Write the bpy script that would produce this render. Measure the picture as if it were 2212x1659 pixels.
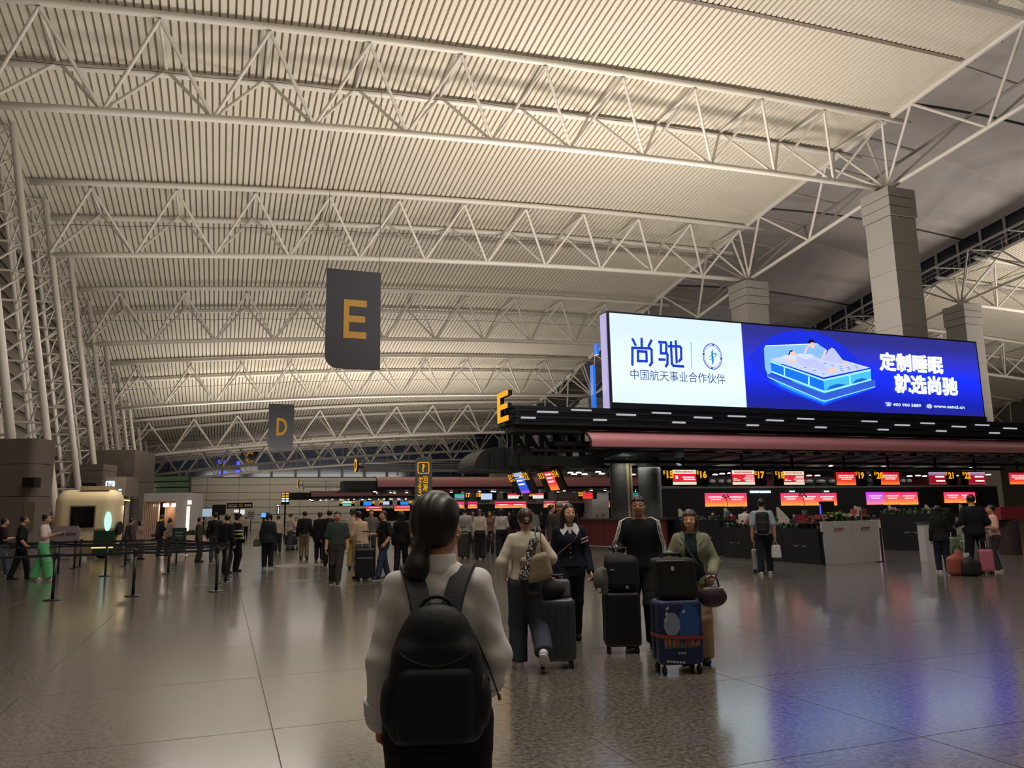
import bpy, math, random
import numpy as np
from mathutils import Vector, Matrix, Quaternion
random.seed(7); np.random.seed(7)
S = bpy.context.scene
COL = S.collection
for o in list(bpy.data.objects): bpy.data.objects.remove(o)
PI = math.pi
# ---------------------------------------------------------------- camera (world axes follow the hall: +Y along it, +X across it)
F, CX, CY, PITCH, YAW, EYE = 1661.0, 1106.0, 829.5, math.radians(9.67), math.radians(20.5), 1.57
cam = bpy.data.cameras.new('camera'); camo = bpy.data.objects.new('camera', cam); COL.objects.link(camo)
cam.sensor_width = 36.0; cam.lens = F / 2212 * 36.0; cam.clip_start = .05; cam.clip_end = 600
ROLL = math.radians(1.02)
camo.rotation_mode = 'QUATERNION'; camo.location = (0, 0, EYE)
camo.rotation_quaternion = (Matrix.Rotation(-YAW, 3, 'Z') @ Matrix.Rotation(PI/2 + PITCH, 3, 'X') @ Matrix.Rotation(-ROLL, 3, 'Z')).to_quaternion()
S.camera = camo
# ---------------------------------------------------------------- world, exposure
S.view_settings.view_transform = 'Standard'; S.view_settings.look = 'None'
S.view_settings.gamma = 1.0; S.view_settings.use_curve_mapping = False
S.view_settings.exposure = 0.0
wd = bpy.data.worlds.new('night'); S.world = wd; wd.use_nodes = True
wd.node_tree.nodes['Background'].inputs[0].default_value = (.25, .35, .6, 1)
wd.node_tree.nodes['Background'].inputs[1].default_value = .02
def area_light(name, loc, sx, sy, power, color, rot=(0, 0, 0), spread=PI):
    l = bpy.data.lights.new(name, 'AREA'); l.shape = 'RECTANGLE'; l.size = sx; l.size_y = sy
    l.energy = power; l.color = color; l.spread = spread
    o = bpy.data.objects.new(name, l); COL.objects.link(o); o.location = loc; o.rotation_euler = rot
    return o
WARM = (1.0, .915, .81); SOFT = (1.0, .93, .84)
UP = (PI, 0, 0)
# uplights lying on the roofs of the check-in islands, as the hall has them
area_light('island_uplight', (20, 33.5, 6.9), 18, 3, 5900, WARM, UP)
area_light('island_uplight', (12, 78, 6.6), 32, 6, 4300, WARM, UP)
area_light('island_uplight', (14, 112, 5.5), 30, 4, 900, WARM, UP)
area_light('island_uplight', (16, -10.5, 6.9), 26, 3, 7300, WARM, UP)
area_light('island_uplight', (76, 38, 6.9), 16, 6, 8500, WARM, UP)
area_light('left_ceiling_fill', (-1.0, 34, 4.8), 4, 46, 2100, WARM, UP)  # added upward fill to brighten the left ceiling, not an island lamp
# added downward fill for the floor and people, no real lamps hang here
area_light('hall_fill', (4, 6, 18.5), 12, 6, 2200, SOFT)
area_light('hall_fill', (12, 27, 17.5), 14, 3, 1500, SOFT)
area_light('hall_fill', (2, 48, 14.5), 10, 3, 950, SOFT)
area_light('hall_fill', (8, 84, 9.5), 14, 3, 600, SOFT)
area_light('trailer_lamp', (-4.6, 38.0, 5.0), 2.5, .6, 60, (1.0, .86, .66), (math.radians(35), 0, 0))
area_light('soffit_light', (34, 39.6, 3.8), 22, .8, 120, (1.0, .95, .88))  # added fill so the maroon partition shows behind the desks
area_light('soffit_light', (31, 33.8, 3.8), 24, .8, 220, (1.0, .95, .88))
area_light('soffit_light', (28, 75, 3.9), 26, 1, 160, (1.0, .95, .88))
area_light('end_wall_fill', (14, 122, 9.0), 34, 1, 1500, SOFT, (math.radians(60), 0, 0))  # added light that brightens the end wall, no fitting there
# ---------------------------------------------------------------- pixel -> hall coordinates (used to survey the photograph)
CA, SA = math.cos(YAW), math.sin(YAW)
def ray(u, v):
    x, y, cr, sr = u - CX, CY - v, math.cos(ROLL), math.sin(ROLL)
    a = (x * cr + y * sr) / F; b = (y * cr - x * sr) / F
    f = math.cos(PITCH) - b * math.sin(PITCH); h = math.sin(PITCH) + b * math.cos(PITCH)
    return Vector((a * CA + f * SA, f * CA - a * SA, h))
def onY(u, v, Y):
    r = ray(u, v); t = Y / r.y; return Vector((r.x * t, Y, EYE + r.z * t))
def onX(u, v, X):
    r = ray(u, v); t = X / r.x; return Vector((X, r.y * t, EYE + r.z * t))
def G(u, v, z=0.0):
    r = ray(u, v); t = (z - EYE) / r.z; return Vector((r.x * t, r.y * t, z))
def atD(u, v, d):
    r = ray(u, v); dd = r.x * SA + r.y * CA; t = d / dd; return Vector((r.x * t, r.y * t, EYE + r.z * t))
def depth(p): return p[0] * SA + p[1] * CA
# ---------------------------------------------------------------- materials
MATS = {}
def srgb(c):
    return tuple(((x/255.)/12.92 if x/255. <= .04045 else ((x/255.+.055)/1.055)**2.4) for x in c)
def mat(name, col, rough=.6, metal=0.0, spec=.4, noise=0.0, nscale=8.0, bump=0.0, coat=0.0, emit=None, es=0.0):
    """plain principled material; noise = relative brightness variation of the colour"""
    if name in MATS: return MATS[name]
    m = bpy.data.materials.new(name); m.use_nodes = True; nt = m.node_tree; b = nt.nodes['Principled BSDF']
    c = srgb(col) if max(col) > 1.0 else col
    b.inputs['Base Color'].default_value = (*c, 1); b.inputs['Roughness'].default_value = rough
    b.inputs['Metallic'].default_value = metal; b.inputs['Specular IOR Level'].default_value = spec
    b.inputs['Coat Weight'].default_value = coat
    if noise or bump:
        tc = nt.nodes.new('ShaderNodeTexCoord'); n = nt.nodes.new('ShaderNodeTexNoise')
        n.inputs['Scale'].default_value = nscale; n.inputs['Detail'].default_value = 4
        nt.links.new(tc.outputs['Object'], n.inputs['Vector'])
        if noise:
            mx = nt.nodes.new('ShaderNodeMix'); mx.data_type = 'RGBA'
            mx.inputs[6].default_value = (*[x * (1 - noise) for x in c], 1)
            mx.inputs[7].default_value = (*[min(1, x * (1 + noise)) for x in c], 1)
            nt.links.new(n.outputs['Fac'], mx.inputs[0]); nt.links.new(mx.outputs[2], b.inputs['Base Color'])
        if bump:
            bp = nt.nodes.new('ShaderNodeBump'); bp.inputs['Strength'].default_value = bump; bp.inputs['Distance'].default_value = .02
            nt.links.new(n.outputs['Fac'], bp.inputs['Height']); nt.links.new(bp.outputs[0], b.inputs['Normal'])
    if emit is not None:
        e = srgb(emit) if max(emit) > 1.0 else emit
        b.inputs['Emission Color'].default_value = (*e, 1); b.inputs['Emission Strength'].default_value = es
    MATS[name] = m; return m
def glow(name, col, es):
    return mat(name, (10, 10, 10), .4, emit=col, es=es)
def glow_ramp(name, stops, es, axis='Y', noise=0.0):
    """a screen picture: colour ramp over the generated coordinate, emitted"""
    if name in MATS: return MATS[name]
    m = bpy.data.materials.new(name); m.use_nodes = True; nt = m.node_tree; b = nt.nodes['Principled BSDF']
    b.inputs['Base Color'].default_value = (.01, .01, .01, 1); b.inputs['Roughness'].default_value = .35
    tc = nt.nodes.new('ShaderNodeTexCoord'); sp = nt.nodes.new('ShaderNodeSeparateXYZ')
    nt.links.new(tc.outputs['Generated'], sp.inputs[0])
    r = nt.nodes.new('ShaderNodeValToRGB'); out = sp.outputs[axis]
    if noise:
        n = nt.nodes.new('ShaderNodeTexNoise'); n.inputs['Scale'].default_value = 3; nt.links.new(tc.outputs['Generated'], n.inputs['Vector'])
        ma = nt.nodes.new('ShaderNodeMath'); ma.operation = 'MULTIPLY_ADD'; ma.inputs[1].default_value = noise
        nt.links.new(n.outputs['Fac'], ma.inputs[0]); nt.links.new(out, ma.inputs[2]); out = ma.outputs[0]
    nt.links.new(out, r.inputs[0])
    while len(r.color_ramp.elements) < len(stops): r.color_ramp.elements.new(.5)
    for e, (p, c) in zip(r.color_ramp.elements, stops): e.position = p; e.color = (*srgb(c), 1)
    nt.links.new(r.outputs[0], b.inputs['Emission Color']); b.inputs['Emission Strength'].default_value = es
    MATS[name] = m; return m
# ---------------------------------------------------------------- mesh builder
class MB:
    def __init__(s): s.v = []; s.f = []; s.m = []
    def add(s, vs, fs, mi=0):
        k = len(s.v); s.v += [tuple(v) for v in vs]; s.f += [tuple(i + k for i in f) for f in fs]; s.m += [mi] * len(fs); return s
    def box(s, lo, hi, mi=0):
        x0, y0, z0 = lo; x1, y1, z1 = hi
        return s.add([(x0,y0,z0),(x1,y0,z0),(x1,y1,z0),(x0,y1,z0),(x0,y0,z1),(x1,y0,z1),(x1,y1,z1),(x0,y1,z1)],
                     [(0,3,2,1),(4,5,6,7),(0,1,5,4),(1,2,6,5),(2,3,7,6),(3,0,4,7)], mi)
    def cbox(s, c, d, rz=0.0, mi=0, taper=1.0):
        ca, sa = math.cos(rz), math.sin(rz); vs = []
        for z, k in ((-.5, 1.0), (.5, taper)):
            for x, y in ((-.5,-.5),(.5,-.5),(.5,.5),(-.5,.5)):
                X, Y = x*d[0]*k, y*d[1]*k; vs.append((c[0]+X*ca-Y*sa, c[1]+X*sa+Y*ca, c[2]+z*d[2]))
        return s.add(vs, [(0,3,2,1),(4,5,6,7),(0,1,5,4),(1,2,6,5),(2,3,7,6),(3,0,4,7)], mi)
    def tube(s, pts, r, n=8, mi=0, cap=True, flat=None):
        """sweep a circle (or flat strap when flat=(w,t)) along points; r number or list"""
        pts = [Vector(p) for p in pts]; k0 = len(s.v); N = len(pts)
        up = None; rings = []
        for i, p in enumerate(pts):
            t = (pts[min(i+1, N-1)] - pts[max(i-1, 0)]).normalized()
            if up is None:
                up = Vector((0,0,1)) if abs(t.z) < .9 else Vector((1,0,0))
            a = t.cross(up); a = a.normalized() if a.length > 1e-6 else Vector((1,0,0)); b = a.cross(t).normalized(); up = b
            rr = r[i] if isinstance(r, (list, tuple)) else r
            if flat: ring = [p + a*x*flat[0]/2 + b*y*flat[1]/2 for x, y in ((-1,-1),(1,-1),(1,1),(-1,1))]
            else: ring = [p + (a*math.cos(2*PI*j/n) + b*math.sin(2*PI*j/n)) * rr for j in range(n)]
            rings.append(ring)
        n = len(rings[0]); vs = [q for R in rings for q in R]; fs = []
        for i in range(N-1):
            for j in range(n):
                fs.append((i*n+j, i*n+(j+1) % n, (i+1)*n+(j+1) % n, (i+1)*n+j))
        if cap: fs.append(tuple(range(n))[::-1]); fs.append(tuple((N-1)*n+j for j in range(n)))
        return s.add(vs, fs, mi)
    def lathe(s, prof, n=16, c=(0,0,0), mi=0, a0=0.0):
        vs = []; fs = []
        for r, z in prof:
            for j in range(n):
                a = 2*PI*j/n + a0; vs.append((c[0]+r*math.cos(a), c[1]+r*math.sin(a), c[2]+z))
        for i in range(len(prof)-1):
            for j in range(n): fs.append((i*n+j, i*n+(j+1) % n, (i+1)*n+(j+1) % n, (i+1)*n+j))
        fs.append(tuple(range(n))[::-1]); fs.append(tuple((len(prof)-1)*n+j for j in range(n)))
        return s.add(vs, fs, mi)
    def prism(s, poly, o, ax, ay, th, mi=0):
        """extrude a 2d polygon lying in the plane (o, ax, ay) by th along ax x ay"""
        o, ax, ay = Vector(o), Vector(ax), Vector(ay); nz = ax.cross(ay).normalized()*th; n = len(poly)
        a = [o + ax*x + ay*y for x, y in poly]; b = [p + nz for p in a]
        return s.add(a + b, [tuple(range(n))[::-1], tuple(range(n, 2*n))] + [(i, (i+1) % n, (i+1) % n+n, i+n) for i in range(n)], mi)
    def sheet(s, rows, mi=0):
        n = len(rows[0]); return s.add([p for r in rows for p in r],
            [(i*n+j, i*n+j+1, (i+1)*n+j+1, (i+1)*n+j) for i in range(len(rows)-1) for j in range(n-1)], mi)
    def mesh(s, name, mats, off=None, smooth=False):
        me = bpy.data.meshes.new(name)
        vs = s.v if off is None else [(x-off[0], y-off[1], z-off[2]) for x, y, z in s.v]
        me.from_pydata(vs, [], s.f)
        for m in (mats if isinstance(mats, (list, tuple)) else [mats]): me.materials.append(m)
        if any(s.m): me.polygons.foreach_set('material_index', s.m)
        if smooth: me.polygons.foreach_set('use_smooth', [True]*len(s.f))
        me.update(); return me
def rrect(w, h, r, n=5, corners=(1,1,1,1), x0=0.0, y0=0.0):
    """rounded rectangle polygon; corners = (bl, br, tr, tl)"""
    out = []
    for (cx, cy, a0, on) in ((r, r, PI, corners[0]), (w-r, r, 1.5*PI, corners[1]), (w-r, h-r, 0, corners[2]), (r, h-r, .5*PI, corners[3])):
        if on:
            for k in range(n+1):
                a = a0 + .5*PI*k/n; out.append((x0+cx+r*math.cos(a), y0+cy+r*math.sin(a)))
        else:
            sx = -1 if cx == r else 1; sy = -1 if cy == r else 1; out.append((x0+cx+sx*r, y0+cy+sy*r))
    return out
# ---------------------------------------------------------------- objects
def tag(o, label=None, cat=None, group=None, kind=None):
    if label: o['label'] = label
    if cat: o['category'] = cat
    if group: o['group'] = group
    if kind: o['kind'] = kind
    return o
def link(name, me, parent=None, loc=(0,0,0), smooth=False):
    o = bpy.data.objects.new(name, me); COL.objects.link(o); o.location = loc
    if parent is not None: o.parent = parent
    return o
def thing(name, label, cat, loc=(0,0,0), rz=0.0, group=None):
    o = bpy.data.objects.new(name, None); COL.objects.link(o); o.location = loc; o.rotation_euler = (0,0,rz)
    o.empty_display_size = .2
    return tag(o, label, cat, group)
def origin(o):
    """origin of a (possibly nested) unrotated object in the world"""
    v = Vector(o.location)
    while o.parent: o = o.parent; v += Vector(o.location)
    return v
def part(name, mb, mats, parent, world=False, smooth=False, label=None, loc=(0,0,0)):
    """mesh part; world=True: the builder holds hall coordinates (the thing is not rotated)"""
    o = link(name, mb.mesh(name, mats, origin(parent) if world else None, smooth), parent, loc)
    if label: o['label'] = label
    return o
def solid(name, mb, mats, label, cat, group=None, base=None, smooth=False):
    """a thing that is one mesh, built in hall coordinates, origin at its base"""
    a = np.array(mb.v); lo, hi = a.min(0), a.max(0)
    b = base if base is not None else ((lo[0]+hi[0])/2, (lo[1]+hi[1])/2, lo[2])
    return tag(link(name, mb.mesh(name, mats, b, smooth), None, b), label, cat, group)
def struct(name, mb, mats, parent=None, smooth=False):
    o = link(name, mb.mesh(name, mats, None if parent is None else origin(parent), smooth), parent)
    if parent is None: o['kind'] = 'structure'
    return o
def dup(o, parent=None):
    c = o.copy(); COL.objects.link(c)
    if parent is not None: c.parent = parent
    for ch in o.children: dup(ch, c)
    return c
_rod = {}
def rod_mesh(m, n=8):
    if (m.name, n) not in _rod:
        b = MB(); b.tube([(0,0,0),(0,0,1)], 1.0, n); _rod[(m.name, n)] = b.mesh('rod', m, smooth=True)
    return _rod[(m.name, n)]
def rod(name, p, q, r, m, parent, n=8):
    """straight bar sharing one unit mesh"""
    p, q = Vector(p), Vector(q); d = q - p
    o = link(name, rod_mesh(m, n), parent, p - origin(parent))
    o.rotation_mode = 'QUATERNION'; o.rotation_quaternion = Vector((0,0,1)).rotation_difference(d); o.scale = (r, r, d.length)
    return o
_txt = {}
def text(name, s, c, right, up, m, parent, width=None, height=None, th=.01, bold=0.0, align='C'):
    """lettering built as a thin mesh; c = centre of the block (or left middle), right/up = unit vectors; world coordinates"""
    right, up = Vector(right).normalized(), Vector(up).normalized(); nz = right.cross(up)
    cu = bpy.data.curves.new('t', 'FONT'); cu.body = s; cu.extrude = 0.0; cu.offset = bold; cu.resolution_u = 2
    cu.space_line = .95
    o = bpy.data.objects.new('t', cu); COL.objects.link(o)
    dg = bpy.context.evaluated_depsgraph_get(); dg.update()
    me = bpy.data.meshes.new_from_object(o.evaluated_get(dg)); bpy.data.objects.remove(o); bpy.data.curves.remove(cu)
    v = np.array([x.co for x in me.vertices]) if len(me.vertices) else np.zeros((1,3))
    lo, hi = v.min(0), v.max(0); w, h = max(hi[0]-lo[0], 1e-6), max(hi[1]-lo[1], 1e-6)
    sx = width / w if width else None; sy = height / h if height else None
    sx = sx or sy; sy = sy or sx
    mid = (lo + hi) / 2
    if align == 'L': mid[0] = lo[0]
    po = origin(parent) if parent is not None else Vector((0,0,0)); c = Vector(c) - po
    M = Matrix(((right.x*sx, up.x*sy, nz.x, 0), (right.y*sx, up.y*sy, nz.y, 0), (right.z*sx, up.z*sy, nz.z, 0), (0,0,0,1)))
    M.translation = c - M.to_3x3() @ Vector((mid[0], mid[1], 0)) + nz * th
    me.transform(M); me.materials.clear(); me.materials.append(m); me.name = name
    return link(name, me, parent)
# ================================================================ SETTING
STEEL = mat('white_painted_steel', (205, 199, 190), .38, spec=.5)
STEEL_DIM = mat('grey_painted_steel', (150, 146, 140), .45)
DARK = mat('charcoal_metal', (38, 40, 44), .5, noise=.15)
BLACK = mat('matt_black', (16, 16, 18), .55)
# ---- roof shape: heights of the bottom chords at the left and right supports, per truss line
KY = [-22, -7.6, 6.5, 20.5, 34.6, 48.7, 62.8, 76.9, 91.0, 105.1, 119.2, 134.0]
KL = [20.6, 20.9, 20.6, 19.8, 18.5, 16.75, 14.55, 11.65, 8.3, 7.05, 6.9, 6.9]
KR = [23.9, 24.0, 23.6, 22.7, 21.4, 19.65, 17.2, 14.6, 12.1, 10.9, 10.6, 10.6]
XL, XR = -9.7, 38.4
def herm(K, y):
    y = min(max(y, KY[0]), KY[-1] - 1e-6); i = max(j for j in range(len(KY)-1) if KY[j] <= y)
    t = (y - KY[i]) / (KY[i+1] - KY[i]); a, b = K[i], K[i+1]; h = KY[i+1] - KY[i]
    m0 = (K[i+1]-K[i-1]) / (KY[i+1]-KY[i-1]) if i else (b-a)/h
    m1 = (K[i+2]-K[i]) / (KY[i+2]-KY[i]) if i+2 < len(K) else (b-a)/h
    return (2*t**3-3*t*t+1)*a + (t**3-2*t*t+t)*h*m0 + (-2*t**3+3*t*t)*b + (t**3-t*t)*h*m1
def zb(x, y):
    if x > 49.95: x = 99.9 - x
    t = (x - XL) / (XR - XL); return herm(KL, y) * (1-t) + herm(KR, y) * t + 2.4 * t * (1-t)
TH, TW = 3.3, 2.0          # truss depth, half width
def zr(x, y): return zb(x, y) + TH + .28
# ---- floor: ground slab, polished granite tiles laid on it near the camera, larger slabs beyond
def floor_mat(name, k=1.0):
    m = bpy.data.materials.new(name); m.use_nodes = True; nt = m.node_tree; b = nt.nodes['Principled BSDF']
    tc = nt.nodes.new('ShaderNodeTexCoord'); geo = nt.nodes.new('ShaderNodeNewGeometry')
    n1 = nt.nodes.new('ShaderNodeTexNoise'); n1.inputs['Scale'].default_value = 26; n1.inputs['Detail'].default_value = 5; n1.inputs['Roughness'].default_value = .7
    n2 = nt.nodes.new('ShaderNodeTexNoise'); n2.inputs['Scale'].default_value = .35; n2.inputs['Detail'].default_value = 2
    oi = nt.nodes.new('ShaderNodeObjectInfo')
    r = nt.nodes.new('ShaderNodeValToRGB'); e = r.color_ramp.elements
    e[0].position = .40; e[0].color = (.056*k, .050*k, .043*k, 1); e[1].position = .62; e[1].color = (.20*k, .178*k, .150*k, 1)
    for n in (n1, n2): nt.links.new(geo.outputs['Position'], n.inputs['Vector'])
    nt.links.new(n1.outputs['Fac'], r.inputs[0])
    mx = nt.nodes.new('ShaderNodeMix'); mx.data_type = 'RGBA'; mx.blend_type = 'MULTIPLY'; mx.inputs[0].default_value = .12
    nt.links.new(r.outputs[0], mx.inputs[6]); nt.links.new(n2.outputs['Fac'], mx.inputs[7])
    mt = nt.nodes.new('ShaderNodeMath'); mt.operation = 'MULTIPLY_ADD'; mt.inputs[1].default_value = .14; mt.inputs[2].default_value = .93
    nt.links.new(oi.outputs['Random'], mt.inputs[0])
    m2 = nt.nodes.new('ShaderNodeVectorMath'); m2.operation = 'SCALE'; nt.links.new(mx.outputs[2], m2.inputs[0]); nt.links.new(mt.outputs[0], m2.inputs['Scale'])
    nt.links.new(m2.outputs[0], b.inputs['Base Color'])
    rr = nt.nodes.new('ShaderNodeMapRange'); rr.inputs['To Min'].default_value = .10; rr.inputs['To Max'].default_value = .25
    nt.links.new(n1.outputs['Fac'], rr.inputs[0]); nt.links.new(rr.outputs[0], b.inputs['Roughness'])
    bp = nt.nodes.new('ShaderNodeBump'); bp.inputs['Strength'].default_value = .16; bp.inputs['Distance'].default_value = .004
    nt.links.new(n1.outputs['Fac'], bp.inputs['Height']); nt.links.new(bp.outputs[0], b.inputs['Normal'])
    b.inputs['Specular IOR Level'].default_value = .8; b.inputs['IOR'].default_value = 1.75; b.inputs['Coat Weight'].default_value = .35; b.inputs['Coat Roughness'].default_value = .12
    return m
FLOOR = floor_mat('polished_granite'); JOINT = mat('floor_joint', (92, 84, 74), .6)
mb = MB(); mb.box((-40, -30, -.3), (110, 170, -.006))
floor = struct('floor', mb, JOINT)
TS = 2.1                                             # slab module measured on the seams
tile = MB()
def slab_mesh(w, h, name):
    b = MB(); e = .003; g = .0015
    b.add([(g,g,-.006),(w-g,g,-.006),(w-g,h-g,-.006),(g,h-g,-.006),(g+e,g+e,0),(w-g-e,g+e,0),(w-g-e,h-g-e,0),(g+e,h-g-e,0)],
          [(4,5,6,7),(0,1,5,4),(1,2,6,5),(2,3,7,6),(3,0,4,7)])
    return b.mesh(name, FLOOR)
me_tile = slab_mesh(TS, TS, 'floor_tile')
OX, OY = .42 - 4*TS, .15
near = MB()
cells = []
for i in range(-8, 22):
    for j in range(-2, 19):
        x, y = OX + i*TS, OY + j*TS
        p = (x+TS/2, y+TS/2); d = p[0]*SA + p[1]*CA; xx = p[0]*CA - p[1]*SA
        vis = d > 1.2 and abs(xx)/max(d, .1) < .80
        cells.append((d if vis else 900+d, x, y))
cells.sort()
for k, (d, x, y) in enumerate(cells):
    if k < 290 and d < 900: link('floor_tile', me_tile, floor, (x, y, 0))
    else:
        e = .004; near.add([(x+e,y+e,0),(x+TS-e,y+e,0),(x+TS-e,y+TS-e,0),(x+e,y+TS-e,0)], [(0,1,2,3)])
x0, x1, y0, y1 = OX-8*TS, OX+22*TS, OY-2*TS, OY+19*TS
for a, b_ in (((-40, -30), (110, y0)), ((-40, y1), (110, 170)), ((-40, y0), (x0, y1)), ((x1, y0), (110, y1))):
    near.add([(a[0],a[1],0),(b_[0],a[1],0),(b_[0],b_[1],0),(a[0],b_[1],0)], [(0,1,2,3)])
o = struct('floor_tile_field', near, FLOOR, floor); o['kind'] = 'stuff'
# thin yellow waiting line let into the floor
yl = mat('yellow_line', (196, 176, 120), .4)
mb = MB(); p, q = G(395, 1221), G(566, 1211); d = (q-p).normalized(); n = Vector((-d.y, d.x, 0))*.035
mb.add([p-n, q-n, q+n, p+n], [(0,1,2,3)]); mb.v = [(x, y, .004) for x, y, z in mb.v]
solid('floor_line', mb, yl, 'thin pale yellow waiting line across the floor behind the rope barriers', 'line')
# ---- ribbed ceiling: a deck with every pan its own strip
PAN = mat('cream_roof_deck', (203, 195, 180), .55, spec=.3, noise=.04, nscale=.6)
DECK = mat('roof_deck_back', (120, 112, 100), .8)
YS = list(np.arange(-22, 134.1, 4.4))
def roof_half(name, xs, n_parts):
    lo, hi = xs[0], xs[-1]; mb = MB(); cols = np.linspace(lo, hi, 13)
    mb.sheet([[(x, y, zr(x, y) + .14) for x in cols] for y in YS]); ce = struct(name, mb, DECK)
    rest = MB()
    for k in range(len(xs)-1):
        a, b_ = xs[k] + .028, xs[k+1] - .028; t = MB() if k < n_parts else rest
        rows = [[(a, y, zr(a, y)+.14), (a+.025, y, zr(a, y)), (b_-.025, y, zr(b_, y)), (b_, y, zr(b_, y)+.14)] for y in YS]
        t.sheet(rows)
        if k < n_parts: struct('ceiling_panel', t, PAN, ce)
    if rest.v: o = struct('ceiling_panel_field', rest, PAN, ce); o['kind'] = 'stuff'
    return ce
NP = 151
roof_half('ceiling', list(np.linspace(-13.4, 37.0, NP+1)), NP)
roof_half('ceiling_right', list(np.linspace(62.9, 104.0, 124)), 123)
# dark expansion joint crossing the near roof bay
mb = MB(); rows = []
yj = 27.4
for x in np.linspace(-13, 37, 25): rows.append([(x, yj-.12, zr(x, yj)-.03), (x, yj+.12, zr(x, yj)-.03)])
mb.sheet(rows); mb.sheet([[(p[0], p[1], p[2]+.05) for p in r] for r in rows])
struct('trim_1', mb, mat('joint_cover', (120, 108, 96), .6))
# ---- roof trusses (three chords and their braces)
def chord(name, x0, x1, y, dz, r, parent, n=10):
    b = MB(); b.tube([(x, y, zb(x, y) + dz) for x in np.linspace(x0, x1, 17)], r, n)
    return part(name, b, STEEL, parent, world=True, smooth=True)
WORDS = ['nearest', 'second', 'third', 'fourth', 'fifth', 'sixth', 'seventh', 'eighth']
def truss(k, label, right=False):
    y = KY[k]; a, b_ = (XL - .3, XR + .2) if not right else (61.5 - .2, 104.0)
    t = thing('roof_truss', label, 'truss', ((a+b_)/2, y, zb((a+b_)/2, y)), 0, 'white roof trusses of the far hall' if right else 'white roof trusses')
    R = .17
    chord('bottom_chord', a, b_, y, 0, R, t)
    chord('top_chord', a - (0 if right else .8), b_, y - TW, TH, R, t); chord('top_chord', a - (0 if right else .8), b_, y + TW, TH, R, t)
    n = 11 if not right else 9; P = (b_ - a) / n
    xs = [b_ - P*i for i in range(n+1)] if not right else [a + P*i for i in range(n+1)]
    s = -1 if not right else 1
    B = lambda x: Vector((x, y, zb(x, y)))
    T = lambda x, e: Vector((x, y + e*TW, zb(x, y) + TH))
    for i, x in enumerate(xs):
        if i:
            xm = x - s*P/2
            for e in (-1, 1):
                rod('brace', B(x), T(xm, e), .085, STEEL, t); rod('brace', T(xm, e), B(x - s*P), .085, STEEL, t)
            rod('cross_tie', T(xm, -1), T(xm, 1), .085, STEEL, t)
    if not right:
        b = MB(); b.tube([(x, y - TW*.45, zb(x, y) + TH*.45 + .05*math.sin(x*1.3)) for x in np.linspace(a, b_, 40)], .016, 4); part('stay_cable', b, DARK, t, world=True)
    return t
for k, w in ((3, 'white tubular roof truss nearest overhead, cutting the top of the photo'), (4, 'white roof truss whose right foot stands on the large nearest pillar'),
             (5, 'white roof truss landing on the second pillar, above the hanging E sign'), (6, 'white roof truss crossing behind the black hanging E sign'),
             (7, 'white roof truss passing just below the hanging E sign'), (8, 'white roof truss passing behind the hanging D sign'),
             (9, 'dim white roof truss passing behind the hanging C sign'), (10, 'far grey roof truss seen in front of the end windows')):
    truss(k, w)
for k, w in ((4, 'roof truss of the far hall at the right edge of the photo, topmost there'), (5, 'roof truss of the far hall standing on the second-row pillar'),
             (6, 'roof truss of the far hall beside the right end of the billboard, upper one'), (7, 'roof truss of the far hall low beside the billboard, next to the black slatted band')):
    truss(k, w, True)
# stay cable strung along the trusses
# ---- pillars faced with pale panels
STONE = mat('pale_pillar_panel', (152, 148, 143), .55, noise=.06, nscale=2)
STONE_J = mat('pillar_joint', (96, 92, 88), .8)
def pillar(x, y, label, w=2.0, top=None, z0=0.0):
    zt = (top if top else zb(x, y)) - .35 - z0; t = thing('pillar', label, 'pillar', (x, y, z0), 0, 'square stone-faced roof pillars')
    mb = MB(); mb.cbox((0,0,zt/2), (w-.06, w-.06, zt)); part('core', mb, STONE_J, t)
    z = zt; k = 0
    while z > .05:
        h = .62 if k < 3 else 1.72; h = min(h, z); ww = w + (.18 if k < 3 else 0)
        mb = MB(); g = .05 if k < 3 else .018
        a = ww/2; mb.box((-a, -a, z-h+g), (a, a, z))
        part('cap_course' if k < 3 else 'stone_panel', mb, STONE, t); z -= h; k += 1
    mb = MB(); mb.lathe([(.5, zt), (.45, zt+.18), (.22, zt+.34)], 12); part('bearing', mb, STEEL, t)
    return t
pillar(38.4, 34.6, 'large pale stone-faced pillar rising behind the billboard, the nearest one', z0=4.75)
pillar(38.4, 48.7, 'pale pillar behind the white half of the billboard')
pillar(38.4, 62.8, 'pale pillar mostly hidden behind the blue part of the billboard')
pillar(38.4, 76.9, 'small distant pillar just left of the billboard over the black band')
pillar(38.4, 91.0, 'far pillar behind the dark frame of the E island')
pillar(61.5, 48.7, 'pale pillar at the right end of the billboard, second row')
pillar(61.5, 62.8, 'pillar of the second row hidden behind the billboard')
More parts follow.
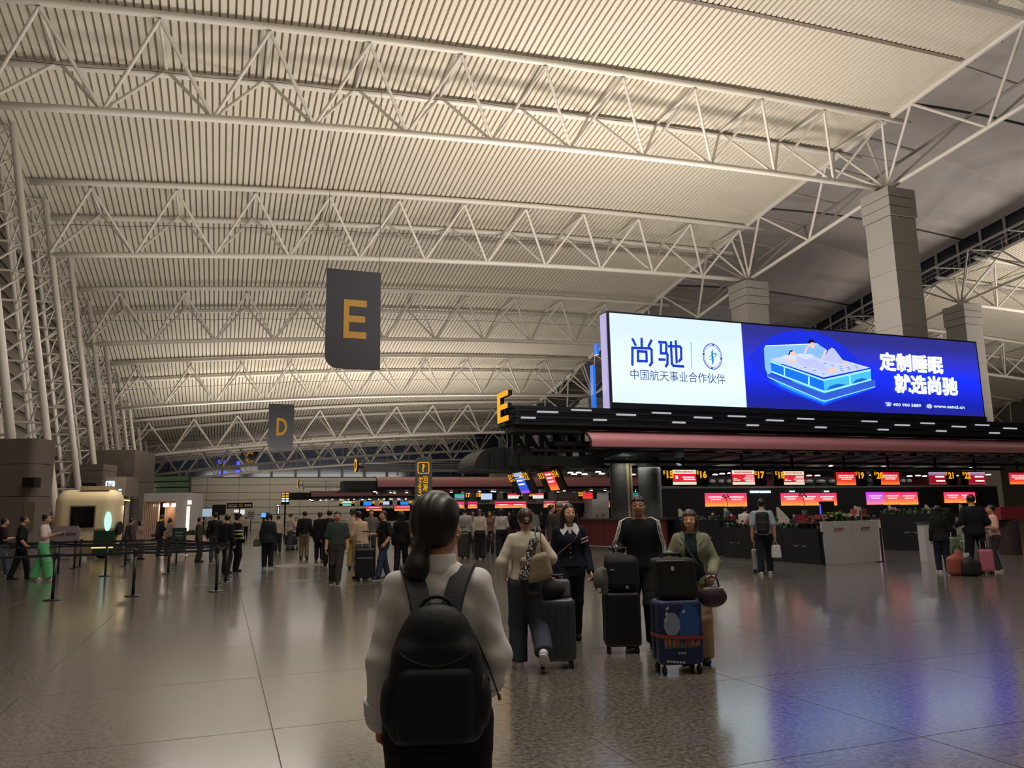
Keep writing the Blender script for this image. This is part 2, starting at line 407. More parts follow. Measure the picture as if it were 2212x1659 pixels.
# ---- longitudinal bracing along the pillar line and the roof edge beams
def spine_truss(x, edge, label):
    t = thing('spine_truss', label, 'truss', (x, 48.7, zb(38.4, 48.7)))
    mb = MB(); ys = np.linspace(6.5, 105.1, 30); mb.tube([(edge, y, zr(edge, y)-.1) for y in ys], .2, 8); part('edge_beam', mb, STEEL, t, world=True, smooth=True)
    sgn = 1 if x < 50 else -1
    for k in range(2, 9):
        ya, yb_ = KY[k], KY[k+1]; A, Bq = Vector((x, ya, zb(38.4, ya))), Vector((x, yb_, zb(38.4, yb_)))
        rod('bottom_chord', A, Bq, .14, STEEL, t)
        for f in (0, .25, .5, .75):
            f2 = f + .25; E1 = lambda f_: Vector((edge, ya + (yb_-ya)*f_, zr(edge, ya + (yb_-ya)*f_) - .2)); E2 = lambda f_: E1(f_) + Vector((sgn*4.2, 0, -.3))
            Cc = lambda f_: A.lerp(Bq, f_)
            if f in (0, .5): rod('brace', Cc(f), E1(f2), .09, STEEL, t); rod('brace', Cc(f), E2(f2), .08, STEEL_DIM, t)
            else: rod('brace', E1(f), Cc(f2), .09, STEEL, t); rod('brace', E2(f), Cc(f2), .08, STEEL_DIM, t)
            rod('cross_tie', E1(f2), E2(f2), .07, STEEL_DIM, t)
        rod('brace', A, E1(0), .09, STEEL, t)
    mb = MB(); mb.tube([(edge + sgn*4.2, y, zr(edge, y)-.5) for y in ys], .1, 8); part('inner_chord', mb, STEEL_DIM, t, world=True, smooth=True)
    # maintenance walkway rail with lamps along the edge
    mb = MB()
    for dz in (.35, .75): mb.tube([(edge+sgn*.5, y, zr(edge, y)+dz) for y in ys], .04, 5)
    for y in np.arange(8, 104, 1.6): mb.tube([(edge+sgn*.5, y, zr(edge, y)-.1), (edge+sgn*.5, y, zr(edge, y)+.8)], .035, 5)
    part('walkway_rail', mb, STEEL_DIM, t, world=True)
spine_truss(38.4, 37.1, 'long white lattice girder running along the heads of the near pillar row')
spine_truss(61.5, 62.8, 'long white lattice girder along the heads of the second pillar row')
# ---- grey membrane roof over the spine between the two halves, with dark glazed strips at its edges
MEM = mat('grey_membrane', (172, 164, 162), .7, noise=.12, nscale=.35)
GLASS_D = mat('dark_glass', (26, 30, 42), .12, spec=.6)
mb = MB(); rows = []
for y in np.linspace(-7.6, 119, 73):
    k = max(j for j in range(len(KY)-1) if KY[j] <= y); f = (y-KY[k])/(KY[k+1]-KY[k]); fold = 1.6*abs(f-.5)*2
    rows.append([(x, y, zr(37, y) + 2.6 + (2.2 - fold)*math.sin(PI*(x-37.2)/25.5)) for x in np.linspace(37.2, 62.7, 13)])
mb.sheet(rows); mem = struct('ceiling_membrane', mb, MEM, smooth=False)
for k in range(2, 10):
    b = MB(); b.tube([(x, KY[k], zr(37, KY[k]) + 2.55 + .6*math.sin(PI*(x-37.2)/25.5)) for x in np.linspace(37.2, 62.7, 13)], .07, 6)
    struct('membrane_seam', b, DARK, mem)
for sx, nm in ((37.05, 'window_1'), (62.85, 'window_2')):
    mb = MB(); mb.sheet([[(sx, y, zr(37, y)+.1), (sx, y, zr(37, y)+2.65)] for y in YS if y < 120]); w = struct(nm, mb, GLASS_D)
    fm = MB(); d = .12 if sx < 50 else -.12
    for y in np.arange(0, 118, 2.35): fm.cbox((sx+d, y, zr(37, y)+1.4), (.14, .2, 2.5))
    struct('window_mullion', fm, STEEL_DIM, w)['kind'] = 'stuff'
# ---- left facade: leaning glass wall, thin rails, lattice masts
GLASS_L = mat('brown_night_glass', (112, 100, 91), .4, spec=.5, noise=.1, nscale=.3)
def xf(z): return -7.0 - .170*z          # line of the front chords
mb = MB(); mb.sheet([[(xf(z)-2.9, y, z) for z in (0, 6, 12, 18, 25)] for y in (-30, 40, 134)]); wl = struct('wall_left', mb, GLASS_L)
rl = mat('thin_black_rail', (14, 12, 12), .6)
for k in range(22):
    z = 1.2 + k*.95; b = MB(); b.box((xf(z)-2.8, 20, z), (xf(z)-2.72, 132, z+.07)); struct('glazing_rail', b, rl, wl)
def mast(y, label, full):
    zt = zr(-10, y) - .3; t = thing('lattice_mast', label, 'mast', (xf(0), y, 0), 0, 'leaning lattice masts of the glass facade')
    fr = lambda z: Vector((xf(z), y, z)); bk = lambda z: Vector((xf(z) - 1.9 - .0*z, y, z)); b2 = lambda z: Vector((xf(z) - .95, y + 1.2, z))
    rod('front_chord', fr(0), fr(zt), .17, STEEL, t, 10); rod('back_chord', bk(0), bk(zt+1), .14, STEEL, t, 10); rod('back_chord', b2(0), b2(zt+.4), .1, STEEL, t)
    n = int(zt/1.45); zs = np.linspace(.4, zt, n+1); st = MB()
    for i, z in enumerate(zs):
        segs = [(fr(z), bk(z), .055)]
        if i < n: segs += [(fr(zs[i+1]), bk(z), .06), (b2(z), fr(zs[i+1]), .045)]
        for p, q, r in segs:
            if full: rod('lattice_bar', p, q, r, STEEL, t, 6)
            else: st.tube([p, q], r, 5, cap=False)
    if st.v: part('lattice', st, STEEL, t, world=True)['kind'] = 'stuff'
    mb = MB(); mb.cbox((0, 0, .15), (.7, .7, .3)); part('base_plate', mb, STEEL_DIM, t)
ML = ['lattice mast at the left edge of the photo, nearest one', 'tall white lattice mast left of the food trailer, tube beside the dark pier',
      'white lattice mast landing behind the small dark box above the trailer', 'third white lattice mast along the glass facade', 'fourth white lattice mast along the glass facade',
      'fifth white lattice mast along the glass facade', 'sixth lattice mast, close to the far end of the facade', 'far lattice mast beside the end of a roof truss',
      'last but one lattice mast of the facade', 'last lattice mast of the facade, by the dark end windows']
for i, l in enumerate(ML): mast(34.6 + 7.05*i, l, i < 5)
# ---- end wall: stone courses below, dark windows above
ENDY = 132.0
SW = mat('end_wall_stone', (142, 134, 118), .5, noise=.06, nscale=.4); SJ = mat('end_wall_joint', (70, 66, 58), .8)
mb = MB(); mb.box((-12, ENDY+.12, 0), (64, ENDY+.5, 8.3)); we = struct('wall_end', mb, SJ)
z = 0.0; me_s = None
rowh = 8.3/7
for r in range(7):
    for c in range(16):
        xa = -12 + c*4.75; b = MB(); b.box((0, 0, 0), (4.70, .14, rowh-.09))
        if me_s is None: me_s = b.mesh('wall_panel', SW)
        link('wall_panel', me_s, we, (xa, ENDY, r*rowh + .02))
mb = MB(); mb.box((-12, ENDY+.3, 8.3), (64, ENDY+.4, 17)); wn = struct('window_3', mb, mat('night_window', (44, 52, 74), .2, spec=.6, noise=.3, nscale=.12))
for c in range(20):
    b = MB(); x = -12 + c*3.8; b.box((x, ENDY, 8.3), (x+.35, ENDY+.32, 17)); struct('mullion', b, mat('dim_mullion', (70, 68, 66), .6), wn)
for k in range(4):
    b = MB(); b.box((-12, ENDY+.05, 9.7+k*1.6), (64, ENDY+.3, 9.82+k*1.6)); struct('transom', b, MATS['dim_mullion'], wn)
mb = MB(); mb.box((-12, ENDY-.1, 8.25), (64, ENDY+.5, 8.42)); struct('trim_2', mb, BLACK)
mb = MB(); mb.box((-40, ENDY+.5, 0), (-12, ENDY+.8, 26)); mb.box((64, ENDY+.5, 0), (110, ENDY+.8, 26)); struct('wall_end_sides', mb, DARK)
mb = MB(); mb.box((-12, ENDY+.45, 15), (64, ENDY+.8, 20)); struct('wall_end_top', mb, DARK)
# blue lit sign outside, behind the end windows
bl = glow('blue_lamp', (60, 70, 255), 2.2)
t = thing('blue_sign', 'blue lit lettering in the end windows left of the hanging C sign', 'sign', (onY(495, 1010, ENDY).x, ENDY+.25, 9))
for (u, v, w, h) in ((478, 998, 14, 8), (515, 1000, 8, 8), (480, 1021, 20, 7), (514, 1020, 10, 9)):
    p = onY(u, v, ENDY+.28); mb = MB(); mb.box((p.x-w*.035, ENDY+.22, p.z-h*.035), (p.x+w*.035, ENDY+.29, p.z+h*.035)); part('blue_light', mb, bl, t, world=True)
# ---- back wall behind camera and right side so that light bounces as in a closed hall
mb = MB(); mb.box((-14, -29, 0), (110, -28.6, 27)); struct('wall_back', mb, mat('plain_wall', (120, 112, 102), .8))
mb = MB(); mb.box((107, -29, 0), (107.4, 134, 27)); struct('wall_right', mb, MATS['plain_wall'])
# ================================================================ CHECK-IN ISLANDS
PINK = mat('rose_canopy', (186, 122, 130), .32, spec=.6)
NAVYB = mat('blue_black_slat', (30, 34, 44), .5)
YEL = glow('yellow_letter', (255, 178, 10), .95)
LAMP = glow('downlight_glow', (255, 240, 214), 7.0)
STRIP = glow('strip_light', (222, 222, 226), .62)
GREY_RAIL = mat('grey_rail', (128, 126, 122), .45)
RX, RZ = Vector((1, 0, 0)), Vector((0, 0, 1))
def place_rect(u0, v0, u1, v1, Y):
    a, b = onY(u0, v1, Y), onY(u1, v0, Y); c = onY((u0+u1)/2, (v0+v1)/2, Y)
    return c, abs(b.x-a.x), abs(onY((u0+u1)/2, v0, Y).z - onY((u0+u1)/2, v1, Y).z)
def letter_poly(ch):
    if ch == 'E': return [[(0,0),(1,0),(1,.17),(.24,.17),(.24,.42),(.94,.42),(.94,.585),(.24,.585),(.24,.83),(1,.83),(1,1),(0,1)]]
    out = []; n = 14
    a0, a1 = (-PI/2, PI/2) if ch == 'D' else (.78*PI/3.2, 2*PI-.78*PI/3.2)
    P = lambda r, a: (.5 + r[0]*math.cos(a), .5 + r[1]*math.sin(a)) if ch == 'C' else (.35 + r[0]*math.cos(a), .5 + r[1]*math.sin(a))
    ro, ri = ((.52, .5), (.34, .33)) if ch == 'C' else ((.65, .5), (.44, .33))
    for i in range(n):
        b0, b1 = a0 + (a1-a0)*i/n, a0 + (a1-a0)*(i+1)/n
        out.append([P(ri, b0), P(ro, b0), P(ro, b1), P(ri, b1)])
    if ch == 'D': out += [[(0,0),(.22,0),(.22,1),(0,1)], [(.22,0),(.36,0),(.36,.17),(.22,.17)], [(.22,.83),(.36,.83),(.36,1),(.22,1)]]
    return out
def letter(name, ch, c, right, up, w, h, th, m, parent):
    mb = MB(); right, up = Vector(right), Vector(up); o = Vector(c) - right*w/2 - up*h/2
    for p in letter_poly(ch): mb.prism([(x*w, y*h) for x, y in p], o, right, up, th)
    return part(name, mb, m, parent, world=True)
# ---- island E: slatted sign band with yellow E on its end
Y0 = 30.0; XE = 11.1; XEND = 47.0; ZB, ZT = 5.33, 6.16
t = thing('sign_band', 'long blue-black slatted band under the billboard, dotted with short light strips', 'sign band', ((XE+XEND)/2, Y0+.8, ZB))
ns = 6; hs = (ZT-ZB)/ns
path = [(XEND, 0), (XE+.5, 0)] + [(XE+.5-.5*math.sin(a), .5-.5*math.cos(a)) for a in np.linspace(.2, PI/2, 6)] + [(XE, 1.5)]
for i in range(ns):
    mb = MB(); z0, z1 = ZB + i*hs, ZB + (i+1)*hs - .022; off = .04*(i % 2)
    outer = [(x, Y0 + y + off*(1 if y < .4 else 0)) for x, y in path]; inner = [(XEND, Y0+1.5)]
    poly = outer + inner
    n = len(poly); mb.add([(x, y, z0) for x, y in poly] + [(x, y, z1) for x, y in poly], [tuple(range(n))[::-1], tuple(range(n, 2*n))] + [(k, (k+1) % n, (k+1) % n+n, k+n) for k in range(n)])
    part('fascia_slat', mb, NAVYB, t, world=True)
for x, y, w in [(865,293,190),(1175,277,180),(687,347,130),(1587,320,175),(1912,304,170),(1347,368,120),(2073,392,115)]:
    mb = MB(); a, b = onY(980+(x-w/2)/4.254, 820+y/4.254, Y0-.03), onY(980+(x+w/2)/4.254, 820+y/4.254, Y0-.03)
    mb.box((a.x, Y0-.05, a.z-.035), (b.x, Y0+.05, a.z+.035)); part('light_strip', mb, STRIP, t, world=True)
for x, y, w in [(443,622,62),(568,596,90),(740,590,90),(937,611,85),(823,636,58),(1093,603,85),(1172,647,55),(1420,616,78),(1590,635,73),(1492,659,50),(1718,626,70),(1880,643,68),(1790,666,48),(1998,635,70),(2143,652,65),(2063,676,48)]:
    if x < 600 and y < 600 and x > 560: pass
    mb = MB(); a, b = onY(1280+(x-w/2)/2.373, 650+y/2.373, Y0-.03), onY(1280+(x+w/2)/2.373, 650+y/2.373, Y0-.03)
    mb.box((a.x, Y0-.05, a.z-.035), (b.x, Y0+.05, a.z+.035)); part('light_strip', mb, STRIP, t, world=True)
def gate_letter(ch, Xf, u, v0, v1, yw, label, bold=1.0):
    a, b = onX(u, v0, Xf), onX(u, v1, Xf); h = a.z - b.z; Yc = a.y
    t = thing('gate_letter', label, 'letter sign', (Xf, Yc, b.z))
    letter('letter_face', ch, (Xf, Yc, b.z+h/2), (0,-1,0), RZ, yw, h, .03, YEL, t)
    mb = MB(); right = Vector((0,-1,0)); o = Vector((Xf+.02, Yc+yw/2, b.z))
    for p in letter_poly(ch): mb.prism([(x*yw, y*h) for x, y in p], o + Vector((.16,0,0)), right, RZ, .17)
    part('letter_body', mb, BLACK, t, world=True)
    mb = MB(); mb.box((Xf+.1, Yc-.08, b.z+h*.3), (Xf+.7, Yc+.08, b.z+h*.42)); part('bracket', mb, BLACK, t, world=True)
gate_letter('E', XE-.25, 1086, 847, 912, 1.3, 'yellow lit letter E standing on the end of the slatted band')
# ---- billboard standing on the band
c0, c1, c2, c3 = onY(1317, 674, Y0), onY(1322, 867, Y0), onY(2107, 741, Y0), onY(2124, 899, Y0)
bx0, bx1 = c0.x, c2.x; bz0, bz1 = 6.42, 10.5; bxm = onY(1607, 790, Y0).x
t = thing('billboard', 'huge lit billboard, white at left and blue with a bed at right', 'billboard', ((bx0+bx1)/2, Y0+.4, ZT))
mb = MB(); mb.box((bx0-.12, Y0+.06, bz0-.3), (bx1+.15, Y0+.7, bz1+.1)); part('frame', mb, mat('billboard_frame', (28, 34, 42), .4), t, world=True)
mb = MB(); mb.box((bx0-.12, Y0-.02, bz0-.28), (bx1+.15, Y0+.06, bz0-.02)); part('lower_rail', mb, MATS['billboard_frame'], t, world=True)
def panel_white():
    return glow_ramp('lit_white_panel', [(0, (206, 224, 240)), (.45, (222, 242, 248)), (1, (206, 226, 242))], 1.22, 'Z', .3)
BLUEP = glow_ramp('lit_blue_panel', [(0, (30, 34, 110)), (.25, (20, 28, 150)), (.55, (16, 40, 225)), (.8, (40, 44, 165)), (1, (38, 40, 120))], 1.5, 'Z', .18)
mb = MB(); mb.box((bx0, Y0, bz0), (bxm, Y0+.05, bz1)); part('white_panel', mb, panel_white(), t, world=True)
mb = MB(); mb.box((bxm+.02, Y0, bz0-.1), (bx1, Y0+.05, bz1)); bp_ = part('blue_panel', mb, BLUEP, t, world=True, label='blue illuminated panel with the picture of a bed')
mb = MB(); mb.box((bx0-.2, Y0+.1, bz0-.3), (bx0-.13, Y0+.6, bz1)); part('edge_light', mb, glow('violet_edge', (196, 186, 240), .8), t, world=True)
mb = MB(); mb.box((bx0-.34, Y0+1.2, bz0-.22), (bx0-.22, Y0+1.5, bz0+1.9)); mb.box((bx0-.1, Y0+1.2, bz0+2.4), (bx0, Y0+1.5, bz0+2.9)); part('blue_side_light', mb, glow('blue_edge', (30, 120, 240), .9), t, world=True)
# printed matter on the white half (flat print)
WB = glow('brand_blue', (28, 62, 205), 1.0); WG = glow('text_grey_blue', (38, 72, 150), .9); WL = glow('pale_line', (160, 195, 225), 1.0)
def bb(u, v): p = onY(u, v, Y0-.012); return p
def stroke(mbx, pts, w):
    P = [bb(1320 + x/7.373, 680 + y/7.373) for x, y in pts]; W = w
    for a, b in zip(P, P[1:]):
        d = (b-a).normalized(); n = Vector((-d.z, 0, d.x))*W/2; e = d*W*.45
        mbx.add([a-n-e, b-n+e, b+n+e, a+n-e], [(0,1,2,3)])
S1 = [[(345,392),(388,478)],[(486,385),(488,515)],[(640,412),(600,495)],[(340,790),(340,525),(620,535),(645,560),(650,760),(620,805)],[(428,580),(562,588),(568,740),(430,735),(428,580)]]
S2 = [[(768,435),(868,440),(880,465),(878,585)],[(793,478),(795,612),(890,615),(900,640),(898,780),(875,818)],[(772,712),(855,715)],
      [(955,438),(958,560),(970,780),(995,812),(1148,822)],[(1030,425),(1045,755)],[(922,500),(1095,505),(1115,530),(1118,700),(1085,738)]]
mb = MB()
for s in S1 + S2: stroke(mb, s, .125)
part('brand_characters', mb, WB, t, world=True)
mb = MB(); stroke(mb, [(1272,440),(1288,848)], .05); part('divider', mb, WL, t, world=True)
cE = bb(1320+1615/7.373, 680+663/7.373); mb = MB(); R0, R1, n = .62, .53, 48
for i in range(n):
    a, b = 2*PI*i/n, 2*PI*(i+1)/n; kx, kz = .80*R1/.53*.98, 1.0
    q = lambda r, a_: (cE.x + .86*r*1.02*math.cos(a_), Y0-.012, cE.z + r*math.sin(a_)*1.02)
    mb.add([q(.50, a), q(.62, a), q(.62, b), q(.50, b)], [(0,1,2,3)])
part('emblem_ring', mb, WB, t, world=True)
mb = MB()
for i in range(44):
    if i % 11 == 10: continue
    a = 2*PI*i/44; r = .56; d = Vector((-math.sin(a)*.86, 0, math.cos(a))).normalized(); e = Vector((math.cos(a)*.86, 0, math.sin(a)))
    c = Vector((cE.x, Y0-.018, cE.z)) + e*r; mb.add([c-d*.022-e*.035, c+d*.022-e*.035, c+d*.022+e*.035, c-d*.022+e*.035], [(0,1,2,3)])
part('emblem_marks', mb, glow('emblem_white', (225, 240, 248), 1.4), t, world=True)
mb = MB(); z = lambda x, y: (cE.x + x, Y0-.02, cE.z + y)
mb.add([z(-.06,.20), z(.03,.36), z(.05,-.22), z(.02,-.34), z(-.05,-.40)], [(0,1,2,3,4)])
for i in range(20):
    a, b = 2*PI*i/20, 2*PI*(i+1)/20
    def el(a_, r): x, y = .27*r*math.cos(a_), .09*r*math.sin(a_)*1.1; return z(x*.85-y*.5, x*.55+y*.85)
    if not 8 <= i <= 10: mb.add([el(a,.72), el(a,1), el(b,1), el(b,.72)], [(0,1,2,3)])
part('emblem_figure', mb, glow('emblem_blue', (36, 130, 225), 1.0), t, world=True)
cc = bb(1320+1082/7.373, 680+985/7.373); a, b = bb(1320+332/7.373, 800), bb(1320+1832/7.373, 800)
text('slogan_small', '中国航天事业合作伙伴', (cc.x, Y0-.0, cc.z), RX, RZ, WG, t, width=b.x-a.x, height=.49, th=.015)
# picture on the blue half: bed with two sleepers, flat layers a few millimetres apart
def poly(name, pts, m, lay, sc=7.373, u0=1600, v0=700):
    mb = MB(); P = []
    for x, y in pts: p = onY(u0 + x/sc, v0 + y/sc, Y0 - .006*lay); P.append(p)
    mb.add(P, [tuple(range(len(P)))]); return part(name, mb, m, t, world=True)
gl = lambda n, c, e=1.4: glow('bill_'+n, c, e)
poly('moon_halo', [(130,530),(300,340),(480,200),(700,120),(950,100),(1200,130),(1450,220),(1680,390),(1850,560),(1900,640),(1600,900),(1000,980),(500,900),(220,720)], gl('halo', (24, 44, 208), 1.25), 1)
poly('bed_glow', [(440,900),(1000,900),(1700,900),(2130,1010),(1900,1110),(1560,1210),(1330,1300),(1150,1230),(850,1120),(600,1010)], gl('glow', (20, 70, 238), 1.3), 2)
poly('bed_glow_inner', [(520,890),(1000,930),(1700,930),(2090,1010),(1880,1080),(1560,1170),(1330,1262),(1150,1195),(860,1085),(640,980)], gl('glowi', (46, 140, 246), 1.3), 3)
poly('headboard', [(370,380),(395,345),(1210,310),(1260,335),(1300,420),(1500,560),(560,640),(480,780),(430,810),(385,690)], gl('head', (120, 170, 225)), 3)
poly('headboard_rim', [(390,352),(395,340),(1210,308),(1250,325),(1210,322),(400,356)], gl('rim', (190, 230, 250)), 4)
poly('bed_plinth', [(425,815),(470,790),(1330,1110),(2140,880),(2148,990),(1350,1215),(1280,1205),(470,870)], gl('plinth', (44, 84, 190)), 4)
poly('plinth_rim', [(425,812),(435,835),(1290,1205),(1350,1215),(2145,990),(2145,1005),(1350,1232),(1285,1222),(460,865),(422,830)], gl('rimb', (120, 205, 250)), 5)
poly('mattress_side', [(470,590),(1320,900),(1335,1085),(490,760)], gl('side', (22, 104, 222)), 5)
poly('mattress_end', [(1320,900),(2070,725),(2080,885),(1335,1085)], gl('end', (66, 172, 232)), 5)
for q in ([(470,585),(1320,880),(2068,715),(2070,745),(1320,905),(475,610)], [(490,745),(1335,1065),(2080,870),(2080,895),(1335,1095),(490,770)],
          [(683,680),(705,688),(708,825),(690,818)], [(1070,830),(1095,840),(1100,975),(1075,965)], [(1725,815),(1745,810),(1755,970),(1735,975)]):
    poly('mattress_light', q, gl('mlight', (140, 225, 252), 1.5), 6)
poly('mattress_arch', [(1350,1070),(1420,990),(1540,950),(1700,965),(1620,990),(1460,1045)], gl('arch', (20, 90, 190)), 6)
poly('mattress_arch', [(1770,960),(1830,890),(1930,860),(2030,880),(1960,910)], gl('arch', (20, 90, 190)), 6)
poly('mattress_top', [(470,570),(560,535),(1180,470),(1640,575),(2060,695),(1320,850)], gl('top', (176, 188, 226)), 6)
for q in ((1030,690),(1175,740),(1320,790),(1590,670),(1600,705),(1610,740),(1710,690),(1730,715),(1830,665),(1850,695),(1460,660),(1340,625)):
    poly('mattress_dimple', [(q[0]-32,q[1]),(q[0],q[1]-10),(q[0]+32,q[1]),(q[0],q[1]+11)], gl('dimple', (120, 132, 190)), 7)
SK = gl('skin', (226, 178, 160)); HR = gl('hair', (24, 26, 34), .6); CL = gl('cloth', (170, 176, 220)); CB = gl('clothb', (120, 168, 226))
poly('pillow', [(640,530),(700,495),(800,490),(960,470),(1120,480),(1180,510),(1100,545),(900,560),(720,560)], gl('pillow', (186, 200, 236)), 7)
poly('sleeper_body', [(880,500),(1030,560),(1150,545),(1300,640),(1400,720),(1380,760),(1280,730),(1150,690),(980,650),(900,600)], CL, 8)
poly('sleeper_arm', [(740,530),(790,570),(900,590),(880,615),(800,605),(735,565)], SK, 9)
poly('sleeper_head', [(775,470),(800,430),(850,430),(885,490),(865,520),(820,510)], SK, 9)
poly('sleeper_hair', [(755,490),(775,435),(810,412),(840,425),(790,450),(775,490)], HR, 10)
poly('sleeper_foot', [(1380,755),(1400,715),(1490,690),(1520,710),(1500,745),(1430,775)], SK, 9)
poly('sitter_legs', [(1280,560),(1350,520),(1400,410),(1450,375),(1490,395),(1640,590),(1620,635),(1480,610)], CL, 8)
poly('sitter_body', [(1110,460),(1200,390),(1270,345),(1360,400),(1380,430),(1300,555),(1200,530)], CB, 9)
poly('sitter_arm', [(1005,465),(1030,390),(1080,335),(1110,345),(1060,395),(1040,460)], SK, 9)
poly('sitter_arm', [(1335,415),(1370,420),(1340,500),(1300,558),(1280,550),(1310,490)], SK, 10)
poly('sitter_head', [(1090,330),(1110,285),(1170,290),(1185,345),(1160,390),(1130,370)], SK, 10)
poly('sitter_hair', [(1068,300),(1085,255),(1120,237),(1160,255),(1170,300),(1130,290),(1100,310)], HR, 11)
poly('sitter_foot', [(1625,640),(1650,615),(1710,635),(1690,650),(1640,655)], SK, 9)
WT = glow('white_lettering', (214, 232, 252), 1.5)
def bill_text(name, s, u0, v0, u1, v1, bold=.0):
    c = onY((u0+u1)/2, (v0+v1)/2, Y0); a, b = onY(u0, v0, Y0), onY(u1, v1, Y0)
    sh = (onY(u1, (v0+v1)/2, Y0) - onY(u0, (v0+v1)/2, Y0)).length
    h = onY((u0+u1)/2, v0, Y0).z - onY((u0+u1)/2, v1, Y0).z
    text(name, s, (c.x, Y0, c.z), RX, (.07, 0, 1), WT, t, width=sh, height=h, th=.03, bold=bold)
    if name == 'slogan_line':
        o = t.children[-1] if t.children[-1].name.startswith(name) else [x for x in t.children if x.name.startswith(name)][-1]; me = o.data; V = [v.co.copy() for v in me.vertices]; Fc = [tuple(p_.vertices) for p_ in me.polygons]; k = len(V); vs = []; fs = []
        for q, (dx, dz) in enumerate(((-.035,0),(.035,0),(0,.03),(0,-.03),(-.025,.022),(.025,-.022),(.025,.022),(-.025,-.022))): vs += [v + Vector((dx, -.0004*q, dz)) for v in V]; fs += [tuple(i + k*q for i in f_) for f_ in Fc]
        m2 = bpy.data.meshes.new(name); m2.from_pydata([tuple(v) for v in vs], [], fs); m2.materials.append(WT); o.data = m2
def bq(x, y): return 1860 + x/7.9, 730 + y/7.9
u0, v0 = bq(330, 285); u1, v1 = bq(1390, 585); bill_text('slogan_line', '定制睡眠', u0, v0, u1, v1, .014)
u0, v0 = bq(585, 650); u1, v1 = bq(1640, 960); bill_text('slogan_line', '就选尚驰', u0, v0, u1, v1, .014)
u0, v0 = bq(410, 1108); u1, v1 = bq(1018, 1180); bill_text('phone_number', '☎ 400 900 5889', u0, v0, u1, v1, .012)
u0, v0 = bq(1115, 1140); u1, v1 = bq(1760, 1215); bill_text('web_address', '@ www.sanci.cn', u0, v0, u1, v1, .012)
# ---- rose canopy of an island: quarter-round shell
def canopy(label, x0, x1, Yf, depth_, z0, z1):
    t = thing('rose_canopy', label, 'canopy', ((x0+x1)/2, Yf+depth_/2, z0)); prof = [(Yf, z0)]
    for a in np.linspace(0, PI/2, 9): prof.append((Yf + depth_*(1-math.cos(a)), z0 + (z1-z0)*(.25 + .75*math.sin(a))))
    mb = MB(); mb.sheet([[(x, y, z) for y, z in prof] for x in (x0, x1)]); mb.sheet([[(x, y+.05, z-.05) for y, z in prof] for x in (x0, x1)])
    part('shell', mb, PINK, t, world=True, smooth=True)
    mb = MB(); mb.tube([(x0, y, z) for y, z in prof], .05, 6); part('end_trim', mb, BLACK, t, world=True)
    mb = MB(); mb.box((x0, Yf-.02, z0-.06), (x1, Yf+.1, z0)); part('drip_edge', mb, BLACK, t, world=True)
    return t
a, b = onX(1235, 919, 14.6), onX(1276, 967, 14.6)
canopy('dusty rose curved canopy below the billboard and the slatted band', 14.6, 47, b.y, a.y-b.y+.4, 4.40, 5.30)
CYF = b.y
# ---- island body: beams, soffit, frames, downlights
t = t_str = thing('island_structure', 'dark steel structure of the E island, open braced posts at left, slatted soffit with downlights'  , 'steel frame', (14, 32, 3.9))
FR = mat('green_grey_steel', (44, 50, 50), .5)
Yt = 31.6
pu = [(1111, 928, 978), (1137, 930, 984), (1168, 925, 984), (1196, 928, 982), (1228, 925, 980), (1256, 932, 980)]
P = [(onY(u, v0, Yt), onY(u, v1, Yt)) for u, v0, v1 in pu]
for p, q in P:
    mb = MB(); mb.box((p.x-.11, Yt-.11, 3.9), (p.x+.11, Yt+.11, ZB)); part('post', mb, FR, t, world=True)
for i in range(len(P)-1):
    a, b = Vector((P[i][0].x, Yt, ZB-.05)), Vector((P[i+1][0].x, Yt, 4.15)); rod('brace', a, b, .09, FR, t, 6)
mb = MB(); mb.box((P[0][0].x-.2, Yt-.2, 3.72), (P[-1][0].x+1, Yt+.2, 4.12)); part('lower_beam', mb, FR, t, world=True)
mb = MB(); mb.box((XE+.3, Y0+.3, ZB-.28), (14.9, Y0+1.5, ZB-.02)); part('upper_beam', mb, FR, t, world=True)
mb = MB(); mb.box((P[0][0].x, Yt+3.4, 3.9), (P[-1][0].x+2, Yt+3.7, 4.3)); part('rear_beam', mb, FR, t, world=True)
for i in range(0, len(P), 2):
    mb = MB(); x = P[i][0].x + .6; mb.box((x-.1, Yt+3.4, 4.3), (x+.1, Yt+3.6, ZB)); part('rear_post', mb, FR, t, world=True)
# dark rounded end casing left of the frame
a, b = onY(1024, 966, 33.5), onY(1108, 1016, 33.5); t = thing('end_casing', 'black casing with rounded upper corner jutting left from the E island', 'casing', ((a.x+b.x)/2, 33.5, b.z))
prof = rrect(b.x-a.x+1.5, a.z-b.z, (a.z-b.z)*.95, 8, (0,0,0,1)); mb = MB(); mb.prism(prof, (a.x, 36.2, b.z), RX, RZ, 2.7); part('casing_shell', mb, mat('soft_black', (30, 29, 28), .6), t, world=True)
for k in range(3):
    mb = MB(); x = a.x + .75 + k*.75; mb.box((x, 33.38, b.z+.05), (x+.07, 33.5, a.z-.08)); part('casing_rib', mb, DARK, t, world=True)
mb = MB(); mb.box((a.x, 33.3, b.z-.06), (b.x+2, 33.6, b.z+.03)); part('casing_sill', mb, FR, t, world=True)
t = t_str
SOF = mat('slate_soffit', (84, 96, 112), .6)
mb = MB(); mb.box((13.5, Y0+.9, 4.55), (47, 44, 4.75)); part('soffit_board', mb, DARK, t, world=True)
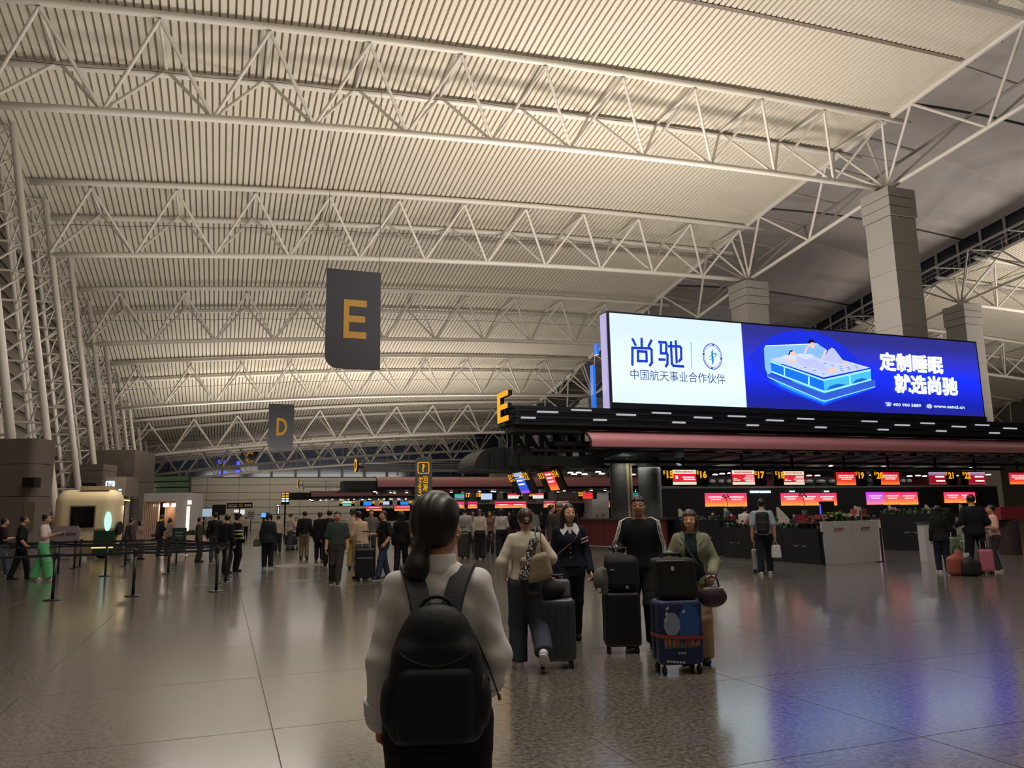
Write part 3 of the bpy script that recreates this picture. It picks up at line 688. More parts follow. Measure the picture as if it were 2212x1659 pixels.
for i, x in enumerate(np.arange(17.5, 47, 2.15)):
    mb = MB(); mb.add([(x, CYF+.3, 4.45), (x+1.35, CYF+.3, 4.45), (x+1.5, 41, 4.0), (x+.1, 41, 4.0)], [(0,1,2,3)]); mb.add([(x, CYF+.3, 4.52), (x+1.35, CYF+.3, 4.52), (x+1.5, 41, 4.52), (x+.1, 41, 4.52)], [(3,2,1,0)])
    mb.add([(x, CYF+.3, 4.45), (x+.1, 41, 4.0), (x+.1, 41, 4.52), (x, CYF+.3, 4.52)], [(0,1,2,3)])
    part('baffle', mb, SOF, t, world=True)
for i, (ya, za, yb, zb_) in enumerate(((31.2, 4.30, 31.5, 4.42), (33.0, 3.95, 33.3, 4.1), (35.5, 3.85, 35.8, 4.0))):
    mb = MB(); mb.box((12.5 + i*2, ya, za), (47, yb, zb_)); part('track_beam', mb, FR, t, world=True)
for x in np.arange(19, 46, 5.4):
    mb = MB(); mb.box((x, CYF+.2, 4.0), (x+.35, CYF+.5, 4.42)); part('hanger', mb, SOF, t, world=True)
# small pale reflectors hanging in a row under the canopy lip
for i, x in enumerate(np.arange(21.5, 46, 1.02)):
    mb = MB(); mb.cbox((x, CYF+.45, 4.30 + .03*math.sin(i*2.1)), (.42, .12, .13), .2*math.sin(i*1.7)); part('reflector', mb, mat('pale_reflector', (150, 146, 142), .35), t, world=True)
def dl(u, v, Y, w=.16, parent=None):
    p = onY(u, v, Y); b = MB(); b.lathe([(w, 0), (w*.7, .05)], 8); return part('downlight', b, LAMP, parent, loc=p - origin(parent))
for u, v in ((1309,1000),(1322,1000),(1232,1022),(1240,1025),(1250,1022),(1263,1025),(1292,1020),(1300,1024),(1325,1024),(1336,1022),(1357,1022),(1367,1026),(1443,1002),(1465,1002),(1480,1002),(1545,1026),(1560,1024),(1577,1023),(1700,1006),(1712,1006),(1748,1028),(1766,1028),(1796,1007),(1906,1007),(1918,1007),(1965,1029),(1983,1028),(1998,1029),(2088,1009),(2094,1010),(1862,1026),(1884,1027),(2058,1028),(2072,1028),(2135,1026)):
    dl(u, v, 37.5, .17, t)
# ---- round concrete columns of the island
CONC = mat('grey_concrete', (112, 114, 116), .6, noise=.1, nscale=3)
def round_column(u, Y, r, label):
    p = onY(u, 1100, Y); t = thing('round_column', label, 'column', (p.x, p.y, 0))
    for k in range(8): b = MB(); b.lathe([(r, k*.57), (r, k*.57+.56)], 24); part('drum', b, CONC, t, smooth=False)
    b = MB(); b.lathe([(r-.03, 0), (r-.03, 4.6)], 20); part('core', b, DARK, t); return t
rc = round_column(1343, 34.5, .53, 'round grey concrete column with a bright cable channel, left of the pair')
b = MB(); b.box((.05, -.60, .2), (.17, -.5, 4.4)); b.box((.30, -.56, .2), (.36, -.45, 4.4)); part('cable_channel', b, mat('bright_channel', (208, 196, 165), .4), rc)
round_column(1406, 34.0, .56, 'round grey concrete column behind the man in glasses, right of the pair')
area_light('column_downlight', (onY(1343, 1030, 33.6).x, 33.2, 4.2), .3, .3, 22, (1.0, .93, .75))
# ---- hanging check-in screens
RED1 = glow_ramp('screen_cream_red', [(0, (236, 226, 196)), (.17, (240, 226, 200)), (.18, (226, 34, 56)), (.72, (220, 30, 52)), (.73, (240, 228, 205)), (1, (244, 236, 214))], 1.0, 'Z')
SUN = glow_ramp('screen_sunset', [(0, (245, 150, 50)), (.2, (250, 120, 50)), (.35, (240, 70, 50)), (1, (205, 24, 50))], 1.0, 'Z', .12)
CRIM = glow_ramp('screen_crimson', [(0, (230, 120, 110)), (.06, (150, 20, 44)), (.7, (168, 24, 50)), (.8, (170, 110, 150)), (1, (176, 160, 190))], .9, 'Z')
WALLS = glow_ramp('led_sunset', [(0, (252, 178, 70)), (.3, (252, 130, 70)), (.5, (250, 90, 90)), (1, (228, 50, 110))], 1.1, 'Z', .1)
WTXT = glow('screen_white_text', (255, 238, 232), 1.1); RTXT = glow('screen_red_text', (214, 60, 50), .9)
for b_ in ('screen_cream_red', 'screen_crimson'):
    for nd in MATS[b_].node_tree.nodes:
        if nd.type == 'VALTORGB': nd.color_ramp.interpolation = 'CONSTANT' if 'red' in b_ else 'LINEAR'
def bars(rect, rows, parent, m, Y, name='text_line'):
    """illegible lines of screen writing as short word blocks"""
    c, w, h = rect
    for (y, x0, x1, th) in rows:
        b = MB(); x = c.x - w/2 + x0*w; xe = c.x - w/2 + x1*w; k = 0
        while x < xe - .01:
            L = min((.05 + .045*((k*7+int(y*31)) % 4))*w, xe - x); b.box((x, Y-.012, c.z + (y-.5)*h - th*h/2), (x+L, Y-.008, c.z + (y-.5)*h + th*h/2)); x += L + .018*w; k += 1
        part(name, b, m, parent, world=True)
def hung_screen(label, rect_px, m, nums, Y, style, back=None):
    c, w, h = place_rect(*rect_px, Y); u0 = min([rect_px[0]] + [n[1]-9 for n in nums]); u1 = max([rect_px[2]] + [n[1]+16 for n in nums])
    a, b = onY(u0, 1030, Y), onY(u1, 1030, Y); t = thing('hanging_screen', label, 'screen', ((a.x+b.x)/2, Y, c.z-h/2), 0, None)
    mb = MB(); mb.prism(rrect(b.x-a.x+.1, h+.12, .12, 3, x0=a.x-.05, y0=c.z-h/2-.06), (0, Y+.12, 0), RX, RZ, .12); part('back_panel', mb, BLACK, t, world=True)
    mb = MB(); mb.box((c.x-w/2, Y-.008, c.z-h/2), (c.x+w/2, Y, c.z+h/2)); part('screen', mb, m, t, world=True)
    for s, u, v in nums:
        p = onY(u, v, Y); text('counter_number', s, (p.x+.16, Y, p.z), RX, RZ, YEL, t, height=.36, th=.02, bold=.04)
        text('island_letter', 'E', (p.x-.16, Y, p.z+.1), RX, RZ, YEL, t, height=.18, th=.02, bold=.03)
    mb = MB(); mb.box((c.x-.05, Y+.02, c.z+h/2), (c.x+.05, Y+.1, 4.56)); part('hanger', mb, BLACK, t, world=True)
    if style == 0: bars((c, w, h), [(.5, .42, .92, .1), (.36, .45, .95, .09), (.5, .12, .22, .2)], t, WTXT, Y); bars((c, w, h), [(.86, .1, .9, .07)], t, RTXT, Y)
    if style == 1: bars((c, w, h), [(.62, .6, .98, .05), (.52, .55, .98, .05), (.42, .48, .98, .05), (.32, .55, .98, .05), (.24, .6, .98, .05), (.42, .05, .2, .05), (.32, .05, .35, .05)], t, WTXT, Y); bars((c, w, h), [(.87, .1, .9, .07)], t, RTXT, Y)
    if style == 2: bars((c, w, h), [(.74, .12, .9, .09), (.6, .12, .88, .08), (.46, .25, .8, .08)], t, WTXT, Y)
    if style == 3: bars((c, w, h), [(.62, .38, .9, .14), (.28, .4, .92, .13)], t, WTXT, Y)
    return t
hung_screen('cream and red screen hanging between the yellow numbers 15 and 16', (1454,1015,1503,1047), RED1, [('15', 1441, 1025), ('16', 1513, 1025)], 32, 0)
hung_screen('cream and red screen hanging left of the yellow number 17', (1583,1016,1629,1047), RED1, [('17', 1638, 1026)], 32, 1)
hung_screen('cream and red screen hanging right of the yellow number 18', (1694,1018,1736,1047), RED1, [('18', 1682, 1026)], 32, 1)
hung_screen('red and orange screen hanging left of the yellow number 19', (1808,1020,1847,1048), SUN, [('19', 1855, 1027)], 32, 2)
hung_screen('red and orange screen hanging right of the yellow number 20', (1904,1020,1941,1047), SUN, [('20', 1895, 1027)], 32, 2)
hung_screen('crimson screen with a mauve top hanging left of the yellow number 21', (2008,1020,2042,1046), CRIM, [('21', 2049, 1027)], 32, 3)
hung_screen('crimson screen with a mauve top hanging right of the yellow number 22', (2093,1020,2127,1046), CRIM, [('22', 2085, 1027)], 32, 3)
hung_screen('red and orange screen cut by the right edge of the photo', (2182,1021,2222,1046), SUN, [], 32, 2)
BLUES = glow_ramp('screen_blue', [(0, (190, 70, 220)), (.18, (40, 80, 225)), (.7, (40, 110, 235)), (.72, (170, 180, 215)), (1, (170, 178, 205))], 1.0, 'Z')
def side_screen(label, u, v, X, w, h, m, n1, n2, style):
    p = onX(u, v, X); t = thing('tilted_screen', label, 'screen', (p.x, p.y, p.z-h/2)); up = Vector((-.42, 0, .907)); right = Vector((0,-1,0)); nz = right.cross(up)
    mb = MB(); mb.prism(rrect(w*2.5, h*1.12, .1, 3), p - right*w*1.25 - up*h*.56 - nz*.12, right, up, .1); part('back_panel', mb, BLACK, t, world=True)
    mb = MB(); mb.prism([(0,0),(w,0),(w,h),(0,h)], p - right*w*.5 - up*h*.5 - nz*.01, right, up, .02); part('screen', mb, m, t, world=True)
    for s, k in ((n1, -1), (n2, 1)): text('counter_number', s, p + right*w*.85*k + up*h*.28, right, up, YEL, t, height=.34, th=.03, bold=.04)
    for k in (.25, .08, -.1):
        mb = MB(); mb.prism([(0,0),(w*.7,0),(w*.7,h*.07),(0,h*.07)], p - right*w*.35 + up*h*k + nz*.02, right, up, .004); part('text_line', mb, WTXT, t, world=True)
    for k in (-.5, .5):
        mb = MB(); mb.tube([p + right*w*k + up*h*.5, p + right*w*k + up*h*.5 + Vector((-.1, 0, .75))], .03, 6); part('hanger', mb, BLACK, t, world=True)
side_screen('tilted blue screen hanging between the numbers 11 and 12 at the island end', 1126, 1043, 12.2, 1.0, 1.0, BLUES, 'E11', 'E12', 0)
side_screen('tilted red and orange screen hanging between the numbers 13 and 14', 1190, 1037, 14.6, 1.0, 1.05, SUN, 'E13', 'E14', 2)
for i in range(2):
    pass
mb = MB(); a, b = onY(1110, 1020, 31.0), onY(1222, 1000, 34.0); mb.tube([a, b], .06, 6); mb.tube([a+Vector((0,.2,-.25)), b+Vector((0,.2,-.2))], .03, 5)
solid('lighting_track', mb, FR, 'thin dark lighting track slanting above the tilted screens', 'track')
# ---- lit wall behind the desks
t = thing('led_wall', 'black wall band behind the E desks with long pink and orange lit panels', 'display wall', (33, 37, 1.9))
mb = MB(); a, b = onY(1430, 1062, 37), onY(2160, 1100, 37); mb.box((a.x, 37.02, 1.2), (b.x, 37.3, 2.86)); part('black_wall', mb, BLACK, t, world=True)
mb = MB(); mb.box((a.x, 37.0, 2.86), (b.x, 37.4, 2.95)); part('ledge', mb, STEEL_DIM, t, world=True)
PURP = glow_ramp('led_sunset_violet', [(0, (250, 150, 110)), (.4, (222, 110, 190)), (1, (196, 70, 220))], 1.1, 'Z', .2)
for k, (u0, v0, u1, v1, n, v) in enumerate(((1524,1065,1612,1094,2,0),(1688,1065,1806,1092,3,0),(1873,1063,1981,1090,3,1),(2041,1063,2105,1086,2,0))):
    for j in range(n):
        ua, ub = u0+(u1-u0)*j/n, u0+(u1-u0)*(j+1)/n; c, w, h = place_rect(ua, v0, ub, v1, 37)
        mb = MB(); mb.box((c.x-w/2+.008, 36.97, c.z-h/2), (c.x+w/2-.008, 37.02, c.z+h/2)); part('led_panel', mb, PURP if v and j < 1 else WALLS, t, world=True)
        bars((c, w, h), [(.7, .15, .85, .09), (.52, .25, .75, .08)], t, WTXT, 36.97)
WHT = glow('white_sign_light', (210, 235, 250), 1.3)
for u0, v0, u1, v1 in ((1620,1060,1640,1065),(1642,1060,1664,1065),(1705,1060,1716,1063),(1780,1060,1790,1063)):
    c, w, h = place_rect(u0, v0, u1, v1, 36.9); mb = MB(); mb.box((c.x-w/2, 36.86, c.z-h/2), (c.x+w/2, 36.9, c.z+h/2)); part('small_light_sign', mb, WHT, t, world=True)
MAR = mat('maroon_panel', (124, 36, 48), .5, noise=.1)
t = thing('rear_partition', 'dark maroon partition behind the E desks, above the lit panels', 'partition', (33, 41.5, 0))
for k in range(9):
    mb = MB(); x = 27.2 + k*2.6; mb.box((x, 41.5, 1.2), (x+2.56, 41.6, 3.9)); part('maroon_board', mb, MAR, t, world=True)
# dark windows/monitors mounted on the partition
for k, (u0, v0, u1, v1) in enumerate(((1531,1028,1580,1058),(1735,1030,1806,1056),(1861,1028,1900,1054),(1930,1029,1966,1054))):
    c, w, h = place_rect(u0, v0, u1, v1, 40.5); tt = thing('wall_monitor', ['dark equipment rack behind the hanging screen of counter 16', 'dark equipment rack between the screens of counters 18 and 19', 'dark equipment rack behind the number 19', 'dark equipment rack right of the screen of counter 20'][k], 'rack', (c.x, 40.5, c.z-h/2))
    mb = MB(); mb.box((c.x-w/2, 40.5, c.z-h/2), (c.x+w/2, 40.9, c.z+h/2)); part('cabinet', mb, BLACK, tt, world=True)
    for q in range(3):
        mb = MB(); x = c.x - w*.36 + q*w*.36; mb.lathe([(w*.1, 0), (w*.12, .1), (w*.08, .2)], 10, (x, 40.42, c.z)); part('device', mb, STEEL_DIM, tt, world=True)
    mb = MB(); mb.box((c.x-w/2, 40.4, c.z-h/2), (c.x+w/2, 40.5, c.z-h/2+.06)); part('shelf', mb, STEEL_DIM, tt, world=True)
# ---- check-in desks with sloping conveyor guards
WHD = mat('ivory_desk', (206, 194, 176), .5)
def desk(u, label, Y=35.85):
    p = onY(u, 1110, Y); t = thing('checkin_desk', label, 'desk', (p.x, Y, 0), 0, 'check-in desks of the E island')
    mb = MB(); mb.box((-1.0, 0, 0), (.55, .7, 1.02)); part('desk_body', mb, WHD, t)
    mb = MB(); mb.box((-1.05, -.08, 1.02), (.6, .75, 1.08)); part('desk_top', mb, BLACK, t)
    mb = MB(); mb.cbox((-.5, .3, 1.4), (.5, .06, .34)); mb.cbox((-.5, .34, 1.15), (.08, .08, .2)); part('monitor', mb, BLACK, t)
    mb = MB(); mb.prism([(0,.3),(.95,.3),(.95,.95),(.1,1.75),(0,1.75)], (.62, .1, 0), RX, RZ, .08); part('conveyor_guard', mb, WHD, t)
    mb = MB(); mb.prism([(0,.2),(.9,.2),(.9,.55),(0,.8)], (.66, .7, 0), RX, RZ, .4); part('conveyor', mb, BLACK, t); return t
for i, u in enumerate((1445, 1545, 1660, 1760, 1830, 1905, 1985, 2060, 2150)):
    desk(u, 'ivory check-in desk with sloping guard, ' + ['below the screen between 15 and 16', 'left of the bending person in white', 'behind the man with the black backpack', 'right of the man with the black backpack', 'behind the left corner of the white counter', 'behind the white counter', 'right of the white counter', 'behind the woman in black at right', 'behind the black jacket at right'][i])
# ---- islands D and C, farther down the hall
def island(Yi, ch, letter_px, rail, can, x1, name):
    Xf = onY(letter_px[0], letter_px[1], Yi).x
    gate_letter(ch, Xf, letter_px[0], letter_px[1], letter_px[2], 1.25, 'yellow letter %s on the end of the %s island rail' % (ch, ch))
    a, b = onY(rail[0], rail[1], Yi), onY(rail[0], rail[2], Yi); t = thing('island_rail', 'grey slatted rail running right from the yellow letter %s' % ch, 'rail', ((a.x+x1)/2, Yi, b.z), 0)
    n = 6; can_z = onY(can[0], can[2], Yi).z
    for i in range(n):
        z = b.z + (a.z-b.z)*i/(n-1); mb = MB(); mb.box((a.x, Yi-.05, z-.05), (x1, Yi+.05, z+.05 + (.12 if i == 0 else 0))); part('slat', mb, GREY_RAIL, t, world=True)
    for x in np.arange(a.x+.2, x1, 3.2): mb = MB(); mb.box((x, Yi+.06, b.z-.42), (x+.14, Yi+.2, a.z)); part('rail_post', mb, STEEL_DIM, t, world=True)
    c0, c1 = onY(can[0], can[1], Yi), onY(can[0], can[2], Yi)
    canopy('dusty rose canopy of the %s island, %s' % (ch, name), c0.x, x1, Yi, 1.6, c1.z, c0.z)
    t = thing('island_soffit', 'dark soffit with small lights below the rose canopy of the %s island' % ch, 'soffit', ((c0.x+x1)/2, Yi+4, c1.z-.3))
    mb = MB(); mb.box((c0.x-2.5, Yi+.3, c1.z-.25), (x1, Yi+9, c1.z-.05)); part('soffit_board', mb, DARK, t, world=True)
    for k in range(7): mb = MB(); x = c0.x + 1 + k*(x1-c0.x-2)/7; mb.box((x, Yi+.4, c1.z-.55), (x+.25, Yi+8, c1.z-.2)); part('baffle', mb, SOF, t, world=True)
    mb = MB(); mb.box((c0.x-3, Yi+.6, c1.z-.35), (c0.x+.6, Yi+3, c1.z+.6)); part('end_box', mb, FR, t, world=True)
    for k in range(34): mb = MB(); x = c0.x + (x1-c0.x)*((k*.618) % 1); y = Yi + 1.2 + 5*((k*.37) % 1); mb.lathe([(.16, 0), (.12, .05)], 7, (x, y, c1.z-.42)); part('downlight', mb, LAMP, t, world=True)
    # back wall of the desks
    return c1.z
zD = island(72.0, 'D', (769, 991, 1019), (780, 993, 1018), (815, 1028, 1052), 44, 'pale stripe left of the round columns')
zC = island(116.0, 'C', (644, 1036, 1054), (652, 1037, 1053), (672, 1060, 1073), 34, 'short and farthest, right of the two-column yellow board')
def far_wall(Yw, x0, x1, zt, label, panels, Yp):
    t = thing('led_wall', label, 'display wall', ((x0+x1)/2, Yw, 0)); mb = MB(); mb.box((x0, Yw, 1.0), (x1, Yw+.3, zt)); part('black_wall', mb, BLACK, t, world=True)
    mb = MB(); mb.box((x0, Yw-.1, zt), (x1, Yw+.3, zt+.1)); part('ledge', mb, STEEL_DIM, t, world=True)
    for u0, v0, u1, v1 in panels:
        c, w, h = place_rect(u0, v0, u1, v1, Yw-.05); mb = MB(); mb.box((c.x-w/2, Yw-.06, c.z-h/2), (c.x+w/2, Yw, c.z+h/2)); part('led_panel', mb, WALLS, t, world=True)
        n = max(1, round(w/2.3))
        for q in range(n):
            cq = Vector((c.x - w/2 + w*(q+.5)/n, c.y, c.z)); bars((cq, w/n, h), [(.7, .15, .85, .1), (.5, .2, .8, .1)], t, WTXT, Yw-.06)
far_wall(78.5, 18, 44, 2.75, 'black wall of the D desks with pink lit panels, seen over the heads of the queue', [(982,1084,1003,1098),(1011,1084,1031,1098),(1070,1083,1137,1097),(1175,1082,1198,1096),(1208,1082,1228,1096),(1278,1082,1317,1096),(930,1085,975,1099)], 78)
far_wall(121, 19, 34, 2.9, 'far black wall of the C desks with two pink lit panels', [(791,1094,825,1103),(852,1092,892,1103)], 120)
def small_screen(u0, v0, u1, v1, Y, m, label, nums=(), numtxt='D'):
    c, w, h = place_rect(u0, v0, u1, v1, Y); t = thing('hanging_screen', label, 'screen', (c.x, Y, c.z-h/2)); mb = MB(); mb.box((c.x-w*.5-.5, Y+.01, c.z-h/2-.05), (c.x+w*.5+.5, Y+.1, c.z+h/2+.05)); part('back_panel', mb, BLACK, t, world=True)
    mb = MB(); mb.box((c.x-w/2, Y-.01, c.z-h/2), (c.x+w/2, Y, c.z+h/2)); part('screen', mb, m, t, world=True)
    mb = MB(); mb.box((c.x-.08, Y+.02, c.z+h/2), (c.x+.08, Y+.12, (zD if Y < 100 else zC)-.04)); part('hanger', mb, BLACK, t, world=True)
    for s, u in nums: p = onY(u, (v0+v1)/2, Y); text('counter_number', s, (p.x, Y, p.z+.15), RX, RZ, YEL, t, height=.42, th=.02, bold=.05)
LB = glow('screen_pale_blue', (176, 200, 236), 1.1); GR = glow_ramp('screen_green', [(0, (60, 200, 110)), (.25, (30, 60, 70)), (.3, (130, 150, 190)), (.7, (120, 150, 190)), (.75, (50, 170, 120)), (1, (60, 190, 130))], 1.0, 'Z')
RW = glow_ramp('screen_red_white', [(0, (225, 230, 228)), (.62, (232, 232, 228)), (.66, (230, 50, 60)), (1, (232, 40, 56))], 1.0, 'Z'); BLU = glow('screen_sky', (36, 130, 235), 1.1); WG2 = glow_ramp('screen_white_green', [(0, (220, 235, 240)), (.3, (30, 160, 100)), (.65, (40, 170, 110)), (.7, (220, 240, 245)), (1, (215, 240, 250))], 1.1, 'Z')
RE = glow_ramp('screen_red', [(0, (250, 90, 60)), (.3, (240, 50, 50)), (1, (236, 30, 60))], 1.0, 'Z')
for i, (u0, v0, u1, v1, Y, m, l, nn) in enumerate(((982,1067,1003,1079,73.5,GR,'green lined screen of the D island, right of the foreground head',[('17',1011)]), (1039,1066,1063,1079,73.5,LB,'pale blue blank screen of the D island',[('18',1034)]),
    (1097,1066,1120,1077,73.5,RW,'red and white screen of the D island left of number 19',[('19',1125)]), (1151,1065,1174,1077,73.5,RW,'red and white screen of the D island right of number 20',[('20',1147)]),
    (1259,1064,1280,1077,73.5,RE,'red screen of the D island left of the round columns',[('22',1254)]), (1363,1064,1379,1075,73.5,glow('screen_teal',(40,130,130),.8),'teal screen between the two round columns',[]),
    (740,1083,759,1092,117.5,WG2,'white and green screen of the C island',[('16',737),('17',763)]), (785,1083,802,1092,117.5,BLU,'sky blue screen of the C island, left one',[('18',806)]), (827,1083,841,1090,117.5,LB,'pale screen of the C island',[('19',823)]), (865,1083,882,1090,117.5,BLU,'sky blue screen of the C island, next to the grey pylon',[('20',886)]),
    (930,1066,946,1075,73.5,RE,'red screen of the D island over the foreground head',[('16',955)]))):
    small_screen(u0, v0, u1, v1, Y, m, l, nn)
# ================================================================ PEOPLE: bodies and clothes as smooth implicit surfaces
def snet(f, lo, hi, h):
    """naive surface nets of f<0 inside the box"""
    lo = np.array(lo, float); n = np.maximum(np.ceil((np.array(hi) - lo)/h).astype(int) + 1, 4)
    ax = [lo[i] + h*np.arange(n[i]) for i in range(3)]
    g = np.stack(np.meshgrid(*ax, indexing='ij'), -1).reshape(-1, 3).astype(np.float32)
    V = f(g).reshape(n); V[0], V[-1] = 1, 1; V[:, 0], V[:, -1] = 1, 1; V[:, :, 0], V[:, :, -1] = 1, 1
    s = V < 0; c = n - 1
    acc = np.zeros((*c, 3)); cnt = np.zeros(c)
    cor = [(i, j, k) for i in (0,1) for j in (0,1) for k in (0,1)]
    sl = lambda o: tuple(slice(o[i], o[i] + c[i]) for i in range(3))
    for a in cor:
        for d in range(3):
            if a[d]: continue
            b = list(a); b[d] = 1; b = tuple(b)
            va, vb = V[sl(a)], V[sl(b)]; x = (va < 0) != (vb < 0); t = np.where(x, va/np.where(x, va-vb, 1), 0)
            for e in range(3): acc[..., e] += np.where(x, a[e] + (t if e == d else 0), 0)
            cnt += x
    m = cnt > 0; idx = -np.ones(c, int); idx[m] = np.arange(m.sum())
    I = np.argwhere(m); vs = lo + h*(I + acc[m]/cnt[m][:, None])
    fs = []
    for d in range(3):
        u, w = (d+1) % 3, (d+2) % 3
        A = [slice(0, None)]*3; A[d] = slice(0, -1); B_ = [slice(0, None)]*3; B_[d] = slice(1, None)
        sa, sb = s[tuple(A)], s[tuple(B_)]; E = np.argwhere(sa != sb)
        E = E[(E[:, u] > 0) & (E[:, w] > 0) & (E[:, u] < n[u]-1) & (E[:, w] < n[w]-1)]
        if not len(E): continue
        fl = sa[tuple(E.T)]
        o = np.zeros(3, int)
        def cell(du, dw): q = E.copy(); q[:, u] -= du; q[:, w] -= dw; return idx[tuple(q.T)]
        Q = np.stack([cell(1,1), cell(0,1), cell(0,0), cell(1,0)], 1); Q[~fl] = Q[~fl][:, ::-1]; fs.append(Q)
    return vs, (np.concatenate(fs) if fs else np.zeros((0,4), int))
def smin(a, b, k):
    h = np.clip(.5 + .5*(b-a)/k, 0, 1); return b*(1-h) + a*h - k*h*(1-h)
def cap(p, a, b, ra, rb):
    a, b = np.array(a, np.float32), np.array(b, np.float32); d = b-a; t = np.clip(((p-a)@d)/max(float(d@d), 1e-9), 0, 1)
    return np.linalg.norm(p - a - t[:, None]*d, axis=1) - (ra + (rb-ra)*t)
def ell(p, c, r):
    q = (p - np.array(c, np.float32))/np.array(r, np.float32); k = np.linalg.norm(q, axis=1); return (k-1)*min(r)
def union(ds, k):
    o = ds[0]
    for d in ds[1:]: o = smin(o, d, k)
    return o
def to_obj(name, parts_, mats, parent, mi=None):
    vs = []; fs = []; k = 0
    for v, f in parts_: vs.append(v); fs.append(f + k); k += len(v)
    v = np.concatenate(vs); f = np.concatenate(fs); me = bpy.data.meshes.new(name)
    me.vertices.add(len(v)); me.vertices.foreach_set('co', v.astype(np.float32).ravel()); me.loops.add(f.size); me.loops.foreach_set('vertex_index', f.ravel().astype(np.int32))
    me.polygons.add(len(f)); me.polygons.foreach_set('loop_start', np.arange(0, f.size, 4, dtype=np.int32)); me.update(calc_edges=True)
    me.polygons.foreach_set('use_smooth', np.ones(len(f), bool))
    for m in (mats if isinstance(mats, (list, tuple)) else [mats]): me.materials.append(m)
    if mi is not None: me.polygons.foreach_set('material_index', mi(v[f].mean(1)).astype(np.int32))
    return link(name, me, parent)
SKIN = mat('skin', (186, 138, 112), .55, spec=.3); SKIN2 = mat('skin_pale', (206, 160, 134), .55, spec=.3)
LIPS = mat('lips', (148, 78, 70), .5); EYEW = mat('eye', (26, 20, 18), .2); BROW = mat('brow', (40, 30, 26), .8)
HAIRM = mat('black_hair', (17, 14, 13), .42, spec=.5, noise=.4, nscale=60); HAIRB = mat('brown_hair', (62, 42, 36), .45, spec=.5, noise=.3, nscale=60)
SOLE = mat('shoe_sole', (190, 188, 184), .6)
def cloth(col, rough=.85): return mat('cloth_%02x%02x%02x' % tuple(col), col, rough, spec=.25, noise=.12, nscale=14, bump=.12)
def hand_sdf(w, f, s, n, sc, curl):
    """list of capsules: palm, four fingers of unequal length, thumb"""
    w, f, s, n = [np.array(x, float) for x in (w, f, s, n)]; L = []
    for k, (o, ln) in enumerate(((.031, .068), (.011, .077), (-.010, .072), (-.030, .057))):
        kn = w + (f*(.088 - .006*abs(k-1)) + s*o)*sc; L.append((w + s*o*.5*sc + f*.012*sc, kn, .0165*sc, .0125*sc))
        a = curl*(.55 + .12*k); p = kn
        for j, (q, r) in enumerate(((.44, .0098), (.31, .0088), (.25, .0078))):
            d = f*math.cos(a) + n*math.sin(a); e = p + d*ln*q*sc; L.append((p, e, r*sc, (r-.0008)*sc)); p = e; a += curl*(.75 if j == 0 else .55)
    t0 = w + (f*.022 + s*.026)*sc; t1 = t0 + (f*.032 + s*.026 + n*.014)*sc; t2 = t1 + (f*.034 + s*.006 + n*.012)*sc
    L += [(t0, t1, .0135*sc, .0105*sc), (t1, t2, .0105*sc, .0085*sc)]
    return L
MZ = [.84,.90,.98,1.06,1.14,1.22,1.30,1.37,1.42,1.455]
TORSO = {'m': ([.165,.168,.160,.155,.160,.172,.182,.170,.125,.075], [.108,.114,.112,.112,.115,.120,.118,.104,.085,.068]),
         'f': ([.172,.170,.152,.134,.130,.140,.150,.142,.105,.060], [.115,.116,.105,.096,.098,.112,.112,.094,.076,.058])}
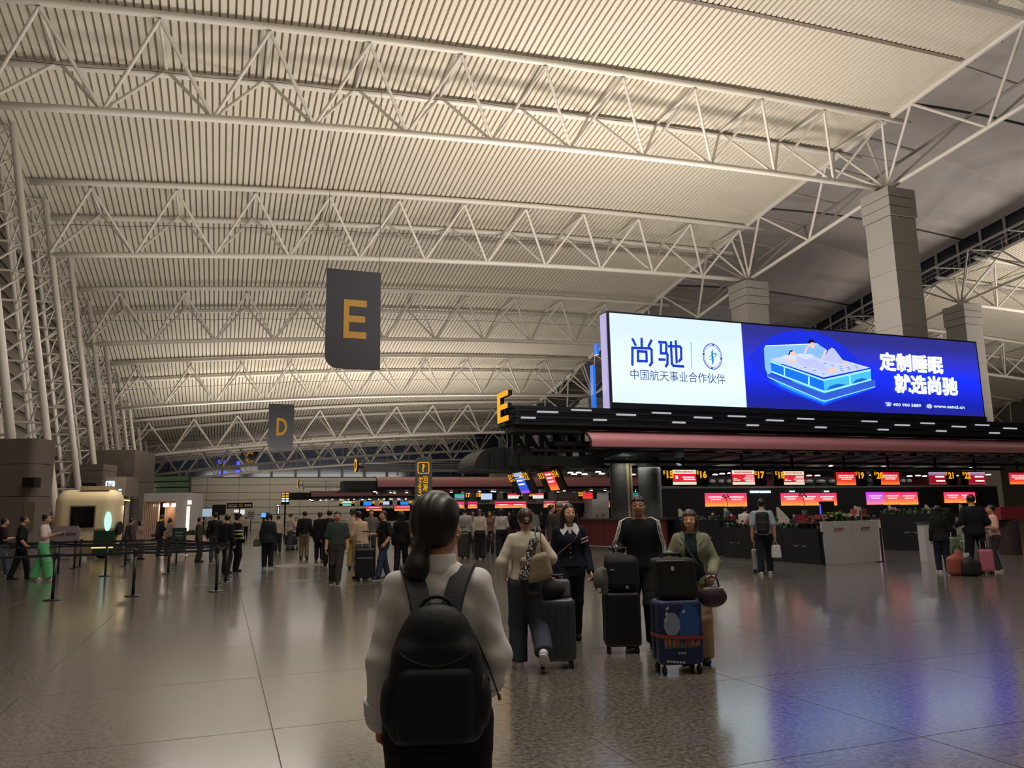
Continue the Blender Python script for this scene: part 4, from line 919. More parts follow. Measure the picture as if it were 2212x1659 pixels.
class Person:
    def __init__(s, name, label, pos, face, H=1.68, sex='m', res=.024, feet=((-.1,0),(.1,0)), arms=('down','down'), lean=(0,0), yaw=0, nod=0, girth=1.0, group=None, knee=(0,0), lift=(0,0)):
        s.k = H/1.70; s.res = res; s.sex = sex; s.H = H; s.g = girth; s.lean = lean; s.near = res < .02
        # face: heading in the hall, degrees clockwise from +Y
        s.t = thing(name, label, 'person', (pos[0], pos[1], 0), -math.radians(face), group)
        s.yaw, s.nod = math.radians(yaw), math.radians(nod)
        L = lambda x, y, z: np.array([x + lean[0]*(z-.92), y + lean[1]*(z-.92), z - .28*(lean[1]**2+lean[0]**2)*(z-.92)])
        s.L = L; sw = .172 if sex == 'm' else .146
        s.sh = [L(-sw, -.01, 1.372), L(sw, -.01, 1.372)]; s.neck = L(0, -.012, 1.43); hb = L(0, .0, 1.46)
        s.hc = hb + np.array([lean[0]*.12, .028 + lean[1]*.13 + .03*math.sin(max(s.nod, 0)), .125])
        s.hip = [np.array([-.088, 0, .90]), np.array([.088, 0, .90])]
        s.drop = 0.0
        for i in (0, 1):
            if not lift[i]: r_ = math.hypot(feet[i][0] - s.hip[i][0], feet[i][1]); s.drop = max(s.drop, .815 - math.sqrt(max(.828**2 - r_*r_, .3)))
        s.t.location.z = -s.drop*s.k
        s.ank = []; s.knee = []
        for i in (0, 1):
            a = np.array([feet[i][0], feet[i][1], .085 + s.drop + lift[i]]); h = s.hip[i]; d = a-h; D = min(np.linalg.norm(d), .829); l1, l2 = .42, .41
            a = h + d/np.linalg.norm(d)*D; u = d/np.linalg.norm(d); c = (l1*l1 + D*D - l2*l2)/(2*D); q = math.sqrt(max(l1*l1-c*c, 0)); pole = np.array([knee[i], 1, 0]); pole = pole - u*(pole@u); pole /= np.linalg.norm(pole)
            s.ank.append(a); s.knee.append(h + u*c + pole*max(q, .012))
        s.elb = []; s.wr = []; s.hand = []
        for i in (0, 1):
            sg = -1 if i == 0 else 1; A = arms[i]; S0 = s.sh[i]
            if A == 'down': e, w = S0 + [sg*.055, -.03, -.285], S0 + [sg*.075, .03, -.53]
            elif A == 'relaxed': e, w = S0 + [sg*.06, -.05, -.275], S0 + [sg*.055, .10, -.47]
            elif A == 'swing': e, w = S0 + [sg*.05, .09, -.27], S0 + [sg*.04, .24, -.45]
            elif A == 'back': e, w = S0 + [sg*.06, -.13, -.26], S0 + [sg*.075, -.16, -.50]
            elif A == 'front': e, w = S0 + [sg*.07, .02, -.28], S0 + [-sg*.06, .24, -.24]
            elif A == 'phone': e, w = S0 + [sg*.05, .06, -.27], S0 + [-sg*.05, .28, -.17]
            elif A == 'reach': e, w = S0 + [sg*.09, .08, -.26], S0 + [sg*.04, .34, -.33]
            elif A == 'hold': e, w = S0 + [sg*.10, -.02, -.27], S0 + [sg*.10, .22, -.33]
            else: e, w = np.array(A[0], float), np.array(A[1], float)
            s.elb.append(np.array(e, float)); s.wr.append(np.array(w, float))
            f = s.wr[i] - s.elb[i]; f /= np.linalg.norm(f)
            n = np.array([-sg, .15, 0.]) if abs(f[2]) > .55 else np.array([0, 0, -1.]); n -= f*(n@f); n /= np.linalg.norm(n)
            th = np.cross(f, n)*(1 if i == 0 else -1)
            if abs(f[2]) > .55 and th[1] < 0: th = -th
            if abs(f[2]) <= .55 and th[0]*sg > 0: th = -th
            s.hand.append([f, th, n])
        s.curl = [.75, .75]
    # --- distance functions, all in metres at 1.70 m stature
    def torso(s, p, inf=0.0, zmin=.84, zmax=1.47, belly=0.0):
        rx, ry = TORSO[s.sex]; z = p[:, 2]; zz = np.clip(z, .84, 1.455)
        # undo the lean
        kz = (z-.92); x = p[:, 0] - s.lean[0]*kz; y = p[:, 1] - s.lean[1]*kz
        X = np.interp(zz, MZ, rx)*s.g + inf; Y = np.interp(zz, MZ, ry)*s.g + inf
        if belly: Y = Y + belly*np.exp(-((z-1.05)/.12)**2)*(y > 0)
        if s.sex == 'f': y = y - .018*np.exp(-((z-1.24)/.07)**2)*(y > 0)
        d = (np.sqrt((x/X)**2 + (y/Y)**2 + 1e-9) - 1)*np.minimum(X, Y)
        return np.maximum(d, np.maximum(z - zmax, zmin - z))
    def arm(s, p, i, inf, r=(.060,.046,.036), upto=2.0):
        a, b, c = s.sh[i], s.elb[i], s.wr[i]; r0, r1, r2 = [x*(1 if s.sex == 'm' else .88)*(.5+.5*s.g) + inf for x in r]
        if upto <= 1: return cap(p, a, a + (b-a)*upto, r0, r1 + .010)
        d = cap(p, a, b, r0, r1)
        q = c if upto >= 2 else b + (c-b)*(upto-1)
        return smin(d, cap(p, b, q, r1, r2), .03)
    def leg(s, p, i, inf, r=(.088,.062,.044)):
        g = .45 + .55*s.g; return smin(cap(p, s.hip[i], s.knee[i], r[0]*g+inf, r[1]*g+inf), cap(p, s.knee[i], s.ank[i], r[1]*g+inf, r[2]+inf), .03)
    def head_local(s, p):
        cy, sy, cn, sn = math.cos(s.yaw), math.sin(s.yaw), math.cos(s.nod), math.sin(s.nod)
        R = np.array([[cy, sy, 0], [-sy, cy, 0], [0, 0, 1]]) @ np.array([[1,0,0],[0,cn,sn],[0,-sn,cn]])   # columns: head axes
        s.R = R; return (p - s.hc.astype(np.float32)) @ R.astype(np.float32)
    def head(s, p):
        q = s.head_local(p); d = smin(ell(q, (0,-.012,.026), (.076,.094,.094)), ell(q, (0,.018,-.040), (.060,.072,.074)), .04)
        if s.near:
            d = smin(d, cap(q, (0,.084,.020), (0,.104,-.020), .008, .0135), .012); d = smin(d, ell(q, (0,.082,-.058), (.024,.012,.010)), .008)
            for e in (-1, 1):
                d = -smin(-d, ell(q, (e*.031,.098,.016), (.020,.016,.013)), .014) if True else d
                d = smin(d, ell(q, (e*.031,.074,.015), (.014,.014,.011)), .004); d = smin(d, ell(q, (e*.036,.062,-.025), (.024,.022,.022)), .02)
        else: d = smin(d, cap(q, (0,.082,.018), (0,.104,-.020), .010, .015), .012)
        for e in (-1, 1): d = smin(d, ell(q, (e*.077,-.008,-.002), (.010,.020,.030)), .008)
        return d
    def build_body(s, skin=SKIN, bare_arm=False, bare_leg=False):
        m = s.near; h = s.res
        def f(p):
            d = smin(s.torso(p, -.012), cap(p, s.neck, s.hc + s.R_(0,-.02,-.07), .056 if s.sex == 'm' else .047, .052 if s.sex == 'm' else .044), .03)
            for i in (0,1): d = smin(d, s.arm(p, i, 0 if bare_arm else -.006), .03); d = smin(d, s.leg(p, i, 0 if bare_leg else -.012), .04)
            return d
        lo, hi = s.bounds(.12); v1 = snet(f, lo, hi, max(h, .016))
        hh = min(h*.55, .013); fh = lambda p: smin(s.head(p), cap(p, s.neck, s.hc + s.R_(0,-.02,-.07), .054 if s.sex == 'm' else .045, .050 if s.sex == 'm' else .043), .02)
        v2 = snet(fh, s.hc - [.13,.15,.20], s.hc + [.13,.15,.15], hh); P = [v1, v2]
        hr = .0045 if s.res < .012 else (.006 if m else .0085)
        for i in (0,1):
            f_, th, n = s.hand[i]; L = hand_sdf(s.wr[i], f_, th, n, 1.0 if s.sex == 'm' else .90, s.curl[i])
            g = lambda p: union([cap(p, a, b, ra, rb) for a, b, ra, rb in L] + [cap(p, s.wr[i] - f_*.05, s.wr[i], .028, .024)], .006)
            pts = np.array([x for l in L for x in l[:2]]); P.append(snet(g, np.minimum(pts.min(0), s.wr[i]-.06) - .03, np.maximum(pts.max(0), s.wr[i]+.06) + .03, hr))
        P = [(v*s.k, f) for v, f in P]
        def mi(c):
            q = ((c/s.k) - s.hc) @ s.R; o = np.zeros(len(c))
            if m: o[(np.abs(q[:,0]) < .024) & (np.abs(q[:,2]+.058) < .0085) & (q[:,1] > .07)] = 1
            return o
        s.head_local(np.zeros((1,3), np.float32)); s.body = to_obj('body', P, [skin, LIPS], s.t, mi)
        if m:
            for e in (-1, 1):
                b = MB(); b.lathe([(.002,-.008),(.009,-.005),(.0105,0),(.009,.005),(.002,.008)], 10); o = s.att(b, 'eye', EYEW, (e*.031,.0815,.0155), (1.15,.55,.55))
                c = MB(); c.tube([(e*.014,.094,.036),(e*.030,.093,.042),(e*.048,.080,.036)], .0035, 6); s.att(c, 'eyebrow', BROW, (0,0,0))
        return s
    def R_(s, x, y, z):
        s.head_local(np.zeros((1,3), np.float32)); return s.R @ np.array([x, y, z])
    def att(s, mb, name, m, c, sc=(1,1,1), parent=None):
        """small mesh given in head coordinates"""
        s.head_local(np.zeros((1,3), np.float32))
        mb.v = [tuple((s.hc + s.R @ (np.array(c) + np.array(v)*np.array(sc)))*s.k) for v in mb.v]
        o = link(name, mb.mesh(name, m, smooth=True), s.t); return o
    def bounds(s, pad, z0=None, z1=None):
        P = np.array(s.sh + s.elb + s.wr + s.hip + s.knee + s.ank + [s.neck]); lo, hi = P.min(0) - pad, P.max(0) + pad
        lo[0] = min(lo[0], -.24); hi[0] = max(hi[0], .24); lo[1] = min(lo[1], -.22); hi[1] = max(hi[1], .22)
        if z0 is not None: lo[2] = z0
        if z1 is not None: hi[2] = z1
        return lo, hi
    def garment(s, name, f, m, lo, hi, res=None, label=None):
        v, q = snet(f, lo, hi, res or s.res); o = to_obj(name, [(v*s.k, q)], m, s.t)
        if label: o['label'] = label
        return o
    def top(s, col, name='shirt', hem=.86, sleeve=2.0, inf=.014, loose=.0, cuff=None, wr=0.0, neckz=1.455, open_=None, belly=0, flare=.016, r=None, label=None, m=None):
        lo, hi = s.bounds(.13, min([hem - .03] + [w[2] - .08 for w in s.wr]), 1.54)
        rr = r or ((.057,.049,.040) if sleeve >= 1.2 else (.060,.060,.05))
        def f(p):
            z = p[:, 2]; fl = flare*np.clip((1.05 - z)/.25, 0, 1.4)
            d = np.maximum(s.torso(p, inf, .5, neckz, belly) - fl, hem - z)
            # below the hips the hem hangs straight
            for i in (0,1): d = smin(d, s.arm(p, i, inf*.6 + loose, rr, sleeve), .035)
            if wr: d = d + wr*(np.sin(p[:,0]*31 + p[:,2]*22 + 2*np.sin(p[:,1]*13))*np.sin(p[:,2]*27 + p[:,1]*19))
            if open_: d = np.maximum(d, np.where((p[:,1] > .02) & (z < 1.50), open_ + .05*np.clip(1.1-z,0,1) - np.abs(p[:,0]), -1))
            return d
        s.topf = f; return s.garment(name, f, m or cloth(col), lo, hi, label=label)
    def bottom(s, col, name='trousers', r=(.094,.072,.062), inf=.006, length=1.0, top=.985, m=None, label=None):
        lo, hi = s.bounds(.13, 0, top + .03)
        def f(p):
            d = s.torso(p, inf + .004, .80, top)
            d = smin(d, ell(p, (0,-.012,.89), (.165*s.g, .125*s.g, .12)), .03)
            for i in (0,1):
                k, a = s.knee[i], s.ank[i]; e = k + (a-k)*length; g = .45 + .55*s.g
                d = smin(d, smin(cap(p, s.hip[i], k, r[0]*g+inf, r[1]*g+inf), np.maximum(cap(p, k, e, r[1]*g+inf, r[2]+inf), ((p-e)@((e-k)/np.linalg.norm(e-k)).astype(np.float32)) - .02), .03), .03)
            if s.near: d = d + .0035*np.sin(p[:,2]*38 + p[:,0]*17 + 3*np.sin(p[:,2]*11))*np.sin(p[:,1]*23 + p[:,2]*13)*np.clip(1.2 - np.abs(p[:,2]-.3)*1.6, .2, 1)
            return np.maximum(d, .012 + s.drop - p[:, 2])
        return s.garment(name, f, m or cloth(col), lo, hi, label=label)
    def skirt(s, col, name='skirt', hem=.45, top=.99, flare=.06, m=None):
        lo, hi = s.bounds(.16, hem - .03, top + .03); rx, ry = TORSO[s.sex]
        def f(p):
            z = p[:,2]; t = np.clip((.92 - z)/.45, 0, 1); X = np.where(z > .9, np.interp(np.clip(z,.84,1.4), MZ, rx), .176)*s.g + .012 + flare*t; Y = np.where(z > .9, np.interp(np.clip(z,.84,1.4), MZ, ry), .118)*s.g + .012 + flare*t
            d = (np.sqrt((p[:,0]/X)**2 + (p[:,1]/Y)**2 + 1e-9) - 1)*np.minimum(X, Y); return np.maximum(d, np.maximum(z-top, hem-z))
        return s.garment(name, f, m or cloth(col), lo, hi)
    def shoes(s, col, soles=True, big=1.0):
        m = cloth(col, .6)
        for i in (0,1):
            a = s.ank[i]; k = s.knee[i]; pitch = 0.0
            sg = -1 if i == 0 else 1; yaw = sg*.18; fw = np.array([math.sin(yaw), math.cos(yaw), 0]); dn = np.array([0, 0, -1.])
            lift = a[2] - .085 - s.drop
            if lift > .03: t = min(1.2, lift*4.5); fw, dn = fw*math.cos(t) + dn*math.sin(t), dn*math.cos(t) - fw*math.sin(t)
            c = a + dn*.045
            heel, ball, toe = c - fw*.045, c + fw*.09 + dn*.008, c + fw*.15 + dn*.010
            def f(p):
                d = union([cap(p, heel, ball, .040*big, .042*big), cap(p, ball, toe, .042*big, .032*big), cap(p, a + dn*.0, a - dn*.02, .042*big, .046*big)], .03)
                return np.maximum(d, ((p - c.astype(np.float32)) @ dn.astype(np.float32)) - .038)
            pts = np.array([heel, ball, toe, a]); v, q = snet(f, pts.min(0)-.07, pts.max(0)+.07, max(s.res*.6, .008)); o = to_obj('shoe', [(v*s.k, q)], m, s.t)
            if soles:
                b = MB(); sd = np.cross(fw, dn); P = []
                for y, w in ((-.085,.024),(-.06,.036),(.02,.036),(.09,.044),(.15,.038),(.185,.015)): P.append((y, w))
                ring = [(y, w) for y, w in P] + [(y, -w) for y, w in P[::-1]]
                A = [(c + fw*y + sd*w*big + dn*.026)*s.k for y, w in ring]; B_ = [(c + fw*y + sd*w*big + dn*.040)*s.k for y, w in ring]; n = len(A)
                b.add(A + B_, [tuple(range(n))[::-1], tuple(range(n, 2*n))] + [(j, (j+1) % n, (j+1) % n+n, j+n) for j in range(n)]); part('sole', b, SOLE, o)
        return s
    def hair(s, style='short', m=HAIRM, name='hair'):
        def f(p):
            q = s.head_local(p); sk = ell(q, (0,-.016,.032), (.086,.103,.100))
            if style == 'short': d = np.maximum(np.maximum(sk, np.minimum(.062 - q[:,2], q[:,1] - .012 - .25*np.clip(q[:,2], 0, .1))), -.052 - q[:,2])
            elif style == 'buzz': d = np.maximum(np.maximum(ell(q, (0,-.016,.030), (.081,.099,.097)), np.minimum(.058 - q[:,2], q[:,1] - .0)), -.045 - q[:,2])
            else:
                d = np.maximum(sk, np.minimum((.056 if style == 'bob' else .092) - q[:,2] - (.0 if style == 'bob' else .45)*np.abs(q[:,0]), q[:,1] - .022)); d = np.maximum(d, -.085 - q[:,2])
                if style == 'bob':
                    e = ell(q, (0,-.018,-.025), (.104,.112,.118)); e = np.maximum(e, np.maximum(q[:,1] - .050 + .35*(np.abs(q[:,0]) < .06), -.128 - q[:,2])); e = np.maximum(e, -(ell(q, (0,.075,-.03), (.064,.085,.105)))); d = smin(d, e, .012)
                if style in ('long', 'wavy'):
                    b = s.R_(0,-.075,-.03) + s.hc; l = .34 if style == 'long' else .22
                    e = union([cap(p, s.hc + s.R_(x,-.05,0), s.hc + s.R_(x*1.15, -.075-.015*s.near, -l + .02*abs(x)/.05), .050, .036) for x in (-.052,0,.052)], .03)
                    if style == 'wavy': e = smin(e, union([cap(p, s.hc + s.R_(x,-.0,.03), s.hc + s.R_(x*1.2,.02,-.17), .026, .030) for x in (-.078,.078)], .02), .02)
                    d = smin(d, e, .03)
                if style == 'bun': d = smin(d, ell(q, (0,-.085,.082), (.045,.045,.045)), .012)
                if style == 'lowbun': d = smin(d, ell(q, (0,-.115,-.02), (.042,.038,.042)), .015)
                if style == 'pony':
                    d = smin(d, np.maximum(ell(q, (0,-.022,.020), (.094,.110,.112)), np.maximum(np.minimum(.092 - q[:,2] - .45*np.abs(q[:,0]), q[:,1] + .012 - .35*np.clip(q[:,2]+.01,0,.2)), -.088 - q[:,2])), .01)
                    a, b, c = s.hc + s.R_(-.008,-.105,-.055), s.hc + s.R_(-.018,-.130,-.15), s.hc + s.R_(-.05,-.10,-.34); d = smin(d, smin(cap(p, a, b, .030, .041), cap(p, b, c, .041, .018), .03), .022)
            return d + (.0022*np.sin(q[:,0]*160)*np.sin(q[:,2]*9 + 1) if s.near else 0)
        lo, hi = s.hc - [.17,.22,.45 if style in ('long','wavy','pony') else .18], s.hc + [.17,.17,.20]
        return s.garment(name, f, m, lo, hi, res=min(s.res*.6, .013))
    def wpt(s, x):
        """local point (1.70 m units) -> hall"""
        x = np.array(x)*s.k; r = s.t.rotation_euler.z; c, d = math.cos(r), math.sin(r); l = s.t.location
        return Vector((l.x + x[0]*c - x[1]*d, l.y + x[0]*d + x[1]*c, l.z + x[2]))
    def local_part(s, name, mb, m, smooth=True, label=None):
        mb.v = [tuple(np.array(v)*s.k) for v in mb.v]; return part(name, mb, m, s.t, smooth=smooth, label=label)
def face_to(pos, target): return math.degrees(math.atan2(target[0]-pos[0], target[1]-pos[1]))
def toward_cam(pos, off=0): return face_to(pos, (0,0)) + off
def away(pos, off=0): return face_to((0,0), pos) + off
# ================================================================ PEOPLE IN THE HALL
def Gp(u, v): p = G(u, v); return (p.x, p.y)
def height_of(u, vtop, pos): return min(max(atD(u, vtop, depth(pos)).z, 1.40), 1.86)
BLK = (20, 20, 23); CHAR = (38, 38, 42); NAVY = (24, 28, 44)
def strap(name, pts, w, m, parent, th=.008):
    b = MB(); b.tube(pts, .01, flat=(w, th)); return part(name, b, m, parent, world=True)
# ---- the woman in the foreground
pos = atD(946, 1112, 2.85); pos = (pos.x, pos.y)
P1 = Person('person', 'woman seen from behind in a white shirt with a ponytail, closest to the camera', pos, 17, H=1.645, sex='f', res=.0095,
            feet=((-.08,.06),(.09,-.08)), arms=(((-.195,-.03,1.115),(-.212,.03,.905)), ((.205,-.03,1.115),(.185,.16,.985))), yaw=27)
P1.hand[1] = [np.array([-.25,.30,-.92]), np.array([-.3,.9,.37]), np.array([-.93,-.30,.15])]; P1.hand[1] = [x/np.linalg.norm(x) for x in P1.hand[1]]; P1.curl = [.9, .55]
P1.build_body(SKIN)
SHIRT = mat('white_shirt', (206, 204, 206), .8, spec=.2, noise=.03, nscale=6)
P1.top((0,0,0), 'shirt', hem=.95, inf=.014, loose=.004, r=(.052,.052,.048), wr=.0042, m=SHIRT)
P1.garment('collar', lambda p: np.maximum(np.abs(cap(p, P1.neck + [0,-.004,-.01], P1.neck + [0,.012,.055], .066, .058)) - .007, np.maximum(p[:,2]-1.485, 1.40-p[:,2])), SHIRT, P1.neck - [.1,.1,.06], P1.neck + [.1,.1,.12], .0055)
for i in (0,1):
    f_ = P1.hand[i][0] if i == 0 else (P1.wr[1]-P1.elb[1])/np.linalg.norm(P1.wr[1]-P1.elb[1]); w = P1.wr[i]
    P1.garment('cuff', lambda p: np.maximum(np.abs(cap(p, w - f_*.075, w - f_*.0, .058, .050)) - .007, np.maximum((p-w)@f_.astype(np.float32) + .008, -((p-w)@f_.astype(np.float32)) - .07)), SHIRT, w - .13, w + .13, .006)
P1.bottom((14,14,16), r=(.105,.09,.085)); P1.shoes((16,16,18)); P1.hair('pony')
b = MB(); b.lathe([(.0,-.010),(.0045,-.004),(.0045,.004),(0,.010)], 8); P1.att(b, 'earring', mat('gold', (214, 190, 120), .25, metal=1.0), (.084,-.002,-.040))
# backpack (a thing of its own, worn)
PACK = mat('black_nylon', (19, 19, 23), .62, spec=.35, noise=.2, nscale=30, bump=.1); PACKD = mat('black_webbing', (24, 24, 28), .7)
c = P1.wpt((0,-.125,1.30)); bpk = thing('backpack', 'black backpack worn on the back of the woman in the white shirt', 'backpack', c, P1.t.rotation_euler.z)
def rbox(p, c, hs, r): q = np.abs(p - np.array(c, np.float32)) - (np.array(hs, np.float32) - r); return np.linalg.norm(np.maximum(q, 0), axis=1) + np.minimum(q.max(1), 0) - r
def sdf_part(name, f, m, parent, lo, hi, h): return to_obj(name, [snet(f, lo, hi, h)], m, parent)
def packf(p):
    w = .128 + .030*np.clip((-.05 - p[:,2])/.15, 0, 1); q = p.copy(); q[:,0] = p[:,0]/w*.14
    top = ell(q, (0,-.055,-.10), (.137,.070,.125)); return smin(top, rbox(q, (0,-.06,-.25), (.138,.070,.165), .05), .02)
sdf_part('pack_body', packf, PACK, bpk, (-.19,-.17,-.45), (.19,.05,.06), .0085)
sdf_part('front_pocket', lambda p: rbox(p, (0,-.108,-.285), (.128,.040,.120), .038), PACK, bpk, (-.16,-.19,-.43), (.16,-.03,-.13), .009)
for sx in (-1, 1): sdf_part('side_pocket', lambda p: ell(p, (sx*.148,-.06,-.29), (.035,.055,.09)), PACK, bpk, (sx*.148-.06,-.14,-.41), (sx*.148+.06,.02,-.17), .009)
b = MB(); b.tube([(.052*math.cos(a), -.055, .042*math.sin(a)+.004) for a in np.linspace(PI, 0, 15)], .007, 8); part('grab_handle', b, PACKD, bpk, smooth=True)
b = MB(); b.tube([(x, -.126-.004*math.cos(x*12), -.165 + 3.2*x*x) for x in np.linspace(-.115, .115, 17)], .004, 6); part('zip', b, mat('zip', (40, 40, 44), .4), bpk)
for sx in (-1, 1):
    pts = [(sx*.045,-.055,-.02),(sx*.062,-.015,.055),(sx*.085,.045,.115),(sx*.10,.11,.140),(sx*.105,.19,.105),(sx*.11,.235,.0),(sx*.125,.21,-.14),(sx*.15,.10,-.27),(sx*.135,-.03,-.34)]
    fine = []
    for a_, b_ in zip(pts, pts[1:]):
        for q in range(5): fine.append(np.array(a_)*(1-q/5) + np.array(b_)*q/5)
    fine = np.array(fine + [np.array(pts[-1])])
    for _ in range(6): fine[1:-1] = (fine[:-2] + fine[1:-1]*2 + fine[2:])/4
    b = MB(); b.tube([tuple(x) for x in fine], .01, flat=(.072,.014)); part('shoulder_strap', b, PACKD, bpk)
e0, e1 = P1.wpt((.165,.02,1.27)), P1.wpt((.245,-.06,1.02))
b = MB(); r = bpk.rotation_euler.z; cr, sr_ = math.cos(-r), math.sin(-r)
lc = lambda w: ((w.x-c.x)*cr - (w.y-c.y)*sr_, (w.x-c.x)*sr_ + (w.y-c.y)*cr, w.z-c.z)
b.tube([lc(P1.wpt((.135,-.09,1.20))), lc(P1.wpt((.18,-.10,1.10))), lc(P1.wpt((.215,-.105,1.00)))], .01, flat=(.026,.005)); part('hanging_strap', b, PACKD, bpk)
b = MB(); b.tube([lc(P1.wpt((.216,-.105,1.002))), lc(P1.wpt((.221,-.106,.982)))], .006, 8); part('strap_tip', b, mat('gold', (214,190,120), .25), bpk)
# phone in her left hand
w = P1.wr[0]; f_, th_, n_ = P1.hand[0]; q = P1.wpt(w + f_*.105 + n_*.028)
ph = thing('phone', 'dark phone held in the lowered left hand of the woman in the white shirt', 'phone', q, P1.t.rotation_euler.z)
b = MB(); d_ = (f_*.95 + np.array([.1,.25,-.1])); d_ /= np.linalg.norm(d_); e_ = np.cross(n_, d_); e_ /= np.linalg.norm(e_)
b.prism(rrect(.074, .150, .012, 4), tuple(-e_*.037 - d_*.055), tuple(e_), tuple(d_), .009); part('phone_body', b, BLACK, ph)
b = MB(); b.prism(rrect(.066, .14, .008, 3), tuple(-e_*.033 - d_*.05 + np.cross(e_, d_)*.0091), tuple(e_), tuple(d_), .0006); part('phone_glass', b, GLASS_D, ph)
# ---- woman in jeans, from behind, walking with a suitcase
p0 = Gp(1141, 1444)
P2 = Person('person', 'woman from behind in a cream knit top and blue jeans walking with a grey suitcase', p0, 18, H=1.63, sex='f', res=.0135, girth=1.08,
            feet=((-.10,.05),(.15,-.30)), lift=(0,.14), arms=(((-.27,-.05,1.12),(-.24,.14,.98)), ((.28,-.03,1.16),(.20,.20,1.10))), yaw=-4)
P2.build_body(SKIN); P2.top((196,186,168), 'knit_top', hem=.93, inf=.018, loose=.004, r=(.058,.052,.042), wr=.002); P2.bottom((60,67,80), 'jeans', r=(.108,.096,.092)); P2.shoes((206,206,208), big=1.12); P2.hair('lowbun', HAIRB)
b = MB(); b.lathe([(.0,-.01),(.012,0),(0,.01)], 8); P2.att(b, 'hair_clip', mat('silver', (190,190,192), .3), (0,-.155,-.02), (1.6,.6,.6))
# ---- woman in navy with a white collar
p0 = Gp(1236, 1385)
P3 = Person('person', 'woman in navy with a large white collar and wavy dark hair, walking to the camera', p0, toward_cam(p0, -6), H=1.70, sex='f', res=.0125, feet=((-.07,-.18),(.09,.20)), arms=(((-.22,-.03,1.10),(-.25,.08,.87)),'down'), yaw=-14)
P3.build_body(SKIN2); P3.top((22,26,42), 'cardigan', hem=.92, inf=.018, loose=.004, neckz=1.43); P3.bottom((22,25,38), r=(.100,.076,.072)); P3.shoes((16,16,18), False); P3.hair('wavy')
WHC = mat('white_cotton', (214, 212, 210), .8)
for sx in (-1, 1):
    b = MB(); b.add([(sx*.02,.105,1.395),(sx*.058,.075,1.475),(sx*.10,.04,1.455),(sx*.125,.085,1.375),(sx*.085,.125,1.315)], [(0,1,2,3,4)]); b.add([(sx*.02,.10,1.395),(sx*.058,.068,1.475),(sx*.10,.032,1.455),(sx*.125,.075,1.375),(sx*.085,.115,1.315)], [(4,3,2,1,0)]); P3.local_part('collar', b, WHC, False)
b = MB(); b.add([(-.03,.112,1.42),(.03,.112,1.42),(0,.132,1.27)], [(0,1,2)]); P3.local_part('shirt_front', b, WHC, False)
for z in (1.16,1.10,1.04): b = MB(); b.lathe([(.008,0),(.006,.006)], 8); b.v = [(x, .128+zz*1.0, z+y) for x, y, zz in b.v]; P3.local_part('button', b, WHC)
b = MB(); b.tube([(-.13,.03,1.41),(-.08,.128,1.30),(.02,.145,1.20),(.14,.10,1.10),(.17,.0,1.05)], .01, flat=(.022,.004)); P3.local_part('bag_strap', b, mat('brown_leather', (92,66,58), .5), False)
a0 = P3.sh[0] + (P3.elb[0]-P3.sh[0])*.36; d0 = (P3.elb[0]-P3.sh[0])/np.linalg.norm(P3.elb[0]-P3.sh[0])
for k, cl in enumerate(((214,212,210),(150,50,56),(214,212,210))):
    cc = a0 + d0*.022*k; P3.garment('sleeve_stripe', lambda p: np.maximum(P3.topf(p) - .004, np.maximum(np.abs((p-cc)@d0.astype(np.float32)) - .007, .10 + p[:,0])), cloth(cl), cc-.1, cc+.1, .006)
kk = P3.wpt(P3.wr[0] + P3.hand[0][0]*.10); ky = thing('keys', 'small dark keys held in the hand of the woman in navy', 'keys', kk); b = MB(); b.lathe([(.012,-.03),(.02,-.02),(.016,.0),(.006,.012)], 8); part('key_bunch', b, BLACK, ky); b = MB(); b.tube([(.015,0,-.02),(.022,0,-.07)], .005, 6); part('key', b, MATS['silver'], ky)
# ---- man in glasses
p0 = Gp(1393, 1397)
P4 = Person('person', 'man in glasses and a black track top with white sleeve stripes behind a black suitcase', p0, toward_cam(p0, 4), H=1.765, res=.0125, feet=((-.10,.03),(.15,-.02)), arms=(((-.235,-.02,1.10),(-.25,.06,.86)), ((.265,.03,1.11),(.20,.25,1.06))), nod=.10)
P4.build_body(SKIN); P4.top((24,24,27), 'track_top', hem=.87, inf=.018, loose=.004, neckz=1.44); P4.bottom((34,33,35), r=(.098,.078,.072)); P4.shoes((18,18,20), False); P4.hair('short')
for i in (0, 1):
    sg = -1 if i == 0 else 1; S0, E_, W_ = P4.sh[i], P4.elb[i], P4.wr[i]
    for k in (-1, 0, 1):
        ph_ = math.radians(52 + 17*k); q_ = lambda r: np.array([sg*r*math.cos(ph_), r*math.sin(ph_), 0]); f1 = math.radians(40 + 20*k); r_ = lambda r: np.array([sg*r*math.cos(f1), 0, r*math.sin(f1)])
        D_ = E_ - S0; F_ = W_ - E_
        pts = [S0 + np.array([-sg*.085, .015+.022*k, .082]), S0 + np.array([-sg*.03,.022+.024*k,.084]), S0 + q_(.060) + np.array([sg*.01,0,.045]), S0 + D_*.25 + q_(.079), S0 + D_*.6 + q_(.075), E_ + q_(.070) + np.array([0,0,.03])]
        pts += [E_ + F_*t_ + r_(.069 - .012*t_) for t_ in (.15, .5, .9)] if i == 1 else [E_ + F_*t_ + q_(.067 - .012*t_) for t_ in (.15, .5, .9)]
        b = MB(); b.tube([tuple(x) for x in pts], .0055, 5); P4.local_part('sleeve_stripe', b, WHC)
b = MB()
for e in (-1, 1):
    for w_ in (1,): b.tube([(e*.012,.108,.024),(e*.030,.110,.030),(e*.056,.098,.028),(e*.058,.098,.008),(e*.034,.108,-.002),(e*.014,.108,.004),(e*.012,.108,.024)], .0028, 5)
    b.tube([(e*.057,.098,.026),(e*.080,.03,.024),(e*.082,-.01,.016)], .0026, 5)
